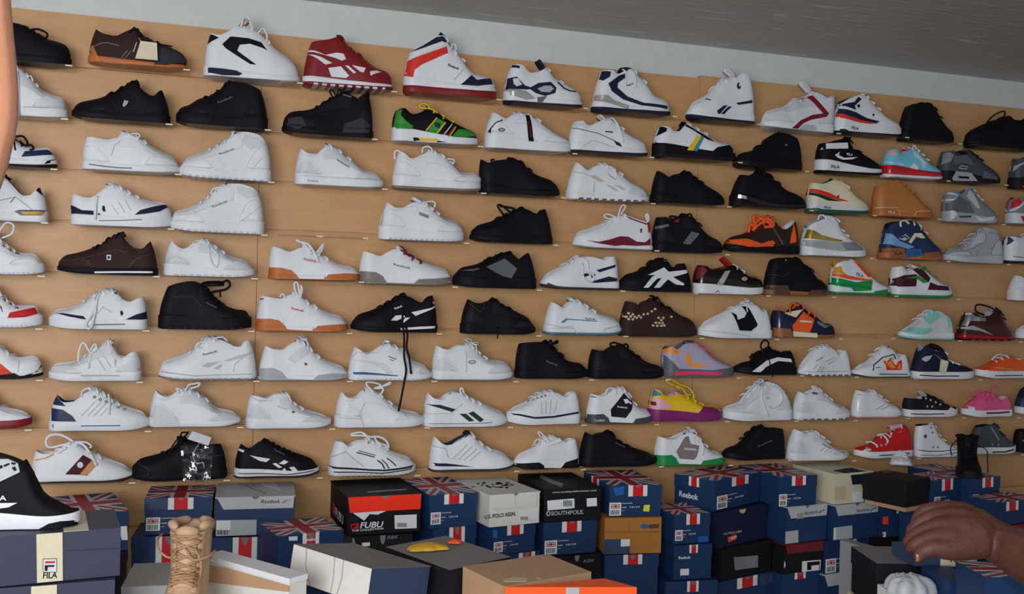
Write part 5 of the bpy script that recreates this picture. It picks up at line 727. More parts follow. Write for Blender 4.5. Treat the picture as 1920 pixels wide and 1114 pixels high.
S(9, 'N', 598, 1217, 775, [(648, 520), (700, 532), (735, 562), (800, 530), (890, 520), (960, 542), (1030, 592), (1100, 622), (1180, 652), (1214, 684)], 4, (62, 50), 'W', 'W', ('W2', 14), 'W2', tg=(860, 500), nl=6, lp=[(1.5, [(900, 525), (850, 470), (780, 475), (770, 490), (850, 490), (910, 500)]), (1.5, [(900, 500), (970, 500), (1020, 530), (1035, 575), (1010, 570)]), (1.2, [(930, 500), (960, 540), (1020, 560)])],
  P=[('sole_line', 'N', [(604, 710), (760, 725), (900, 735), (1000, 738), (1210, 705)], 12, 'navy line around the sole'), ('sole_line', 'N', [(600, 738), (760, 750), (980, 758), (1200, 722)], 7), ('side_stripe', 'K2', [(800, 608), (930, 642)], 7), ('side_stripe', 'K2', [(815, 596), (935, 628)], 5), ('side_stripe', 'K2', [(950, 665), (985, 690), (1002, 725)], 9), ('side_stripe', 'K2', [(982, 660), (1015, 690), (1032, 722)], 7), ('side_stripe', 'K2', [(1020, 650), (1055, 675), (1085, 705)], 7), ('heel_seam', 'GY3', [(615, 640), (720, 600), (760, 640), (850, 710)], 5), ('lace_ring', 'GO', ellipse(888, 537, 12, 10))], tread=('W3', 14), lab='white runner with thin black claw-like stripes, bottom row')
S(9, 'Z', 804, 961, 884, [(813, 818), (823, 828), (836, 833), (858, 822), (880, 813), (893, 826), (912, 840), (934, 846), (952, 857), (960, 867)], 4, (17, 10), 'W', 'W', ('K3', 4), 'N', tg=(871, 808), tgc='N', nl=5, P=[('collar', 'N', [(1420, 540), (1500, 515), (1580, 460), (1612, 485), (1560, 510), (1480, 550)], 'N', 'navy collar lining', .002), ('tongue_mark', 'W', ellipse(1560, 495, 16, 12), 'N', .01), ('sole_wedge', 'N', [(1330, 680), (1450, 688), (1640, 712), (1450, 708), (1328, 700)], 'N', 'navy heel wedge'), ('heel_seam', 'GY3', [(1340, 560), (1440, 580), (1460, 650)], 'N', 5), ('side_ribs', 'W3', [ribbon([(1490+i*42, 655+i*4), (1600+i*32, 550+i*16)], 7) for i in range(4)], 'N')], lab='white ribbed runner with navy lining, bottom row')
S(9, 'O', 556, 80, 730, [(537, 510), (500, 510), (450, 530), (410, 500), (375, 492), (300, 502), (250, 562), (170, 602), (105, 640), (83, 672)], 4, (22, 20), 'W', 'K', None, 'W2', nl=6, tg=(365, 485), lp=[(1.2, [(340, 520), (290, 470), (270, 465), (285, 500)]), (1.3, [(320, 540), (400, 510), (430, 530), (340, 560)]), (1.2, [(320, 530), (260, 520), (240, 550)])], P=[('heel_sole', 'K', [(428, 732), (460, 682), (520, 662), (556, 650), (552, 730)], .004, 'black heel wedge'), ('toe_sole', 'K', [(80, 682), (180, 686), (270, 680), (302, 700), (308, 735), (150, 728)], .004, 'black toe wedge'), ('mid_sole', 'W', [(306, 720), (290, 690), (470, 680), (432, 725)])], lab='white sneaker with black toe and heel wedges, toe to the left, bottom row')
S(9, 'O', 558, 1112, 712, [(598, 460), (640, 482), (662, 490), (710, 472), (775, 466), (830, 522), (900, 562), (990, 592), (1080, 626), (1110, 664)], 4, (60, 45), 'K', 'K', lin_='K', lc='K', nl=6, ov=1, T=[('Reebok', 'GY2', (822, 545), (900, 578), 14)], lab='black suede low-top with small grey lettering, left of the green-soled white shoe, bottom row')
S(9, 'O', 1092, 1608, 702, [(1118, 490), (1170, 506), (1215, 510), (1280, 480), (1345, 462), (1400, 495), (1450, 552), (1500, 592), (1570, 612), (1605, 642)], 4, (22, 18), 'W', 'GR', None, 'W2', nl=5, bow=.6, lp=[(1.3, [(1350, 470), (1400, 490), (1440, 550), (1430, 620)])], P=[('side_panel', 'SG', [(1255, 602), (1318, 500), (1345, 490), (1360, 545), (1425, 560), (1405, 640), (1382, 664), (1280, 652)], 'grey side panel'), ('panel_mark', 'W3', [(1310, 580), (1400, 588)], 14, .005), ('heel_sole', 'GR', [(1094, 622), (1220, 626), (1252, 650), (1278, 702), (1098, 696)], .004, 'green heel wedge'), ('toe_sole', 'GR', [(1432, 702), (1462, 666), (1540, 655), (1607, 640), (1605, 685)], .004, 'green toe wedge'), ('mid_sole', 'W', [(1276, 690), (1260, 655), (1455, 665), (1436, 694)])], lab='white sneaker with green sole wedges and grey side panel, bottom row')
S(9, 'Z', 1470, 1354, 863, [(1468, 804), (1456, 803), (1446, 804), (1435, 800), (1424, 800), (1414, 804), (1401, 818), (1380, 836), (1363, 841), (1356, 847)], 4, (14, 11), 'K', 'K', lin_='K', lc='K', nl=6, ov=1, T=[('Reebok', 'GY2', (1845, 570), (1960, 525), 12, 'O')], lp=[(1.2, [(1405, 815), (1396, 815), (1402, 822)])], lab='black mid-top with its toe to the left, right of the green-soled white shoe, bottom row')
S(9, 'P', 198, 650, 668, [(252, 440), (290, 456), (322, 472), (355, 456), (402, 460), (460, 502), (530, 562), (600, 592), (646, 624)], 4, (52, 40), 'W', 'W', None, 'W2', nl=6, ov='W2', tg=(385, 450), P=[('side_mark', 'GY2', [(470, 548), (535, 582)], 6), ('side_ribs', 'W3', [ribbon([(450+i*32, 600+i*6), (500+i*28, 560+i*12)], 5) for i in range(3)])], lab='white court shoe left of the red canvas high-top, bottom row')
S(9, 'P', 1112, 688, 650, [(1108, 500), (1080, 440), (1046, 408), (990, 450), (930, 480), (870, 492), (820, 558), (760, 565), (705, 580), (690, 602)], 2, (48, 46), 'R', 'W', None, 'DR', tg=(945, 418), tgc='PK', nl=5, lc='W', wid=.9, lp=[(1.7, [(870, 490), (900, 480), (930, 510), (925, 540)]), (1.7, [(780, 540), (820, 535), (860, 560), (850, 570)])], ey=('W2', [(945, 525), (970, 500), (990, 475), (1010, 450), (885, 555), (920, 550)]), P=[('toe_cap', 'W', [(690, 605), (706, 582), (760, 562), (800, 570), (810, 592), (740, 605)], 'white rubber toe cap'), ('sole_line', 'N', [(875, 630), (1010, 625), (1105, 612)], 6)], lab='red canvas high-top with white rubber toe, bottom row')
S(9, 'P', 1116, 1467, 645, [(1128, 418), (1170, 408), (1250, 406), (1282, 470), (1330, 522), (1400, 562), (1455, 576), (1465, 602)], 2, (50, 52), 'W', 'W', None, 'K', nl=6, tg=(1262, 398), wid=.9, ey=('GY2', [(1258, 432), (1266, 468), (1265, 572), (1300, 572)]), P=[('star', 'NB', [(1197+(17 if i % 2 == 0 else 7)*math.sin(math.pi*i/5), 493-(17 if i % 2 == 0 else 7)*math.cos(math.pi*i/5)) for i in range(10)], 'navy star'), ('sole_line', 'N', [(1116, 588), (1220, 600), (1330, 600), (1462, 578)], 5), ('sole_line', 'N', [(1120, 622), (1300, 630), (1465, 600)], 3), ('tongue_top', 'N', [(1170, 410), (1245, 406)], 8)], lab='white canvas high-top with navy star, bottom row', cat='shoe')
S(9, 'P', 1500, 1860, 622, [(1560, 425), (1640, 408), (1705, 412), (1732, 462), (1790, 502), (1842, 546), (1858, 572)], 2, (48, 46), 'DGY', 'W', None, 'K', nl=6, lc='K', tg=(1715, 405), wid=.9, P=[('sole_line', 'K', [(1690, 606), (1790, 604), (1858, 585)], 8), ('seam', 'GY3', [(1680, 430), (1740, 520)], 5)], ey=('GY3', [(1690, 552), (1735, 552)]), lab='dark grey canvas high-top with white sole, partly behind the standing black boot, bottom row')
S(9, 'P', 1838, 2210, 612, [(1850, 450), (1920, 442), (1990, 440), (2060, 500), (2130, 550), (2190, 575), (2208, 590)], 2, (36, 36), 'K', 'K', lin_='K', nl=4, lc='K', P=[('mark', 'GY', ellipse(1902, 525, 6, 6))], lab='black high-top cut by the right edge on the bottom row')
# ------------------------------------------------------------------ acrylic shelves
def nodes(nm):
    m = bpy.data.materials.new(nm); m.use_nodes = True; nt = m.node_tree; return m, nt, nt.nodes['Principled BSDF']
ACR, _nt, _b = nodes('clear_acrylic')
_o = _nt.nodes['Material Output']; _tr = _nt.nodes.new('ShaderNodeBsdfTransparent'); _tr.inputs[0].default_value = (.985, .988, .988, 1)
_gl = _nt.nodes.new('ShaderNodeBsdfGlossy'); _gl.inputs['Roughness'].default_value = .3
_fr = _nt.nodes.new('ShaderNodeFresnel'); _fr.inputs[0].default_value = 1.28
_mx = _nt.nodes.new('ShaderNodeMixShader'); _ml = _nt.nodes.new('ShaderNodeMath'); _ml.operation = 'MULTIPLY'; _ml.inputs[1].default_value = .18; _nt.links.new(_fr.outputs[0], _ml.inputs[0]); _nt.links.new(_ml.outputs[0], _mx.inputs[0]); _nt.links.new(_tr.outputs[0], _mx.inputs[1]); _nt.links.new(_gl.outputs[0], _mx.inputs[2]); _nt.links.new(_mx.outputs[0], _o.inputs[0])
TAGW = mat('CR')
def shelf(x0, x1, z, lab, tag_side=1):
    r = thing('acrylic_shelf', lab, 'shelf', ((x0+x1)/2, 0, z), 'clear acrylic shoe shelves on the slat wall')
    h = (x1-x0)/2; m = MB()
    m.box(-h, h, -.118, .003, -.0032, -.0004); m.box(-h, h, -.118, -.1155, -.0075, -.0004); m.box(-h, h, -.002, .003, -.0004, .012)
    m.build('plate', ACR, r)
    m = MB(); m.box(h-.022, h-.002, -.1192, -.1182, -.0058, -.0012); m.build('price_strip', TAGW, r)
    return r
rows = {}
for s in SHOES:
    if s['shelf']: rows.setdefault(s['row'], []).append(s)
for rw, ss in rows.items():
    ss.sort(key=lambda s: s['xa']); px = -9
    for i, s in enumerate(ss):
        nx = ss[i+1]['xa'] if i+1 < len(ss) else 99
        a = max(s['xa']+.03, px+.006); e = min(s['xb']+.012, nx-.012+.03)
        if e-a < .1: a = e-.1
        px = e
        w = s['lab'].replace(',', '').split()
        shelf(a, e, s['z'], ' '.join(['clear acrylic shelf under the']+w[:11]))
# the two stretches of empty shelf
def px_shelf(u0, u1, v, lab):
    a, b = on_y(u0, v, -.118), on_y(u1, v, -.118)
    shelf(a.x, b.x, a.z, lab)
px_shelf(524, 606, 438, 'empty clear acrylic shelf on the fourth row, left one of two'); px_shelf(612, 692, 442, 'empty clear acrylic shelf on the fourth row, beside the chunky white sneaker')
px_shelf(1574, 1680, 632, 'empty clear acrylic shelf on the sixth row, left of the mint low-top')

# ------------------------------------------------------------------ room
def wood_mat():
    m, nt, b = nodes('slat_maple'); b.inputs['Roughness'].default_value = .42; b.inputs['Specular IOR Level'].default_value = .35
    tc = nt.nodes.new('ShaderNodeTexCoord'); mp = nt.nodes.new('ShaderNodeMapping'); mp.inputs['Scale'].default_value = (3, 1, 11)
    n1 = nt.nodes.new('ShaderNodeTexNoise'); n1.inputs['Scale'].default_value = 3.0; n1.inputs['Detail'].default_value = 6; n1.inputs['Roughness'].default_value = .65
    n2 = nt.nodes.new('ShaderNodeTexNoise'); n2.inputs['Scale'].default_value = 1.3; n2.inputs['Detail'].default_value = 2
    cr = nt.nodes.new('ShaderNodeValToRGB'); cr.color_ramp.elements[0].position = .3; cr.color_ramp.elements[0].color = rgb((191, 145, 99)); cr.color_ramp.elements[1].position = .72; cr.color_ramp.elements[1].color = rgb((206, 161, 113))
    mx = nt.nodes.new('ShaderNodeMix'); mx.data_type = 'RGBA'; mx.blend_type = 'MULTIPLY'; mx.inputs['Factor'].default_value = .35
    c2 = nt.nodes.new('ShaderNodeMapRange'); c2.inputs['To Min'].default_value = .8; c2.inputs['To Max'].default_value = 1.12
    L = nt.links.new
    L(tc.outputs['Object'], mp.inputs['Vector']); L(mp.outputs[0], n1.inputs['Vector']); L(tc.outputs['Object'], n2.inputs['Vector']); L(n1.outputs['Fac'], cr.inputs['Fac']); L(n2.outputs['Fac'], c2.inputs['Value'])
    L(cr.outputs['Color'], mx.inputs[6]); L(c2.outputs['Result'], mx.inputs[7]); L(mx.outputs[2], b.inputs['Base Color'])
    return m
WOOD = wood_mat()
XS = [on_y(481, 540, 0).x, on_y(1313, 141, 0).x]
PW = XS[1]-XS[0]
print('seams', XS, PW)
def slat_panel(x0, x1, ztop, nm):
    m = MB(); t = .018
    g = [Z1-DZ*i+.006 for i in range(-1, 14)]                     # centre of each groove
    z = ztop; gg = [a for a in g if 0.05 < a < ztop-.03]
    for a in gg:
        m.box(x0, x1, 0, t, a+.0045, z); z = a-.0045
    m.box(x0, x1, 0, t, 0.0, z)
    m.box(x0, x1, t-.006, t, 0.0, ztop-.001)
    o = m.build(nm, WOOD); o['kind'] = 'structure'; return o
ZL = on_y(700, 84, 0).z; ZR = on_y(1500, 161, 0).z
print('tops', ZL, ZR)
k = 0; x = XS[1]-4*PW
edges = [XS[1]+PW*i for i in range(-4, 4)]
for i in range(len(edges)-1):
    slat_panel(edges[i]+.0008, edges[i+1]-.0008, ZL if edges[i+1] <= XS[1]+.01 else ZR, 'wall_slat_panel')
X0, X1 = edges[0]-.3, edges[-1]+.3
def plaster(nm, c, bump, sc):
    m, nt, b = nodes(nm); b.inputs['Roughness'].default_value = .7
    tc = nt.nodes.new('ShaderNodeTexCoord'); n = nt.nodes.new('ShaderNodeTexNoise'); n.inputs['Scale'].default_value = sc; n.inputs['Detail'].default_value = 5
    mr = nt.nodes.new('ShaderNodeMapRange'); mr.inputs['To Min'].default_value = .92; mr.inputs['To Max'].default_value = 1.06
    mx = nt.nodes.new('ShaderNodeMix'); mx.data_type = 'RGBA'; mx.blend_type = 'MULTIPLY'; mx.inputs['Factor'].default_value = 1; mx.inputs[6].default_value = rgb(c)
    bp = nt.nodes.new('ShaderNodeBump'); bp.inputs['Strength'].default_value = bump; bp.inputs['Distance'].default_value = .01
    L = nt.links.new; L(tc.outputs['Object'], n.inputs['Vector']); L(n.outputs['Fac'], mr.inputs['Value']); L(mr.outputs['Result'], mx.inputs[7]); L(mx.outputs[2], b.inputs['Base Color']); L(n.outputs['Fac'], bp.inputs['Height']); L(bp.outputs[0], b.inputs['Normal'])
    return m
ZC = on_y(1335, 88, .018).z
print('ceiling', ZC)
def struct(nm, m, V, F): o = mesh(nm, V, F, m, None, False); o['kind'] = 'structure'; return o
mb = MB(); mb.box(X0, X1, .0185, .12, 0, ZC+.1); o = mb.build('wall_back', plaster('white_plaster', (206, 209, 206), .25, 18)); o['kind'] = 'structure'
# ceiling: grey painted, trowelled in long glossy strokes
m, nt, b = nodes('ceiling_paint'); b.inputs['Roughness'].default_value = .45
tc = nt.nodes.new('ShaderNodeTexCoord'); mp = nt.nodes.new('ShaderNodeMapping'); mp.inputs['Rotation'].default_value = (0, 0, math.radians(-38)); mp.inputs['Scale'].default_value = (2.2, 14, 1)
n1 = nt.nodes.new('ShaderNodeTexNoise'); n1.inputs['Scale'].default_value = 3.0; n1.inputs['Detail'].default_value = 4; n1.inputs['Distortion'].default_value = .6
cr = nt.nodes.new('ShaderNodeValToRGB'); cr.color_ramp.elements[0].position = .62; cr.color_ramp.elements[0].color = rgb((176, 173, 169)); cr.color_ramp.elements[1].position = .74; cr.color_ramp.elements[1].color = rgb((222, 222, 220))
bp = nt.nodes.new('ShaderNodeBump'); bp.inputs['Strength'].default_value = .5; bp.inputs['Distance'].default_value = .01
L_ = nt.links.new; L_(tc.outputs['Object'], mp.inputs['Vector']); L_(mp.outputs[0], n1.inputs['Vector']); L_(n1.outputs['Fac'], cr.inputs['Fac']); L_(cr.outputs['Color'], b.inputs['Base Color']); L_(n1.outputs['Fac'], bp.inputs['Height']); L_(bp.outputs[0], b.inputs['Normal'])
mb = MB(); mb.box(X0, X1, -4.6, .0185, ZC, ZC+.1); o = mb.build('ceiling', m); o['kind'] = 'structure'
# floor
m, nt, b = nodes('floor_tile'); b.inputs['Base Color'].default_value = rgb((96, 90, 84)); b.inputs['Roughness'].default_value = .5
br = nt.nodes.new('ShaderNodeTexBrick'); br.inputs['Color1'].default_value = rgb((104, 98, 92)); br.inputs['Color2'].default_value = rgb((92, 86, 80)); br.inputs['Mortar'].default_value = rgb((60, 56, 52)); br.inputs['Scale'].default_value = 1.6; br.offset = 0
tc = nt.nodes.new('ShaderNodeTexCoord'); nt.links.new(tc.outputs['Object'], br.inputs['Vector']); nt.links.new(br.outputs['Color'], b.inputs['Base Color'])
mb = MB(); mb.box(X0, X1, -4.6, .12, -.1, 0); o = mb.build('floor', m); o['kind'] = 'structure'
# ------------------------------------------------------------------ shoe boxes
PAL.update({'RBB': (26, 54, 94), 'RBD': (28, 36, 62), 'BXW': (222, 220, 212), 'BXC': (216, 208, 178), 'BXS': (188, 190, 192), 'BXK': (28, 24, 28), 'BXO': (252, 96, 30), 'BXR': (250, 50, 20), 'BXT': (176, 116, 52), 'KR': (186, 150, 116), 'BXG': (158, 160, 162), 'FIN': (58, 60, 82), 'LBL': (226, 228, 228),
            'LBG': (178, 182, 184), 'STR': (206, 28, 32), 'YEL': (226, 226, 60), 'BST': (34, 92, 168), 'ORS': (255, 70, 30), 'NVG': (50, 70, 100), 'GRX': (122, 118, 118), 'BRX': (96, 80, 68), 'FLR': (160, 40, 48), 'FLW': (198, 192, 196), 'FLB': (52, 76, 112)})
BENCH, TABLE = .30, .71
PLACED = []
DBG = False
def quads_meet(A, B):
    for Q in (A, B):
        for i in range(4):
            e = Q[(i+1) % 4]-Q[i]; n = Vector((-e.y, e.x, 0)).normalized()
            a = [p.dot(n) for p in A]; b = [p.dot(n) for p in B]
            if min(max(a), max(b))-max(min(a), min(b)) < .0002: return False
    return True
class Box:
    def __init__(s, lab, c, ftl, ftr, fbl=None, zt=.845, depth=.29, col='RBB', lidh=.042, lid=None, zb=None, name='shoe_box', group=None, under=None, dy=0.0, fit=True, ymax=13, yawd=None, w0=None):
        if under is not None:                 # stands under another box: same front plane, top where that one rests
            zt = under.zb-.001; p0 = on_y(*full(c, *ftl), under.p0.y+dy); p1 = on_z(*full(c, *ftr), p0.z)
            yw = clamp(math.atan2(p1.y-p0.y, p1.x-p0.x), under.yaw-.07, under.yaw+.07)
            e1 = Vector((math.cos(yw), math.sin(yw), 0)); d = ray(*full(c, *ftr)); r0 = p0-CAM
            t = (r0.x*d.y-r0.y*d.x)/(d.x*e1.y-d.y*e1.x); p1 = p0+e1*t
        else: p0 = on_z(*full(c, *ftl), zt); p1 = on_z(*full(c, *ftr), zt)
        if yawd is not None:
            yw = math.radians(yawd); p1 = p0+Vector((math.cos(yw), math.sin(yw), 0))*w0
        elif ymax is not None and under is None:
            yw = math.atan2(p1.y-p0.y, p1.x-p0.x); yc_ = clamp(yw, math.radians(-5), math.radians(ymax))
            if yc_ != yw:
                e1 = Vector((math.cos(yc_), math.sin(yc_), 0)); d = ray(*full(c, *ftr)); r0 = p0-CAM
                p1 = p0+e1*((r0.x*d.y-r0.y*d.x)/(d.x*e1.y-d.y*e1.x))
        p0.z = p1.z = zt; d = p1-p0
        w = d.length; s.yaw = math.atan2(d.y, d.x); e1 = d.normalized(); e2 = Vector((-e1.y, e1.x, 0))
        if zb is None: zb = on_y(*full(c, *fbl), p0.y).z
        s.zb = zb; s.h = zt-zb-.0025
        dm = max(.12, min((-.03-max(p0.y, p1.y))/max(.2, e2.y), depth))
        # a box never reaches into a neighbour: shorten, trim or slide it until it fits
        best = None
        rh = Vector((p0.x-CAM.x, p0.y-CAM.y, 0)).normalized()
        for k_, sh in enumerate((0, .03, -.03, .06, -.06, .1, -.1) if fit else (0,)):
          for i in range(9 if fit else 1):
            for a in range(9 if fit else 1):
                for b_ in range(9-a if fit else 1):
                    cost = i+a*1.6+b_*1.6+k_*3.2
                    if best and cost >= best[0]: continue
                    D_ = max(.13, dm-.02*i); P = p0+rh*sh+e1*w*.035*a; w_ = w*(1-.035*(a+b_))
                    fp = [P, P+e1*w_, P+e1*w_+e2*D_, P+e2*D_]
                    if max(q.y for q in fp) > -.022: continue
                    if not any(min(zt, z1)-max(zb, z0) > .0005 and quads_meet(fp, q) for q, z0, z1 in PLACED): best = (cost, P, w_, D_, fp)
        if best is None: print('NO FIT', lab); best = (0, p0, w, dm, [p0, p0+e1*w, p0+e1*w+e2*dm, p0+e2*dm])
        elif best[0] > 6: print('tight', round(best[0], 1), lab)
        if DBG: print("BOX", [round(v, 2) for v in p0], "w", round(best[2], 2), "d", round(best[3], 2), "h", round(s.h, 3), "yaw", round(math.degrees(s.yaw)), lab[:50])
        _, p0, s.w, s.d, fp = best; PLACED.append((fp, zb, zt))
        s.e1, s.e2, s.p0 = e1, e2, p0; s.zt = zt
        o = p0+e1*s.w/2+e2*s.d/2; s.o = Vector((o.x, o.y, zb))
        s.root = thing(name, lab, 'box', s.o, group, (0, 0, s.yaw)); s.c = c
        W, D, H = s.w/2, s.d/2, s.h
        m = MB(); m.box(-W+.002, W-.002, -D+.002, D-.002, 0, H-.001 if lidh else H)
        m.build('body', col, s.root)
        if lidh:
            m = MB(); m.box(-W, W, -D, D, H-lidh, H); m.build('lid', lid or col, s.root)
        s.W, s.D, s.H = W, D, H
    def loc(s, p):                        # world -> box frame
        v = p-s.o; return Vector((v.dot(s.e1), v.dot(s.e2), v.z))
    def px(s, pt, c=None, face='front'):
        u, v = full(c or s.c, *pt); d = ray(u, v)
        if face == 'front': n, q = s.e2, s.o-s.e2*s.D
        elif face == 'left': n, q = s.e1, s.o-s.e1*s.W
        elif face == 'right': n, q = s.e1, s.o+s.e1*s.W
        else: n, q = Vector((0, 0, 1)), s.o+Vector((0, 0, s.H))
        k = (q-CAM).dot(n)/d.dot(n); return s.loc(CAM+d*k)
    def out(s, face): return {'front': Vector((0, -1, 0)), 'left': Vector((-1, 0, 0)), 'right': Vector((1, 0, 0)), 'top': Vector((0, 0, 1))}[face]
    def clampf(s, p, face):
        p = Vector(p)
        if face in ('front', 'top'): p.x = clamp(p.x, -s.W, s.W)
        if face in ('left', 'right', 'top'): p.y = clamp(p.y, -s.D, s.D)
        if face != 'top': p.z = clamp(p.z, .001, s.H-.0005)
        return p
    def dec(s, name, col, polys, face='front', c=None, off=.0008, parent=None, lab=None, uv=False):
        """print or sticker: polygons given in picture positions, or as shares of the face (uv)"""
        if not isinstance(polys[0][0], (tuple, list)): polys = [polys]
        m = MB(); n = s.out(face)
        for P in polys:
            if uv: pts = [s.uv(a, b, face) for a, b in P]
            else: pts = [s.clampf(s.px(a, c, face), face) for a in P]
            m.prism([p+n*.0001 for p in pts], n*off)
        o = m.build(name, col, parent or s.root)
        if lab: o['label'] = lab
        return o
    def uv(s, a, b, face):
        if face == 'front': return Vector((lerp(-s.W, s.W, a), -s.D, lerp(s.H, 0, b)))
        if face == 'left': return Vector((-s.W, lerp(s.D, -s.D, a), lerp(s.H, 0, b)))
        if face == 'right': return Vector((s.W, lerp(-s.D, s.D, a), lerp(s.H, 0, b)))
        return Vector((lerp(-s.W, s.W, a), lerp(-s.D, s.D, b), s.H))
    def text(s, t, col, a, e, hgt, face='front', c=None, bold=True, shear=0.0, parent=None, off=.0016, uv=False):
        A = s.uv(*a, face) if uv else s.px(a, c, face); E = s.uv(*e, face) if uv else s.px(e, c, face); d = E-A; l = d.length
        V2, F2, w = text_mesh(t, bold, shear); n = s.out(face); up = n.cross(d.normalized())
        if face != 'top' and up.z < 0: up = -up
        V = [A+d*(x/w)+up*(y*hgt)+n*off for x, y in V2]
        return mesh('lettering', V, F2, col, parent or s.root, False, recalc=False)
    def flag(s, dim=False):
        """union-flag print on the lid"""
        R, Wc = ('FLR', 'FLW')
        wh, rd = [], []
        for (x0, y0, x1, y1) in ((0, 0, 1, 1), (0, 1, 1, 0)):
            dx, dy = x1-x0, y1-y0
            def band(k): return [(x0, y0+dy*k), (x0, y0), (x0+dx*k*.8, y0), (x1, y1-dy*k), (x1, y1), (x1-dx*k*.8, y1)]
            wh.append(band(.15)); rd.append(band(.05))
        wh += [[(.36, 0), (.64, 0), (.64, 1), (.36, 1)], [(0, .36), (1, .36), (1, .64), (0, .64)]]
        rc = [(.415, 0), (.585, 0), (.585, 1), (.415, 1)]; rh = [(0, .42), (1, .42), (1, .58), (0, .58)]
        s.dec('flag_print', 'FLB', [(0, 0), (1, 0), (1, 1), (0, 1)], 'top', off=.0003, uv=True)
        for i, w_ in enumerate(wh): s.dec('flag_print', Wc, w_, 'top', off=.0005+.0001*i, uv=True, lab='white bar of the flag print')
        for i, w_ in enumerate(rd): s.dec('flag_print', R, w_, 'top', off=(.00055, .00065)[i], uv=True, lab='red diagonal of the flag print')
        s.dec('flag_print', R, rc, 'top', off=.0010, uv=True, lab='red upright of the flag cross'); s.dec('flag_print', R, rh, 'top', off=.0012, uv=True, lab='red crossbar of the flag cross')
    def tab(s, a0=.36, a1=.70, b=.30, face='front', sk=.0):
        k = (a1-a0)
        f = lambda u0, u1: [(a0+k*u0, 0), (a0+k*u1, 0), (a0+k*u1+sk, b), (a0+k*u0+sk, b)]
        for q_ in (f(0, .24), f(.78, 1)): s.dec('stripe_tab', 'LBL', q_, face, uv=True, lab='white stripe of the tab')
        s.dec('stripe_tab', 'STR', f(.24, .78), face, uv=True, lab='red stripe of the tab')
        if face == 'front':
            P = [(a0+k*.5+.045*math.cos(t), .06*math.sin(t)*1.0) for t in [math.pi*i/8 for i in range(9)]]
            s.dec('thumb_hole', 'GRX', P, face, off=.0012, uv=True)
    def size_label(s, a0=.03, a1=.235, b0=.52, b1=.88, col='LBL', flagp=True, lines=True):
        lb = s.dec('size_label', col, [(a0, b0), (a1, b0), (a1, b1), (a0, b1)], off=.0010, uv=True)
        u = lambda x, y: (lerp(a0, a1, x), lerp(b0, b1, y))
        bars = [[u(x, .56), u(x+wd, .56), u(x+wd, .92), u(x, .92)] for x, wd in ((.12, .05), (.2, .02), (.26, .07), (.38, .03), (.45, .05), (.55, .02), (.61, .06), (.72, .03), (.78, .05))]
        s.dec('barcode', 'K3', bars, off=.0016, parent=lb, uv=True)
        if flagp:
            s.dec('flag_mark', 'FLB', [u(.12, .1), u(.88, .1), u(.88, .46), u(.12, .46)], off=.0014, parent=lb, uv=True)
            s.dec('flag_mark', 'LBL', [[u(.4, .1), u(.6, .1), u(.6, .46), u(.4, .46)], [u(.12, .2), u(.88, .2), u(.88, .36), u(.12, .36)], [u(.12, .1), u(.2, .1), u(.88, .46), u(.8, .46)], [u(.8, .1), u(.88, .1), u(.2, .46), u(.12, .46)]], off=.0017, parent=lb, uv=True)
            s.dec('flag_mark', 'STR', [[u(.45, .1), u(.55, .1), u(.55, .46), u(.45, .46)], [u(.12, .24), u(.88, .24), u(.88, .32), u(.12, .32)]], off=.0020, parent=lb, uv=True)
        if lines:
            L = []
            for (x, y, w, h) in ((a1+.015, b0+.02, .20, .022), (a1+.015, b0+.15, .085, .028), (a1+.015, b0+.25, .05, .014)): L.append([(x, y), (x+w, y), (x+w, y+h), (x, y+h)])
            x = a1+.17
            for wd in (.018, .03, .012, .02, .03): L.append([(x, b0+.135), (x+wd, b0+.135), (x+wd, b0+.185), (x, b0+.185)]); x += wd+.018
            s.dec('printed_lines', 'LBG', L, uv=True)
    def flap(s, col, b, sl=.08, name='front_flap', off=.0022, a0=.02, a1=.985, hole=True):
        s.dec(name, col, [(a0, 0), (a1, 0), (a1-.01, b), (a0+sl, b)], off=off, uv=True)
        if hole: s.dec('thumb_hole', 'GRX', [(.5+.045*math.cos(t), .07*math.sin(t)) for t in [math.pi*i/8 for i in range(9)]], off=off+.0006, uv=True)

GF = 'navy flag-print shoe boxes stacked under the shelves'
def flagbox(lab, c, ftl, ftr, fbl=None, top=True, tab=(.36, .70, .30), lb=True, side=False, **k):
    b = Box(lab, c, ftl, ftr, fbl, group=GF, **k)
    if top: b.flag()
    if tab: b.tab(*tab)
    if lb: b.size_label()
    if side: b.tab(.32, .60, .30, 'left')
    return b
# stack behind the foreground shoe
b = flagbox('navy flag-print box behind the black strapped shoe in front', 'a', (480, 420), (1150, 340), (480, 790), zt=.835, tab=(.38, .72, .2), lb=False)
b.dec('size_label', 'LBL', [(1062, 512), (1132, 505), (1140, 630), (1085, 632)])
e = Box('dark box under the flag-print box behind the strapped shoe', 'a', (540, 820), (1140, 740), zb=BENCH, under=b, col='BXK', lidh=.03)
# second stack
b = flagbox('navy flag-print box under the plastic-bagged black shoe, behind the tan boot', 'a', (1290, 255), (1900, 240), (1290, 590), zt=.842, tab=(.34, .715, .32), side=True)
b.dec('sticker', 'NVG', [(1300, 262), (1500, 255), (1500, 355), (1330, 360)])
flagbox('navy flag-print box at the bottom of the stack behind the tan boot', 'a', (1170, 605), (1790, 590), under=b, zb=BENCH, top=False, tab=(.355, .72, .20))
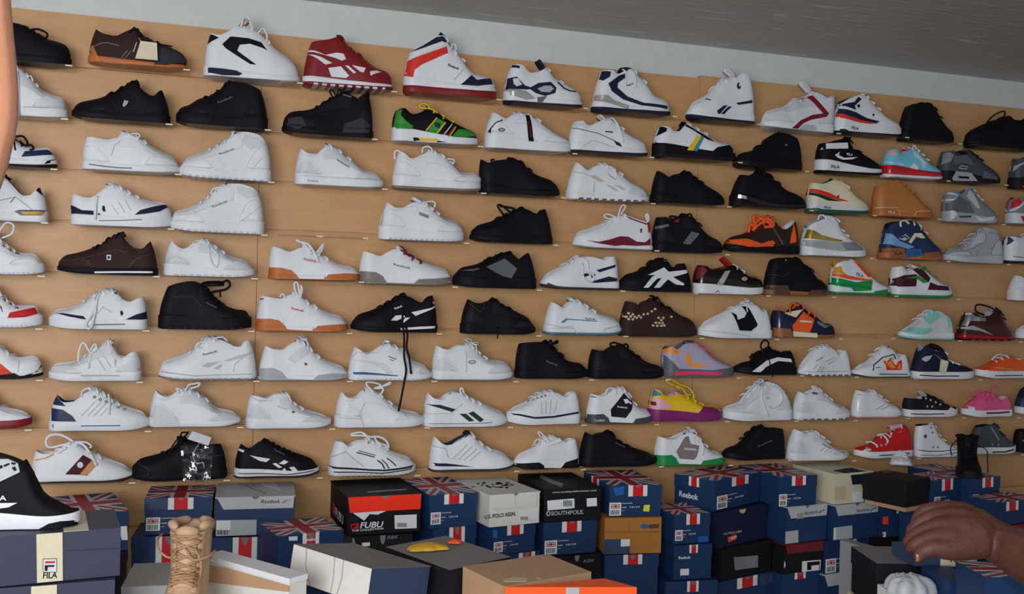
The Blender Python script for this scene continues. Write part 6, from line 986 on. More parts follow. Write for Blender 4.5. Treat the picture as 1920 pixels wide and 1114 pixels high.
# silver-lidded box
b = Box('navy shoe box with silver lid flap and lettering, right of the tan boot', 'b', (112, 245), (828, 228), (118, 600), zt=.845, lid='BXS', lidh=.004)
b.flap('BXS', .315, .085); b.text('Reebok', 'K2', (518, 302), (692, 300), .012, bold=False, shear=.25, off=.0038)
b.dec('vector_mark', 'GY', [ribbon([(700, 300), (735, 275), (760, 268)], 6), ribbon([(715, 300), (750, 285), (790, 265)], 6), ribbon([(735, 275), (725, 300)], 5)], off=.0032)
lb = b.dec('size_label', 'LBG', [(120, 455), (482, 450), (478, 600), (118, 602)]); b.dec('barcode', 'K3', [[(x, 545), (x+w, 545), (x+w, 585), (x, 585)] for x, w in ((135, 8), (150, 4), (160, 10), (178, 5), (190, 8), (205, 5), (218, 8))], parent=lb, off=.0016)
b.dec('label_print', 'LBL', [(125, 460), (250, 458), (248, 540), (123, 540)], parent=lb, off=.0014)
b.dec('lid_print', 'W2', [[(520, 130), (640, 120), (700, 190), (560, 150)]], 'top'); b.dec('lid_print', 'GY', [ribbon([(330, 120), (450, 175), (560, 215)], 8), ribbon([(420, 115), (470, 160)], 6)], 'top')
flagbox('navy box with red and white tab below the silver-lidded box', 'b', (70, 612), (690, 600), under=b, zb=BENCH, top=False, tab=(.32, .67, .17), lb=False)
b = Box('shiny navy box with white lettering below its red tab, left of the orange-flapped box', 'b', (672, 592), (1258, 505), zb=BENCH, zt=.77, depth=.30)
b.flag(); b.tab(.37, .62, .16); b.text('Reebok', 'LBL', (900, 642), (1035, 632), .009); b.size_label(.06, .22, .34, .70); b.dec('sticker', 'LBL', [(768, 602), (845, 598), (845, 635), (770, 638)])
# black box with orange flap
b = Box('black shoe box with bright orange flap and white lettering', 'b', (1290, 245), (1955, 212), (1300, 595), zt=.845, col='BXK', lidh=.004, lid='BXK')
b.flap('BXR', .40, .03, a0=.01, a1=.995)
b.text('FUBU', 'W', (1402, 525), (1612, 515), .0185, shear=.2); b.text('THE COLLECTION', 'W', (1330, 557), (1612, 535), .006)
b.dec('emblem', 'STR', [(1322, 492), (1392, 482), (1390, 530), (1322, 535)]); b.dec('emblem', 'BXK', [(1330, 500), (1385, 492), (1340, 528), (1330, 528)], off=.0014)
b.dec('torn_paper', 'LBL', [(1340, 390), (1640, 370), (1560, 405), (1490, 400), (1440, 458)], off=.0012); lb = b.dec('size_label', 'LBL', [(180, 440), (370, 432), (370, 550), (184, 556)], c='c')
b.dec('barcode', 'K3', [[(205+i*12, 505), (205+i*12+6, 505), (205+i*12+6, 540), (205+i*12, 540)] for i in range(7)], c='c', parent=lb, off=.0016)
b.text('FUBU', 'W2', (.38, .80), (.84, .80), .030, face='left', uv=True); b.dec('emblem', 'FLR', [(.20, .52), (.34, .52), (.34, .80), (.20, .80)], 'left', uv=True)
b.dec('lid_print', 'GY', ribbon([(1470, 205), (1600, 195), (1820, 180)], 8), 'top')
b2 = Box('grey box with black flap under the orange-flapped box', 'b', (1335, 595), (1875, 565), under=b, zb=BENCH, col='BXG', lidh=.004, lid='BXK')
b2.flap('BXK', .20, .13); b2.text('RBK', 'GY', (1645, 622), (1745, 615), .011, bold=False, shear=.2, off=.0036); b2.dec('sticker', 'LBL', [(1420, 655), (1490, 650), (1492, 682), (1422, 688)], off=.0034)
lb = b2.dec('size_label', 'DGY', [(1345, 775), (1670, 740), (1672, 860), (1345, 870)]); b2.dec('label_print', 'LBG', [(1350, 778), (1448, 768), (1448, 862), (1350, 868)], parent=lb, off=.0015)
# stack with flag print left of the cream polo box
b = flagbox('navy flag-print box left of the off-white box with dark lettering', 'c', (415, 268), (895, 207), (403, 562), zt=.845, tab=(.30, .70, .30), ymax=6)
b = flagbox('navy box with red and white tab, second in its stack, left of a blue-stickered box', 'c', (370, 580), (885, 505), under=b, zb=BENCH, top=False, tab=(.36, .72, .17), lb=False)
b.size_label(.04, .24, .36, .66)
# off-white box
b = Box('off-white shoe box with dark lettering and floral print on its lid', 'c', (900, 270), (1432, 208), (905, 555), zt=.845, col='BXW', lidh=.004, ymax=10)
b.flap('BXW', .44, .02, a0=.03, a1=.93); b.text('U.S. POLO ASSN.', 'K2', (948, 470), (1218, 440), .0125)
lb = b.dec('size_label', 'LBL', [(1255, 395), (1410, 378), (1410, 470), (1255, 485)]); b.dec('barcode', 'K3', [[(1260+i*11, 452), (1260+i*11+5, 451), (1260+i*11+5, 478), (1260+i*11, 479)] for i in range(6)], parent=lb, off=.0016)
random.seed(3)
b.dec('lid_print', 'K3', [[(x+q[0], y+q[1]*.5) for q in ellipse(0, 0, random.uniform(6, 22), random.uniform(6, 14), 7)] for x, y in [(random.uniform(850, 1190), 160+random.uniform(0, 45)+(0) ) for _ in range(34)]], 'top')
b.dec('flap_seam', 'W3', ribbon([(1205, 240), (1212, 350)], 5), off=.003)
b = flagbox('navy box with blue sticker and red tab under the off-white box', 'c', (900, 568), (1390, 502), under=b, fbl=(900, 810), top=False, tab=(.33, .71, .34))
b.dec('sticker', 'BST', [(935, 575), (1060, 565), (1062, 630), (935, 645)])
b = flagbox('navy flag-print box lowest in the stack below the off-white box', 'c', (930, 865), (1425, 795), under=b, zb=BENCH, top=False, lb=False, tab=(.58, .9, .1))
# black box with web address
b = Box('black shoe box with a web address and pale lettering', 'c', (1462, 212), (1952, 194), (1465, 498), zt=.845, col='BXK', lidh=.05)
b.text('www.southpolefootwear.com', 'LBG', (160, 250), (538, 232), .0065, c='d'); b.text('SOUTHPOLE.', 'LBG', (150, 440), (430, 425), .0135, c='d')
b.dec('emblem', 'LBG', [ellipse(128, 425, 18, 22)], c='d'); b.dec('emblem', 'BXK', [ellipse(128, 425, 9, 12)], c='d', off=.0014)
lb = b.dec('size_label', 'LBL', [(118, 315), (350, 295), (352, 378), (122, 398)], c='d'); b.dec('barcode', 'K3', [[(258+i*13, 312), (258+i*13+7, 311), (258+i*13+7, 362), (258+i*13, 364)] for i in range(6)], c='d', parent=lb, off=.0016); b.dec('sticker', 'LBL', [(456, 295), (542, 290), (545, 360), (458, 365)], c='d')
b.dec('lid_print', 'GRX', [ribbon([(60, 105), (150, 150), (250, 185)], 30)], 'top', c='d')
b = flagbox('navy box with red tab under the black box with web address', 'd', (52, 512), (548, 472), under=b, fbl=(38, 795), top=False, tab=(.34, .70, .32), lb=False)
b.size_label(.03, .255, .54, .95)
b2 = Box('grey and black box lowest under the box with web address', 'd', (150, 815), (590, 785), under=b, zb=BENCH, col='BXG', lidh=.004, lid='BXK')
b2.flap('BXK', .35, .12); b2.text('RBK', 'GY', (425, 845), (520, 835), .011, bold=False, shear=.2, off=.0036)
# stack with stickered box and brown box
b = flagbox('navy flag-print box with blue and yellow stickers', 'd', (655, 182), (1100, 172), (645, 452), zt=.85, tab=(.355, .72, .36), lb=False, side=True)
b.size_label(.0, .225, .55, .97); b.dec('sticker', 'BST', [(680, 205), (775, 190), (778, 258), (705, 275)]); b.dec('sticker', 'YEL', [(948, 352), (998, 350), (990, 408), (938, 405)], lab='yellow sticker')
b = Box('orange-brown shoe box with a navy label, under the stickered navy box', 'd', (572, 462), (1105, 462), (555, 775), under=b, col='BXT', lidh=.0)
b.flap('BXT', .38, .06, a0=.03, a1=.97); lb = b.dec('size_label', 'NVG', [(568, 648), (825, 642), (825, 770), (570, 770)]); b.dec('label_print', 'LBL', [(748, 645), (825, 642), (825, 702), (748, 708)], parent=lb, off=.0016); b.dec('emblem', 'B', [ellipse(950, 532, 34, 20)], off=.003); b.dec('emblem', 'BR2', [(985, 520), (1075, 512), (1070, 548), (985, 552)], off=.003)
b.dec('flap_seam', 'GB', [ribbon([(820, 490), (822, 575)], 5), ribbon([(580, 580), (1080, 580)], 6)], off=.003)
b = flagbox('navy box with red tab under the orange-brown box', 'd', (595, 795), (1075, 782), under=b, zb=BENCH, top=False, tab=(.34, .69, .11), lb=False)
# middle stack
b = flagbox('navy flag-print box with blue sticker at its corner, right of the orange-brown box', 'd', (1085, 440), (1518, 412), (1085, 700), zt=.752, depth=.2, ymax=3, tab=(.33, .70, .36))
b.dec('sticker', 'BST', [(1408, 622), (1492, 615), (1492, 682), (1410, 685)])
b = Box('shiny navy shoe box with white lettering under its red tab, below the corner-stickered box', 'd', (1075, 712), (1532, 694), (1080, 1005), under=b, lid='RBB')
b.tab(.40, .62, .24); b.text('Reebok', 'LBL', (1242, 815), (1345, 810), .010); b.dec('size_label', 'LBL', [(1258, 900), (1332, 896), (1330, 952), (1256, 955)])
b = flagbox('navy box with red tab at the foot of the middle stack', 'd', (1080, 1022), (1578, 1003), under=b, zb=BENCH, top=False, tab=(.41, .63, .17), lb=False)
# corner-on navy box, polo box, taped box
b = flagbox('navy flag-print box standing corner-on with white lettering on its long side', 'e', (515, 182), (905, 104), (548, 440), zt=.85, tab=(.36, .72, .30), lb=False, ymax=27)
b.tab(.37, .62, .30, 'left'); b.text('Reebok', 'LBL', (236, 308), (392, 342), .021, face='left'); b.size_label(.05, .265, .52, .95)
b = Box('dark navy box with a small gold arched emblem, below the corner-on box', 'e', (548, 450), (962, 375), (576, 745), under=b, col='RBD', lidh=.05)
b.dec('thumb_hole', 'BE', [(728, 422), (782, 412), (775, 440), (755, 452), (736, 444)]); b.text('U.S. POLO ASSN', 'BE', (598, 628), (745, 605), .008); b.dec('emblem', 'OR', [(632, 648), (702, 620), (704, 662), (640, 688)]); b.dec('emblem', 'LBL', [(660, 650), (704, 634), (704, 645), (660, 662)], off=.0014)
b = Box('black box with a strip of silver tape, below the navy box with arched emblem', 'e', (525, 765), (1000, 688), (550, 1020), under=b, col='BXK', lidh=.04)
b.dec('silver_tape', 'SIL', [(682, 812), (880, 795), (882, 892), (692, 918)])
b = flagbox('navy box with tilted red tab under the silver-taped box', 'e', (550, 1045), (1010, 950), under=b, zb=BENCH, top=False, tab=(.34, .70, .22), lb=False)
b.dec('sticker', 'NVG', [(888, 968), (1000, 950), (1012, 1020), (905, 1040)])
# stack left of the cream box
b = flagbox('navy flag-print box left of the cream box', 'e', (968, 150), (1370, 128), (975, 405), zt=.85, tab=(.34, .70, .32), lb=False)
b.size_label(.02, .22, .58, .98)
b = Box('navy box with silver flap and metal clip, above the red-flapped box', 'e', (998, 425), (1455, 380), (1010, 716), under=b, col='RBB', lidh=.004, lid='BXS')
b.flap('BXS', .32, .1); b.text('Reebok', 'K2', (1262, 462), (1372, 445), .0125, bold=False, shear=.25, off=.0036); b.dec('clip', 'CH', [(1198, 450), (1250, 440), (1252, 490), (1200, 495)], off=.003)
b.dec('vector_mark', 'GY2', [ribbon([(1375, 450), (1395, 432), (1425, 420)], 7)], off=.0034)
lb = b.dec('size_label', 'LBG', [(1005, 612), (1212, 588), (1214, 690), (1008, 716)]); b.dec('label_print', 'LBL', [(1010, 616), (1082, 608), (1082, 700), (1010, 710)], parent=lb, off=.0015)
b = Box('black shoe box with dark red flap and boxed label', 'e', (1012, 730), (1425, 688), (1012, 962), under=b, col='BXK', lidh=.004, lid='DR')
b.flap('MR', .32, .06, hole=False); b.dec('emblem', 'W2', [ellipse(1082, 872, 26, 34)]); lb = b.dec('size_label', 'LBL', [(1245, 845), (1398, 832), (1394, 918), (1243, 935)]); b.dec('label_print', 'BXK', [(1285, 852), (1390, 842), (1388, 910), (1285, 918)], parent=lb, off=.0015); b.dec('label_print', 'LBL', [(1320, 880), (1382, 872), (1380, 912), (1318, 918)], parent=lb, off=.002)
b = flagbox('navy box with red tab under the red-flapped black box', 'e', (1012, 985), (1390, 930), under=b, zb=BENCH, top=False, tab=(.33, .62, .14), lb=False)
# cream box stack
b = Box('cream shoe box with navy lid corner, right end of the flag-print boxes', 'f', (72, 145), (526, 108), (80, 405), zt=.85, col='BXC', lidh=.0, depth=.25)
b.dec('lid_print', 'RBD', [[(330, 135), (526, 120), (526, 205), (342, 215)]]); b.dec('flap', 'BXC', [(85, 150), (325, 132), (340, 215), (90, 240)], off=.002); b.dec('window', 'BE', [(95, 245), (285, 230), (285, 335), (100, 350)]); b.dec('lid_print', 'RBD', [[(180, 100), (330, 75), (450, 105), (300, 125)]], 'top')
lb = b.dec('size_label', 'LBL', [(345, 275), (500, 260), (500, 360), (348, 372)]); b.dec('barcode', 'K3', [[(435+i*12, 290), (435+i*12+7, 289), (435+i*12+7, 355), (435+i*12, 356)] for i in range(5)], parent=lb, off=.0016)
b = Box('navy box with silver flap under the cream box', 'f', (148, 420), (560, 378), (112, 690), under=b, col='RBB', lidh=.004, lid='BXS')
b.flap('BXS', .30, .07); b.text('Reebok', 'K2', (372, 440), (480, 428), .0125, bold=False, shear=.25, off=.0036); b.dec('vector_mark', 'GY2', [ribbon([(485, 430), (505, 412), (540, 402)], 7)], off=.0034); lb = b.dec('size_label', 'LBG', [(128, 575), (340, 550), (342, 655), (128, 678)]); b.dec('label_print', 'LBL', [(130, 578), (205, 568), (205, 660), (130, 672)], parent=lb, off=.0015)
b = flagbox('navy box with red tab and white flag label, below the silver-flapped box', 'f', (106, 705), (486, 658), (110, 968), under=b, top=False, tab=(.33, .70, .30), lb=False)
b.size_label(.02, .25, .56, .98)
b = Box('navy box with silver flap lowest in the cream box stack', 'f', (92, 985), (450, 928), under=b, zb=BENCH, col='RBB', lidh=.004, lid='BXS')
b.flap('BXS', .30, .09); b.text('Reebok', 'K2', (250, 1000), (345, 982), .011, bold=False, shear=.25, off=.0036)
Box('narrow grey box standing between the navy stack and the dark open box', 'f', (486, 735), (556, 722), zt=.60, zb=BENCH, col='BXG', lidh=.0, depth=.22)
# black box with brown disc, boxes behind the hand
b = Box('large black box with a round brown mark on its lid', 'f', (785, 185), (985, 140), (785, 402), zt=.85, ymax=20, col='BXK', lidh=.05, depth=.26)
b.dec('lid_print', 'BR2', [ellipse(630, 98, 56, 22)], 'top'); b.dec('lid_seam', 'K3', ribbon([(780, 210), (782, 395)], 5), 'left')
b2 = Box('kraft cardboard box edge under the large black box', 'f', (782, 405), (1000, 380), (782, 442), under=b, col='KR', dy=.0, lidh=.0, depth=.26)
b = flagbox('navy box with orange sticker and red tab, left of the reaching hand', 'f', (545, 455), (850, 415), (540, 700), under=b2, dy=.12, depth=.2, yawd=2, w0=.2, top=False, tab=(.38, .78, .36), lb=False)
b.dec('sticker', 'ORS', [(578, 482), (635, 475), (638, 538), (580, 542)], lab='orange sticker'); lb = b.dec('size_label', 'LBL', [(534, 612), (618, 602), (615, 708), (532, 716)]); b.dec('label_print', 'K', [(560, 622), (600, 615), (575, 700), (548, 705)], parent=lb, off=.0016)
Box('black box lowest beside the reaching hand', 'f', (530, 730), (850, 690), under=b, zb=BENCH, col='BXK', lidh=.03)
b = flagbox('navy flag-print box just left of the standing black boot', 'f', (965, 205), (1240, 118), (965, 480), zt=.84, ymax=16, tab=(.30, .70, .36), lb=True, depth=.2)
Box('navy box under the flag-print box behind the hand', 'f', (965, 480), (1240, 440), under=b, zb=BENCH, col='RBB', depth=.25)
b = flagbox('navy flag-print box under the standing black boot', 'f', (1238, 182), (1562, 150), (1240, 440), zt=.84, tab=(.36, .74, .33), depth=.3)
BOOTBOX = b
Box('navy box behind the hand under the black boot box', 'f', (1240, 445), (1562, 425), under=b, zb=BENCH, col='RBD', depth=.3)
b = flagbox('navy box with red tab at the right edge, right of the boot box', 'f', (1556, 345), (1880, 310), (1556, 540), zt=.78, tab=(.16, .46, .4), lb=False, depth=.25)
Box('dark red and navy box behind the wrist at the right edge', 'f', (1470, 470), (1880, 450), under=b, zb=BENCH, col='RBD', lid='DR', lidh=.05, depth=.25)
def slab(nm, lab, x0, x1, y0, y1, z, c, rot=0, at_=None):
    r = thing(nm, lab, 'table', at_ or ((x0+x1)/2, (y0+y1)/2, 0), None, (0, 0, rot)); hx, hy = (x1-x0)/2, (y1-y0)/2
    m = MB(); m.box(-hx, hx, -hy, hy, z-.03, z-.001); m.build('table_top', c, r)
    for sx in (-1, 1):
        for sy in (-1, 1):
            m = MB(); x, y = sx*(hx-.05), sy*(hy-.05); m.box(x-.025, x+.025, y-.025, y+.025, 0, z-.03); m.build('leg', 'GY2', r)
slab('low_bench', 'long low bench along the wall, below the frame, carrying the stacked shoe boxes', -.75, 3.9, -.68, -.03, BENCH, 'BE')
# ------------------------------------------------------------------ things on the front table
slab('display_table', 'display table under the foreground boxes and the tan boot, below the frame', -1.25, 1.04, -1.7, -.95, TABLE, 'BE')
# foreground shoe and its boxes, left edge
fb = Box('dark slate shoe box with cream band and red-blue letter emblem, left foreground', 'Q', (-95, 700), (878, 628), (880, 1012), zt=.97, depth=.20, col='FIN', lidh=.0, ymax=30)
fb.dec('band', 'BXC', [(262, 682), (450, 668), (452, 1044), (266, 1050)]); fb.dec('band', 'BXC', [(0.555, 0), (.745, 0), (.745, 1), (.555, 1)], 'top', uv=True)
fb.dec('emblem', 'K2', [(308, 858), (410, 856), (410, 956), (308, 958)], off=.0014); fb.dec('emblem', 'W2', [(312, 862), (406, 860), (406, 952), (312, 954)], off=.0018)
fb.dec('emblem', 'R', [(324, 877), (396, 875), (394, 889), (326, 891)], off=.0024); fb.dec('emblem', 'K2', [(322, 905), (390, 903), (390, 916), (344, 917), (340, 945), (322, 946)], off=.0024)
fb.text('FILA', 'K2', (308, 1000), (410, 997), .0135, off=.0016); fb.dec('lid_edge', 'K3', ribbon([(470, 802), (850, 785)], 3))
f2 = Box('second dark slate box with cream band, under the foreground shoe box', 'Q', (-120, 1062), (835, 1030), under=fb, zb=TABLE, col='FIN', lidh=.0, depth=.2, fit=False)
f2.dec('band', 'BXC', [(225, 1052), (410, 1046), (410, 1200), (222, 1200)])
S(0, 'Q', -270, 570, 690, [(-262, 60), (-180, 70), (-60, 92), (60, 122), (195, 185), (238, 240), (275, 335), (335, 408), (430, 460), (520, 508), (562, 548)], 4, (138, 90), 'K', 'W', None, 'K', lc='K', nl=5, yc=-(fb.p0.y+.085), zfix=fb.zt, shelf=False, tg=(175, 150), tgc='K', rung=False,
  P=[('ankle_strap', 'W3', [(-80, 140), (60, 138), (132, 170), (146, 232), (0, 302), (-80, 320)], .007, 'pale grey ankle strap'), ('strap_print', 'K2', [[(0, 185), (20, 180), (24, 200), (2, 208)], [(30, 180), (70, 165), (72, 178), (34, 195)], [(85, 160), (118, 165), (112, 178), (88, 176)], [(88, 200), (110, 190), (125, 215), (108, 225)]], .0082), ('side_mark', 'W', [(-120, 462), (126, 456), (60, 488), (-40, 502), (-120, 500)]),
     ('toe_sole', 'K', [(282, 690), (350, 607), (440, 588), (568, 572), (568, 640), (480, 690)], .003, 'black toe rubber'), ('sole_edge', 'K', [(-270, 688), (290, 690), (290, 672), (-270, 665)], .003)], T=[('FILA', 'W', (-95, 448), (44, 442), 36)],
  lab='black high-top with pale ankle strap standing on the foreground slate box', lift=.007)
# ---- laced boots: a shell swept from the toe up the shaft
PAL.update({'SUE2': (190, 156, 124), 'LAC': (170, 134, 96), 'SKD': (104, 62, 50), 'SKL': (232, 164, 128), 'NAIL': (150, 100, 82)})
RINGS = [(.272, .030, 0, .006, .012), (.264, .036, 0, .024, .034), (.240, .042, 4, .031, .046), (.195, .052, 14, .041, .051), (.150, .066, 30, .052, .048), (.112, .084, 48, .066, .045), (.086, .105, 62, .078, .043), (.074, .135, 76, .064, .042), (.070, .175, 86, .057, .044), (.068, .215, 90, .055, .046), (.068, .236, 90, .055, .046)]
def boot(nm, lab, loc, rot, sc, up, so, lace, lp=(), nlace=9, squash=1.0):
    r = thing(nm, lab, 'boot', loc, None, (0, 0, rot)); NT = 24
    cols = [pchip(list(range(len(RINGS))), [q[i] for q in RINGS]) for i in range(5)]
    def P(u, th, off=0.0, inn=1.0):
        x, z, ph, a, w = [f(u) for f in cols]; ph = math.radians(ph); p = Vector((math.sin(ph), 0, math.cos(ph)))
        v = p*(a*inn*math.cos(th))+Vector((0, w*inn*math.sin(th), 0)); n = (p*math.cos(th)+Vector((0, math.sin(th), 0))).normalized()
        q = Vector((x, 0, z))+v+n*off; q.z = max(q.z, .012)
        if z > .12: q.x = lerp(q.x, .066+(q.x-.066)*squash, sstep(.10, .2, z))
        return q*sc
    us = [i*.25 for i in range(41)]; V, F = [], []
    for u in us: V += [P(u, 2*math.pi*k/NT) for k in range(NT)]
    n = len(us)
    for i in range(n-1):
        for k in range(NT): F.append((i*NT+k, i*NT+(k+1) % NT, (i+1)*NT+(k+1) % NT, (i+1)*NT+k))
    F.append(tuple(range(NT)))
    b0 = len(V)                                    # collar rolled over and down inside
    for (off, du) in ((.004, .02), (.001, .05), (-.008, 0), (-.010, -1.2)):
        V += [P(10+min(du, 0), 2*math.pi*k/NT, off)+Vector((0, 0, (max(du, 0)*.12)*sc)) for k in range(NT)]
    L0 = (n-1)*NT
    for j in range(4):
        a = L0 if j == 0 else b0+(j-1)*NT; c = b0+j*NT
        for k in range(NT): F.append((a+k, a+(k+1) % NT, c+(k+1) % NT, c+k))
    mesh('upper', V, F, up, r, True)
    bd = Body(.285, [(0, .1), (.1, .11), (.2, .08), (.285, .04)], 1, .030, .024, wid=1.08)
    o = shoe_sole(bd, 'sole', bd.B, bd.zs, so, r, 1, grow=.002); o.scale = (sc, sc, sc); o.location = (-.008*sc, 0, 0)
    # tongue
    V, F = [], []; m_ = 7
    tu = [4.6+i*.3 for i in range(19)]
    for i, u in enumerate(tu):
        for k in range(m_):
            th = lerp(-.52, .52, k/(m_-1)); q = P(min(u, 10), th, .0035+.004*math.cos(th*2.6)+.006*sstep(9.2, 10, u))
            if u > 9.7: q.z += .016*sc*math.cos(th*2.8)
            V.append(q)
    for i, u in enumerate(tu):
        for k in range(m_): V.append(P(min(u, 10), lerp(-.52, .52, k/(m_-1)), -.006)+(Vector((0, 0, .010*sc)) if u > 9.7 else Vector((0, 0, 0))))
    N_ = len(tu); h = N_*m_
    for i in range(N_-1):
        for k in range(m_-1):
            a = i*m_+k; F.append((a, a+1, a+m_+1, a+m_)); F.append((h+a, h+a+m_, h+a+m_+1, h+a+1))
        for k in (0, m_-1): a = i*m_+k; F.append((a, a+m_, h+a+m_, h+a))
    for i in (0, N_-1):
        for k in range(m_-1): a = i*m_+k; F.append((a, a+1, h+a+1, h+a))
    mesh('tongue', V, F, up, r, True)
    for sg in (-1, 1):
        V, F = [], []; tu2 = [4.2+i*.3 for i in range(20)]
        for u in tu2:
            for th, off in ((.42, .0), (.44, .004), (.60, .0055), (.85, .005), (.92, .0)): V.append(P(min(u, 10), sg*th, off+.004*sstep(9, 10, u)))
        for i in range(len(tu2)-1):
            for k in range(4): F.append((i*5+k, i*5+k+1, (i+1)*5+k+1, (i+1)*5+k))
        mesh('eyestay', V, F, up, r, True)
    for sg in (-1, 1):                             # padded collar either side of the tongue
        V, F = [], []; tube(V, F, [P(10, sg*(.62+.23*i), -.004)+Vector((0, 0, (.004+.006*math.sin(math.pi*min(1, i/4)))*sc)) for i in range(11)], [.004*sc]+[.0105*sc]*9+[.004*sc], 10); mesh('collar_pad', V, F, up, r, True)
    V, F = [], []
    for i in range(nlace):
        u = lerp(4.8, 9.6, i/(nlace-1)); u2 = lerp(4.8, 9.6, min(i+1, nlace-1)/(nlace-1)); sg = 1 if i % 2 else -1
        for s2 in (-1, 1): tube(V, F, [P(lerp(u, u2, (k+3)/6), s2*lerp(-.56, .56, (k+3)/6), .0105+.002*(s2 > 0)) for k in range(-3, 4)], .0026*sc, 6)
    for p in lp: tube(V, F, smooth_path([Vector(q)*sc for q in p], 5), .0026*sc, 6)
    mesh('laces', V, F, lace, r, True)
    V, F = [], []
    for i in range(nlace):
        for sg in (-1, 1):
            u = lerp(4.8, 9.6, i/(nlace-1)); c_ = P(u, sg*.60, .006); t1 = (P(u+.1, sg*.6, .006)-c_).normalized(); t2 = (P(u, sg*.66, .006)-c_).normalized()
            tube(V, F, [c_+(t1*math.cos(a)+t2*math.sin(a))*.004*sc for a in [2*math.pi*k/8 for k in range(8)]], .0014*sc, 5, closed=True)
    mesh('eyelets', V, F, so, r, True)
    return r
tp_ = on_z(358, 1172, TABLE)
boot('boot', 'tan suede military boot with laced front, standing beside the white boxes', (tp_.x+.008, tp_.y+.045, TABLE), math.radians(-100), 1.0, 'SUE2', 'KR', 'LAC',
     lp=[[(.132, .02, .20), (.142, .035, .17), (.14, .03, .13), (.145, .01, .10)], [(.132, -.02, .20), (.15, -.03, .185), (.145, -.055, .20), (.10, -.068, .215), (.06, -.066, .216)], [(.132, .0, .2), (.15, .02, .18), (.142, .05, .185), (.11, .06, .19)]])
bb = BOOTBOX
bk = boot('boot', 'black lace-up boot standing on a navy box in front of the canvas high-top', (bb.o.x+.06, bb.o.y-.0, bb.zt), math.radians(-128), .74, 'K', 'K2', 'K',
     lp=[[(.13, -.02, .21), (.15, -.05, .225), (.14, -.075, .17), (.15, -.07, .12)], [(.13, .02, .2), (.12, .075, .17), (.11, .082, .10), (.12, .085, .02)]], squash=.8)
bk.scale = (1.15, 1.15, .80)
# ---- small white shoe seen from the toe, on the black box
NB_ = [o for o in COL.objects if o.get('label', '').startswith('large black box')][0]
q_ = on_z(1684, 868, .8495)
S(0, 'Z', 0, .14, 0, [(-.002, .042), (.02, .040), (.045, .042), (.062, .046), (.085, .037), (.11, .030), (.13, .024), (.139, .014)], 3, (.014, .011), 'W', 'W', None, 'W2', nl=4, shelf=False, metric=(q_.x+.03, q_.y+.035, .8480, math.radians(-124)), wid=1.75, lab='small white shoe with its toe to the viewer, on the large black box')
SHOES.pop()
# ---- front row of boxes
kb = Box('brown cardboard carton behind the orange box corner, front centre', 'c', (1115, 1042), (1900, 960), zt=.835, zb=TABLE, depth=.19, col='KR', lidh=.0, yawd=15, w0=.255)
kb.dec('torn_patch', 'BE', [(1110, 990), (1220, 968), (1330, 985), (1310, 1008), (1120, 1010)], 'top'); kb.dec('seam', 'BE', [(1400, 970), (1440, 980), (1430, 990), (1395, 980)], 'top')
A_, B_, C_ = on_z(947, 1101, .837), on_z(1194, 1101, .837), on_z(1132, 1084.5, .837)
r = thing('box_lid', 'bright orange box lid corner in front of the brown carton', 'box', A_); r.location.z = TABLE
m = MB(); m.prism([p-Vector((A_.x, A_.y, p.z)) for p in (A_, B_, C_)], (0, 0, .837-TABLE)); m.build('body', 'BXO', r)
m = MB(); e_ = (B_-A_).normalized(); n_ = Vector((e_.y, -e_.x, 0)); l_ = (B_-A_).length
m.prism([e_*(l_*.46)+n_*.0006+Vector((0, 0, .1)), e_*(l_*.56)+n_*.0006+Vector((0, 0, .1)), e_*(l_*.56)+n_*.0006+Vector((0, 0, .1265)), e_*(l_*.46)+n_*.0006+Vector((0, 0, .1265))], n_*.001); m.build('tape', 'LBG', r)
xb = Box('dark shoe box with yellow paper on top, left of the brown carton', 'c', (650, 1003), (900, 960), zt=.83, zb=TABLE, depth=.27, col='K2', lidh=.03, lid='K2', yawd=24, w0=.2)
xb.dec('lid_top', 'GRX', [(0, 0), (1, 0), (1, 1), (0, 1)], 'top', uv=True, off=.0003)
wb = Box('white and navy shoe box tilted to the right, front centre', 'b', (1465, 992), (1900, 1000), zt=.838, zb=.752, depth=.30, col='NVG', lidh=.0, yawd=30, w0=.19)
wb.root.rotation_euler = (0, math.radians(9), wb.yaw); wb.root.location.z += .012
wb.dec('white_side', 'BXW', [(0, 0), (1, 0), (1, 1), (0, 1)], 'left', uv=True, lab='white long side'); [wb.dec('side_print', 'GY3', ribbon(q, .013), 'left', uv=True, off=.0014) for q in ([(.18, 0), (.20, .5), (.3, 1)], [(.55, 0), (.57, .6), (.56, 1)], [(.66, 0), (.67, .5), (.64, 1)])]; wb.dec('lid_top', 'GRX', [(0, 0), (1, 0), (1, 1), (0, 1)], 'top', uv=True); wb.dec('lid_print', 'FLR', [[(.2, .3), (.8, .25), (.75, .6), (.3, .7)]], 'top', uv=True, off=.0004)
w1 = Box('white box with brown gap under its white lid edge, right of the tan boot', 'b', (775, 968), (900, 960), zt=.848, zb=TABLE, depth=.31, col='BXW', lidh=.012, lid='W', yawd=36, w0=.055, fit=False)
w1.dec('open_gap', 'KR', [(.0, .12), (1, .12), (1, .22), (0, .48)], 'left', uv=True, lab='brown gap under the lid'); w1.dec('open_gap', 'BXW', [(0, .12), (.3, .12), (0, .16)], 'left', uv=True, off=.001)
gb = Box('grey shoe box at the bottom edge left of the tan boot', 'a', (1082, 1042), (1500, 1030), zt=.80, zb=TABLE, depth=.2, col='BXG', lidh=.03)
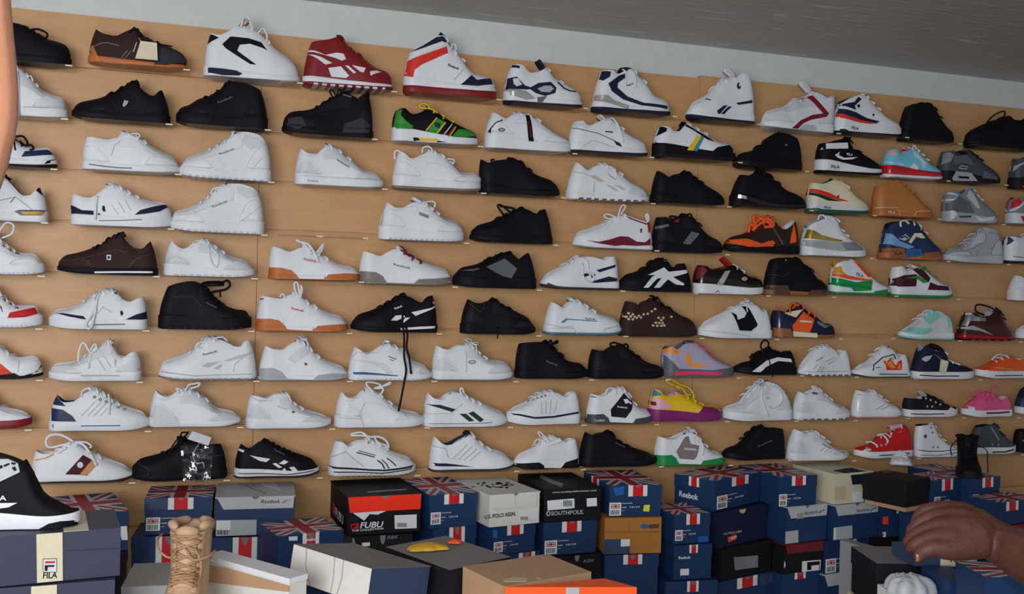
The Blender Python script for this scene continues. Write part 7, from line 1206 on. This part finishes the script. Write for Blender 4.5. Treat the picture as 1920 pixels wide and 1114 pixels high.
# crumpled papers
def crumple(nm, lab, cat, cx, cy, z0, rx, ry, h, c, seed, n=22):
    random.seed(seed); V, F = [], []; pl = [(random.uniform(-1, 1), random.uniform(-1, 1), random.uniform(-.5, .5), random.uniform(-.5, .5), random.uniform(0, .5)) for _ in range(16)]
    for i in range(n+1):
        for j in range(n+1):
            x, y = -1+2*i/n, -1+2*j/n; m_ = max(abs(x), abs(y)); l_ = math.sqrt(x*x+y*y) or 1; x, y = x*m_/l_, y*m_/l_; q = x*x+y*y
            w = min(abs((x-a)*b_+(y-d)*e+g-.25) for a, d, b_, e, g in pl[:8])+.6*min(abs((x-a)*b_+(y-d)*e+g-.3) for a, d, b_, e, g in pl[8:])
            an = math.atan2(y, x); rr = 1+.10*math.sin(3*an+seed)+.07*math.sin(7*an+2*seed)
            V.append((x*rx*rr, y*ry*rr, max(.0006, h*((max(0, 1-q))**.45)*(.62+1.1*w))))
    for i in range(n):
        for j in range(n): a = i*(n+1)+j; F.append((a, a+1, a+n+2, a+n+1))
    return tag(mesh(nm, V, F, c, None, False, (cx, cy, z0)), lab, cat)
q_ = on_z(845, 1052.5, xb.zt+.0005); crumple('tissue_paper', 'crumpled yellow tissue paper on the dark box, front centre', 'paper', xb.o.x-.045, xb.o.y+.03, xb.zt+.0005, .055, .03, .02, 'GO', 3)
crumple('paper_scrap', 'small orange paper scrap on the dark box beside the yellow tissue', 'paper', xb.o.x+.04, xb.o.y+.075, xb.zt+.0005, .02, .015, .012, 'OR', 5)
# right foreground
rb = Box('black shoe box under the reaching hand, right foreground', 'f', (540, 852), (1248, 884), zt=.835, zb=TABLE, depth=.17, col='BXK', lidh=.045, lid='K2', yawd=-16, w0=.235)
c_ = rb.o-rb.e2*(.36-rb.d/2-.005)+rb.e1*(.42-rb.w/2-.005)
slab('display_table', 'second display table under the boxes by the reaching hand, below the frame', -.42, .42, -.36, .36, TABLE, 'BE', rb.yaw, (c_.x, c_.y, 0))
rb.dec('lid_top', 'GRX', [(0, 0), (1, 0), (1, 1), (0, 1)], 'top', uv=True)
q_ = on_z(*full('f', 850, 868), rb.zt)
fl_ = Box('navy and cream shoe box lid with dark lettering, under the reaching hand', 'f', (850, 778), (1280, 795), zt=rb.zt+.034, zb=rb.zt+.0005, depth=.11, col='NVG', lidh=.0, yawd=-14, w0=.165, fit=False)
fl_.dec('band', 'BXC', [(.42, 0), (1, 0), (1, 1), (.42, 1)], uv=True); fl_.dec('band', 'BXC', [(0, 0), (1, 0), (1, 1), (0, 1)], 'right', uv=True); fl_.dec('band', 'BXC', [(.42, 0), (1, 0), (1, 1), (.42, 1)], 'top', uv=True); fl_.text('FILA', 'K2', (.58, .62), (.80, .62), .009, uv=True)
v1 = flagbox('navy shoe box with red and white tab, lower right beside the crumpled white paper', 'f', (1142, 1000), (1395, 1035), zt=.845, top=False, zb=TABLE, tab=(.62, .98, .6), lb=False, yawd=-12, w0=.075, depth=.085, fit=False)
v2 = flagbox('navy shoe box with red tab at the lower right corner of the picture', 'f', (1440, 965), (1900, 1020), zt=.90, top=True, zb=TABLE, tab=(.50, .78, .4), lb=False, yawd=-14, w0=.28, depth=.08, fit=False)
pb_ = on_z(*full('f', 935, 1112), .80)
v0 = Box('pale box under the crumpled white paper, lower right', 'f', (770, 1165), (1180, 1175), zt=.80, zb=TABLE, depth=.14, col='BXW', lidh=.0, yawd=-12, w0=.095, fit=False)
crumple('tissue_paper', 'crumpled white paper on a pale box, lower right', 'paper', v0.o.x, v0.o.y, v0.zt+.0005, .06, .052, .062, 'W3', 9, 30)
kc = on_z(*full('f', 1405, 1114), .80)
# ------------------------------------------------------------------ people: skinned figures
def at(c, x, y, d):                      # the point d metres in front of the camera
    u, v = full(c, x, y); r_ = ray(u, v); return CAM+r_*(d/FPX)
def skinned(nm, chains, m, parent, vox=.0028, sm=7):
    """limbs as tapered rounded chains fused into one continuous skin"""
    V, F = [], []
    for ch in chains:
        pts = smooth_path([it[0] for it in ch], 5); rs = []
        for i in range(len(ch)-1): rs += [lerp(ch[i][1], ch[i+1][1], k_/5) for k_ in range(5)]
        rs.append(ch[-1][1])
        a, b_ = pts[0], pts[-1]; ta = (pts[0]-pts[1]).normalized(); tb = (pts[-1]-pts[-2]).normalized()
        P_ = [a+ta*rs[0]*.98, a+ta*rs[0]*.75]+pts+[b_+tb*rs[-1]*.5, b_+tb*rs[-1]*.85, b_+tb*rs[-1]*.99]; R_ = [rs[0]*.2, rs[0]*.66]+rs+[rs[-1]*.86, rs[-1]*.52, rs[-1]*.12]
        tube(V, F, P_, R_, 14)
    o0 = sum((Vector(v) for v in V), Vector())/len(V)
    me = bpy.data.meshes.new(nm); me.from_pydata([tuple(v-o0) for v in V], [], F); bm = bmesh.new(); bm.from_mesh(me); bmesh.ops.recalc_face_normals(bm, faces=bm.faces); bm.to_mesh(me); bm.free()
    o = link(nm, me, None); md = o.modifiers.new('fuse', 'REMESH'); md.mode = 'VOXEL'; md.voxel_size = vox; md.use_smooth_shade = True
    s2 = o.modifiers.new('soften', 'SMOOTH'); s2.iterations = sm; s2.factor = .5
    ev = o.evaluated_get(bpy.context.evaluated_depsgraph_get()); me2 = bpy.data.meshes.new_from_object(ev)
    bpy.data.objects.remove(o); me2.materials.clear(); me2.materials.append(m)
    for p in me2.polygons: p.use_smooth = True
    o = link(nm, me2, parent); o.location = o0
    return o
def skin_mat(nm, c, rough=.45, lo=.78, bmp=.25):
    m, nt, b = nodes(nm); b.inputs['Roughness'].default_value = rough; b.inputs['Subsurface Weight'].default_value = .08; b.inputs['Subsurface Radius'].default_value = (.01, .004, .002)
    tc = nt.nodes.new('ShaderNodeTexCoord'); n = nt.nodes.new('ShaderNodeTexNoise'); n.inputs['Scale'].default_value = 60; n.inputs['Detail'].default_value = 6
    v = nt.nodes.new('ShaderNodeTexVoronoi'); v.inputs['Scale'].default_value = 260
    cr = nt.nodes.new('ShaderNodeMapRange'); cr.inputs['To Min'].default_value = lo; cr.inputs['To Max'].default_value = 2-lo-.06
    mx = nt.nodes.new('ShaderNodeMix'); mx.data_type = 'RGBA'; mx.blend_type = 'MULTIPLY'; mx.inputs['Factor'].default_value = 1; mx.inputs[6].default_value = rgb(c)
    bp = nt.nodes.new('ShaderNodeBump'); bp.inputs['Strength'].default_value = bmp; bp.inputs['Distance'].default_value = .002
    L = nt.links.new; L(tc.outputs['Object'], n.inputs['Vector']); L(tc.outputs['Object'], v.inputs['Vector']); L(n.outputs['Fac'], cr.inputs['Value']); L(cr.outputs['Result'], mx.inputs[7]); L(mx.outputs[2], b.inputs['Base Color']); L(v.outputs['Distance'], bp.inputs['Height']); L(bp.outputs[0], b.inputs['Normal'])
    return m
h = lambda x, y, d: at('f', x, y, d)
DARK = skin_mat('skin_dark', (92, 52, 40), .62)
hand = [
    [(h(1330, 585, 1.91), .046), (h(1450, 640, 1.91), .0405), (h(1580, 712, 1.88), .041), (h(1754, 790, 1.84), .050), (h(2100, 970, 1.74), .054), (h(2500, 1250, 1.60), .056)],
    [(h(1380, 590, 1.91), .038), (h(1230, 490, 1.93), .034), (h(1110, 440, 1.95), .024), (h(1010, 418, 1.96), .0155), (h(925, 440, 1.965), .0125), (h(875, 490, 1.97), .0110), (h(850, 550, 1.975), .0085)],
    [(h(1370, 600, 1.90), .038), (h(1220, 540, 1.905), .036), (h(1090, 500, 1.912), .025), (h(985, 490, 1.92), .0160), (h(885, 535, 1.925), .0130), (h(832, 592, 1.93), .0112), (h(818, 645, 1.94), .0090)],
    [(h(1370, 620, 1.89), .038), (h(1210, 600, 1.888), .036), (h(1085, 578, 1.885), .025), (h(970, 580, 1.885), .0160), (h(862, 628, 1.888), .0130), (h(808, 676, 1.895), .0112), (h(800, 712, 1.905), .0090)],
    [(h(1370, 640, 1.88), .036), (h(1215, 660, 1.876), .033), (h(1095, 650, 1.868), .0235), (h(985, 655, 1.864), .0152), (h(885, 690, 1.866), .0124), (h(835, 718, 1.872), .0108), (h(815, 745, 1.88), .0086)],
    [(h(1370, 680, 1.875), .034), (h(1230, 710, 1.865), .030), (h(1110, 735, 1.855), .0225), (h(1000, 735, 1.850), .0165), (h(925, 765, 1.852), .0135), (h(895, 800, 1.855), .0115), (h(885, 830, 1.86), .0088)]]
pr = thing('person', 'dark-skinned right hand and bare forearm reaching in from the right over the boxes', 'person', h(1360, 610, 1.90))
o = skinned('body', hand, DARK, None); o.parent = pr; o.location = o.location-pr.location
NAIL = mat('NAIL', .3)
for (x, y, d, s_) in ((846, 535, 1.962, 1), (814, 630, 1.926, 1), (800, 698, 1.892, 1), (880, 815, 1.846, 1.1)):
    pt = h(x, y, d)-pr.location; V, F = [], []
    c_ = -_f
    for i in range(5):
        for j in range(5):
            a, b_ = (i-2)/2, (j-2)/2; V.append(pt+R2*(-.0045*a*s_*.7)+U2*(.006*b_*s_)+c_*(.0032-.002*a*a-.0015*b_*b_))
    for i in range(4):
        for j in range(4): F.append((i*5+j, i*5+j+1, (i+1)*5+j+1, (i+1)*5+j))
    mesh('fingernail', V, F, NAIL, pr, True)
# raised bare forearm close to the camera at the left edge
k = lambda x, y, d=1.45: at('Z', x, y, d)
LIGHT = skin_mat('skin_light', (226, 160, 126), .5, .9, .05)
arm = [
    [(k(-330, 720), .055), (k(-180, 520), .049), (k(-70, 360), .044), (k(-32, 260), .041), (k(-22, 195), .041), (k(-27, 110), .0415), (k(-33, 10), .039), (k(-36, -120), .033), (k(-40, -230), .028), (k(-46, -320), .031)],
    [(k(-46, -320), .026), (k(-20, -380), .017), (k(-6, -430), .0105), (k(2, -475), .0092), (k(6, -505), .008)],
    [(k(-46, -320), .026), (k(-38, -390), .018), (k(-32, -450), .0108), (k(-28, -500), .0095), (k(-26, -535), .008)],
    [(k(-46, -320), .026), (k(-56, -388), .018), (k(-58, -446), .0106), (k(-58, -492), .0094), (k(-58, -525), .008)],
    [(k(-46, -320), .026), (k(-72, -378), .017), (k(-82, -428), .0098), (k(-86, -466), .0086), (k(-88, -492), .0075)],
    [(k(-44, -300), .024), (k(-12, -345), .016), (k(14, -372), .0115), (k(28, -402), .0098), (k(34, -425), .0085)]]
pl = thing('person', 'light-skinned bare raised arm close to the camera at the left edge', 'person', k(-24, 200))
o = skinned('body', arm, LIGHT, None, .004, 6); o.location = o.location-pl.location; o.parent = pl

# ------------------------------------------------------------------ plastic bag hung on the black shoe
BAG, _nt, _b = nodes('clear_plastic'); _o = _nt.nodes['Material Output']
_tr = _nt.nodes.new('ShaderNodeBsdfTransparent'); _tr.inputs[0].default_value = (.90, .90, .92, 1); _gl = _nt.nodes.new('ShaderNodeBsdfGlossy'); _gl.inputs['Roughness'].default_value = .10
_mx = _nt.nodes.new('ShaderNodeMixShader'); _mx.inputs[0].default_value = .16
_nz = _nt.nodes.new('ShaderNodeTexNoise'); _nz.inputs['Scale'].default_value = 45; _bp = _nt.nodes.new('ShaderNodeBump'); _bp.inputs['Strength'].default_value = .6; _bp.inputs['Distance'].default_value = .004
_tc = _nt.nodes.new('ShaderNodeTexCoord'); _L = _nt.links.new; _L(_tc.outputs['Object'], _nz.inputs['Vector']); _L(_nz.outputs['Fac'], _bp.inputs['Height']); _L(_bp.outputs[0], _gl.inputs['Normal']); _L(_tr.outputs[0], _mx.inputs[1]); _L(_gl.outputs[0], _mx.inputs[2]); _L(_mx.outputs[0], _o.inputs[0])
sb = [s for s in SHOES if 'plastic bag' in s['lab'] and s['row'] == 9][0]; B0 = sb['b']; rt = sb['root'].location
bag = thing('plastic_bag', 'clear plastic spare-lace bag with white header card on the black shoe', 'bag', on_y(*full('M', 1430, 690), -.14))
random.seed(11); n = 14; V, F = [], []
for i in range(n+1):
    for j in range(n+1):
        a, b_ = i/n, j/n; x = lerp(lerp(1300, 1320, b_), lerp(1535, 1515, b_), a); y = lerp(lerp(560, 560, a), lerp(815, 825, a), b_)
        w = on_y(*full('M', x, y), -.125); lx = (w.x-rt.x)*sb['D']; lz = w.z-rt.z
        yy = rt.y-B0.Y(clamp(lx, 0, B0.L), clamp(lz, .002, .2))-.006-.004*random.random()-.004*math.sin(a*9+b_*5)
        p = on_y(*full('M', x, y), yy); V.append(p-bag.location)
for i in range(n):
    for j in range(n): F.append((i*(n+1)+j, i*(n+1)+j+1, (i+1)*(n+1)+j+1, (i+1)*(n+1)+j))
mesh('film', V, F, BAG, bag, True, sharp=20)
m = MB(); ps = [on_y(*full('M', x, y), -.085)-bag.location for x, y in ((1385, 455), (1522, 500), (1500, 560), (1350, 512))]
m.prism(ps, (0, -.0015, 0)); m.build('header_card', 'W2', bag)
V, F = [], []; tube(V, F, smooth_path([on_y(*full('M', x, y), yy)-bag.location for x, y, yy in ((1440, 540, -.088), (1425, 560, -.11), (1400, 600, -.128), (1390, 640, -.130), (1420, 690, -.132), (1460, 680, -.132), (1470, 720, -.132))], 5), .0018, 5); mesh('spare_lace', V, F, 'GY3', bag, True)
# ------------------------------------------------------------------ light
w = bpy.data.worlds.new('world'); SC.world = w; w.use_nodes = True
w.node_tree.nodes['Background'].inputs[0].default_value = (.80, .86, 1.0, 1); w.node_tree.nodes['Background'].inputs[1].default_value = .32
def area(nm, loc, tgt, sx, sy, power, col):
    ld = bpy.data.lights.new(nm, 'AREA'); ld.shape = 'RECTANGLE'; ld.size = sx; ld.size_y = sy; ld.energy = power; ld.color = col
    o = bpy.data.objects.new(nm, ld); COL.objects.link(o); o.location = loc
    d = Vector(tgt)-Vector(loc); o.rotation_euler = d.to_track_quat('-Z', 'Y').to_euler(); return o
area('window_daylight', (-1.6, -4.4, 1.7), (0.6, 0, 1.3), 2.4, 1.8, 120, (.92, .96, 1.0))
fl = bpy.data.lights.new('camera_flash', 'AREA'); fl.shape = 'RECTANGLE'; fl.size = .09; fl.size_y = .05; fl.energy = 14; fl.color = (1, .98, .95)
fo = bpy.data.objects.new('camera_flash', fl); COL.objects.link(fo); fo.location = CAM+U2*.10-_f*.02; fo.rotation_euler = (_f).to_track_quat('-Z', 'Y').to_euler()
vs = SC.view_settings; vs.view_transform = 'Standard'; vs.look = 'None'; vs.exposure = 0.0; vs.gamma = 1.0; vs.use_curve_mapping = False
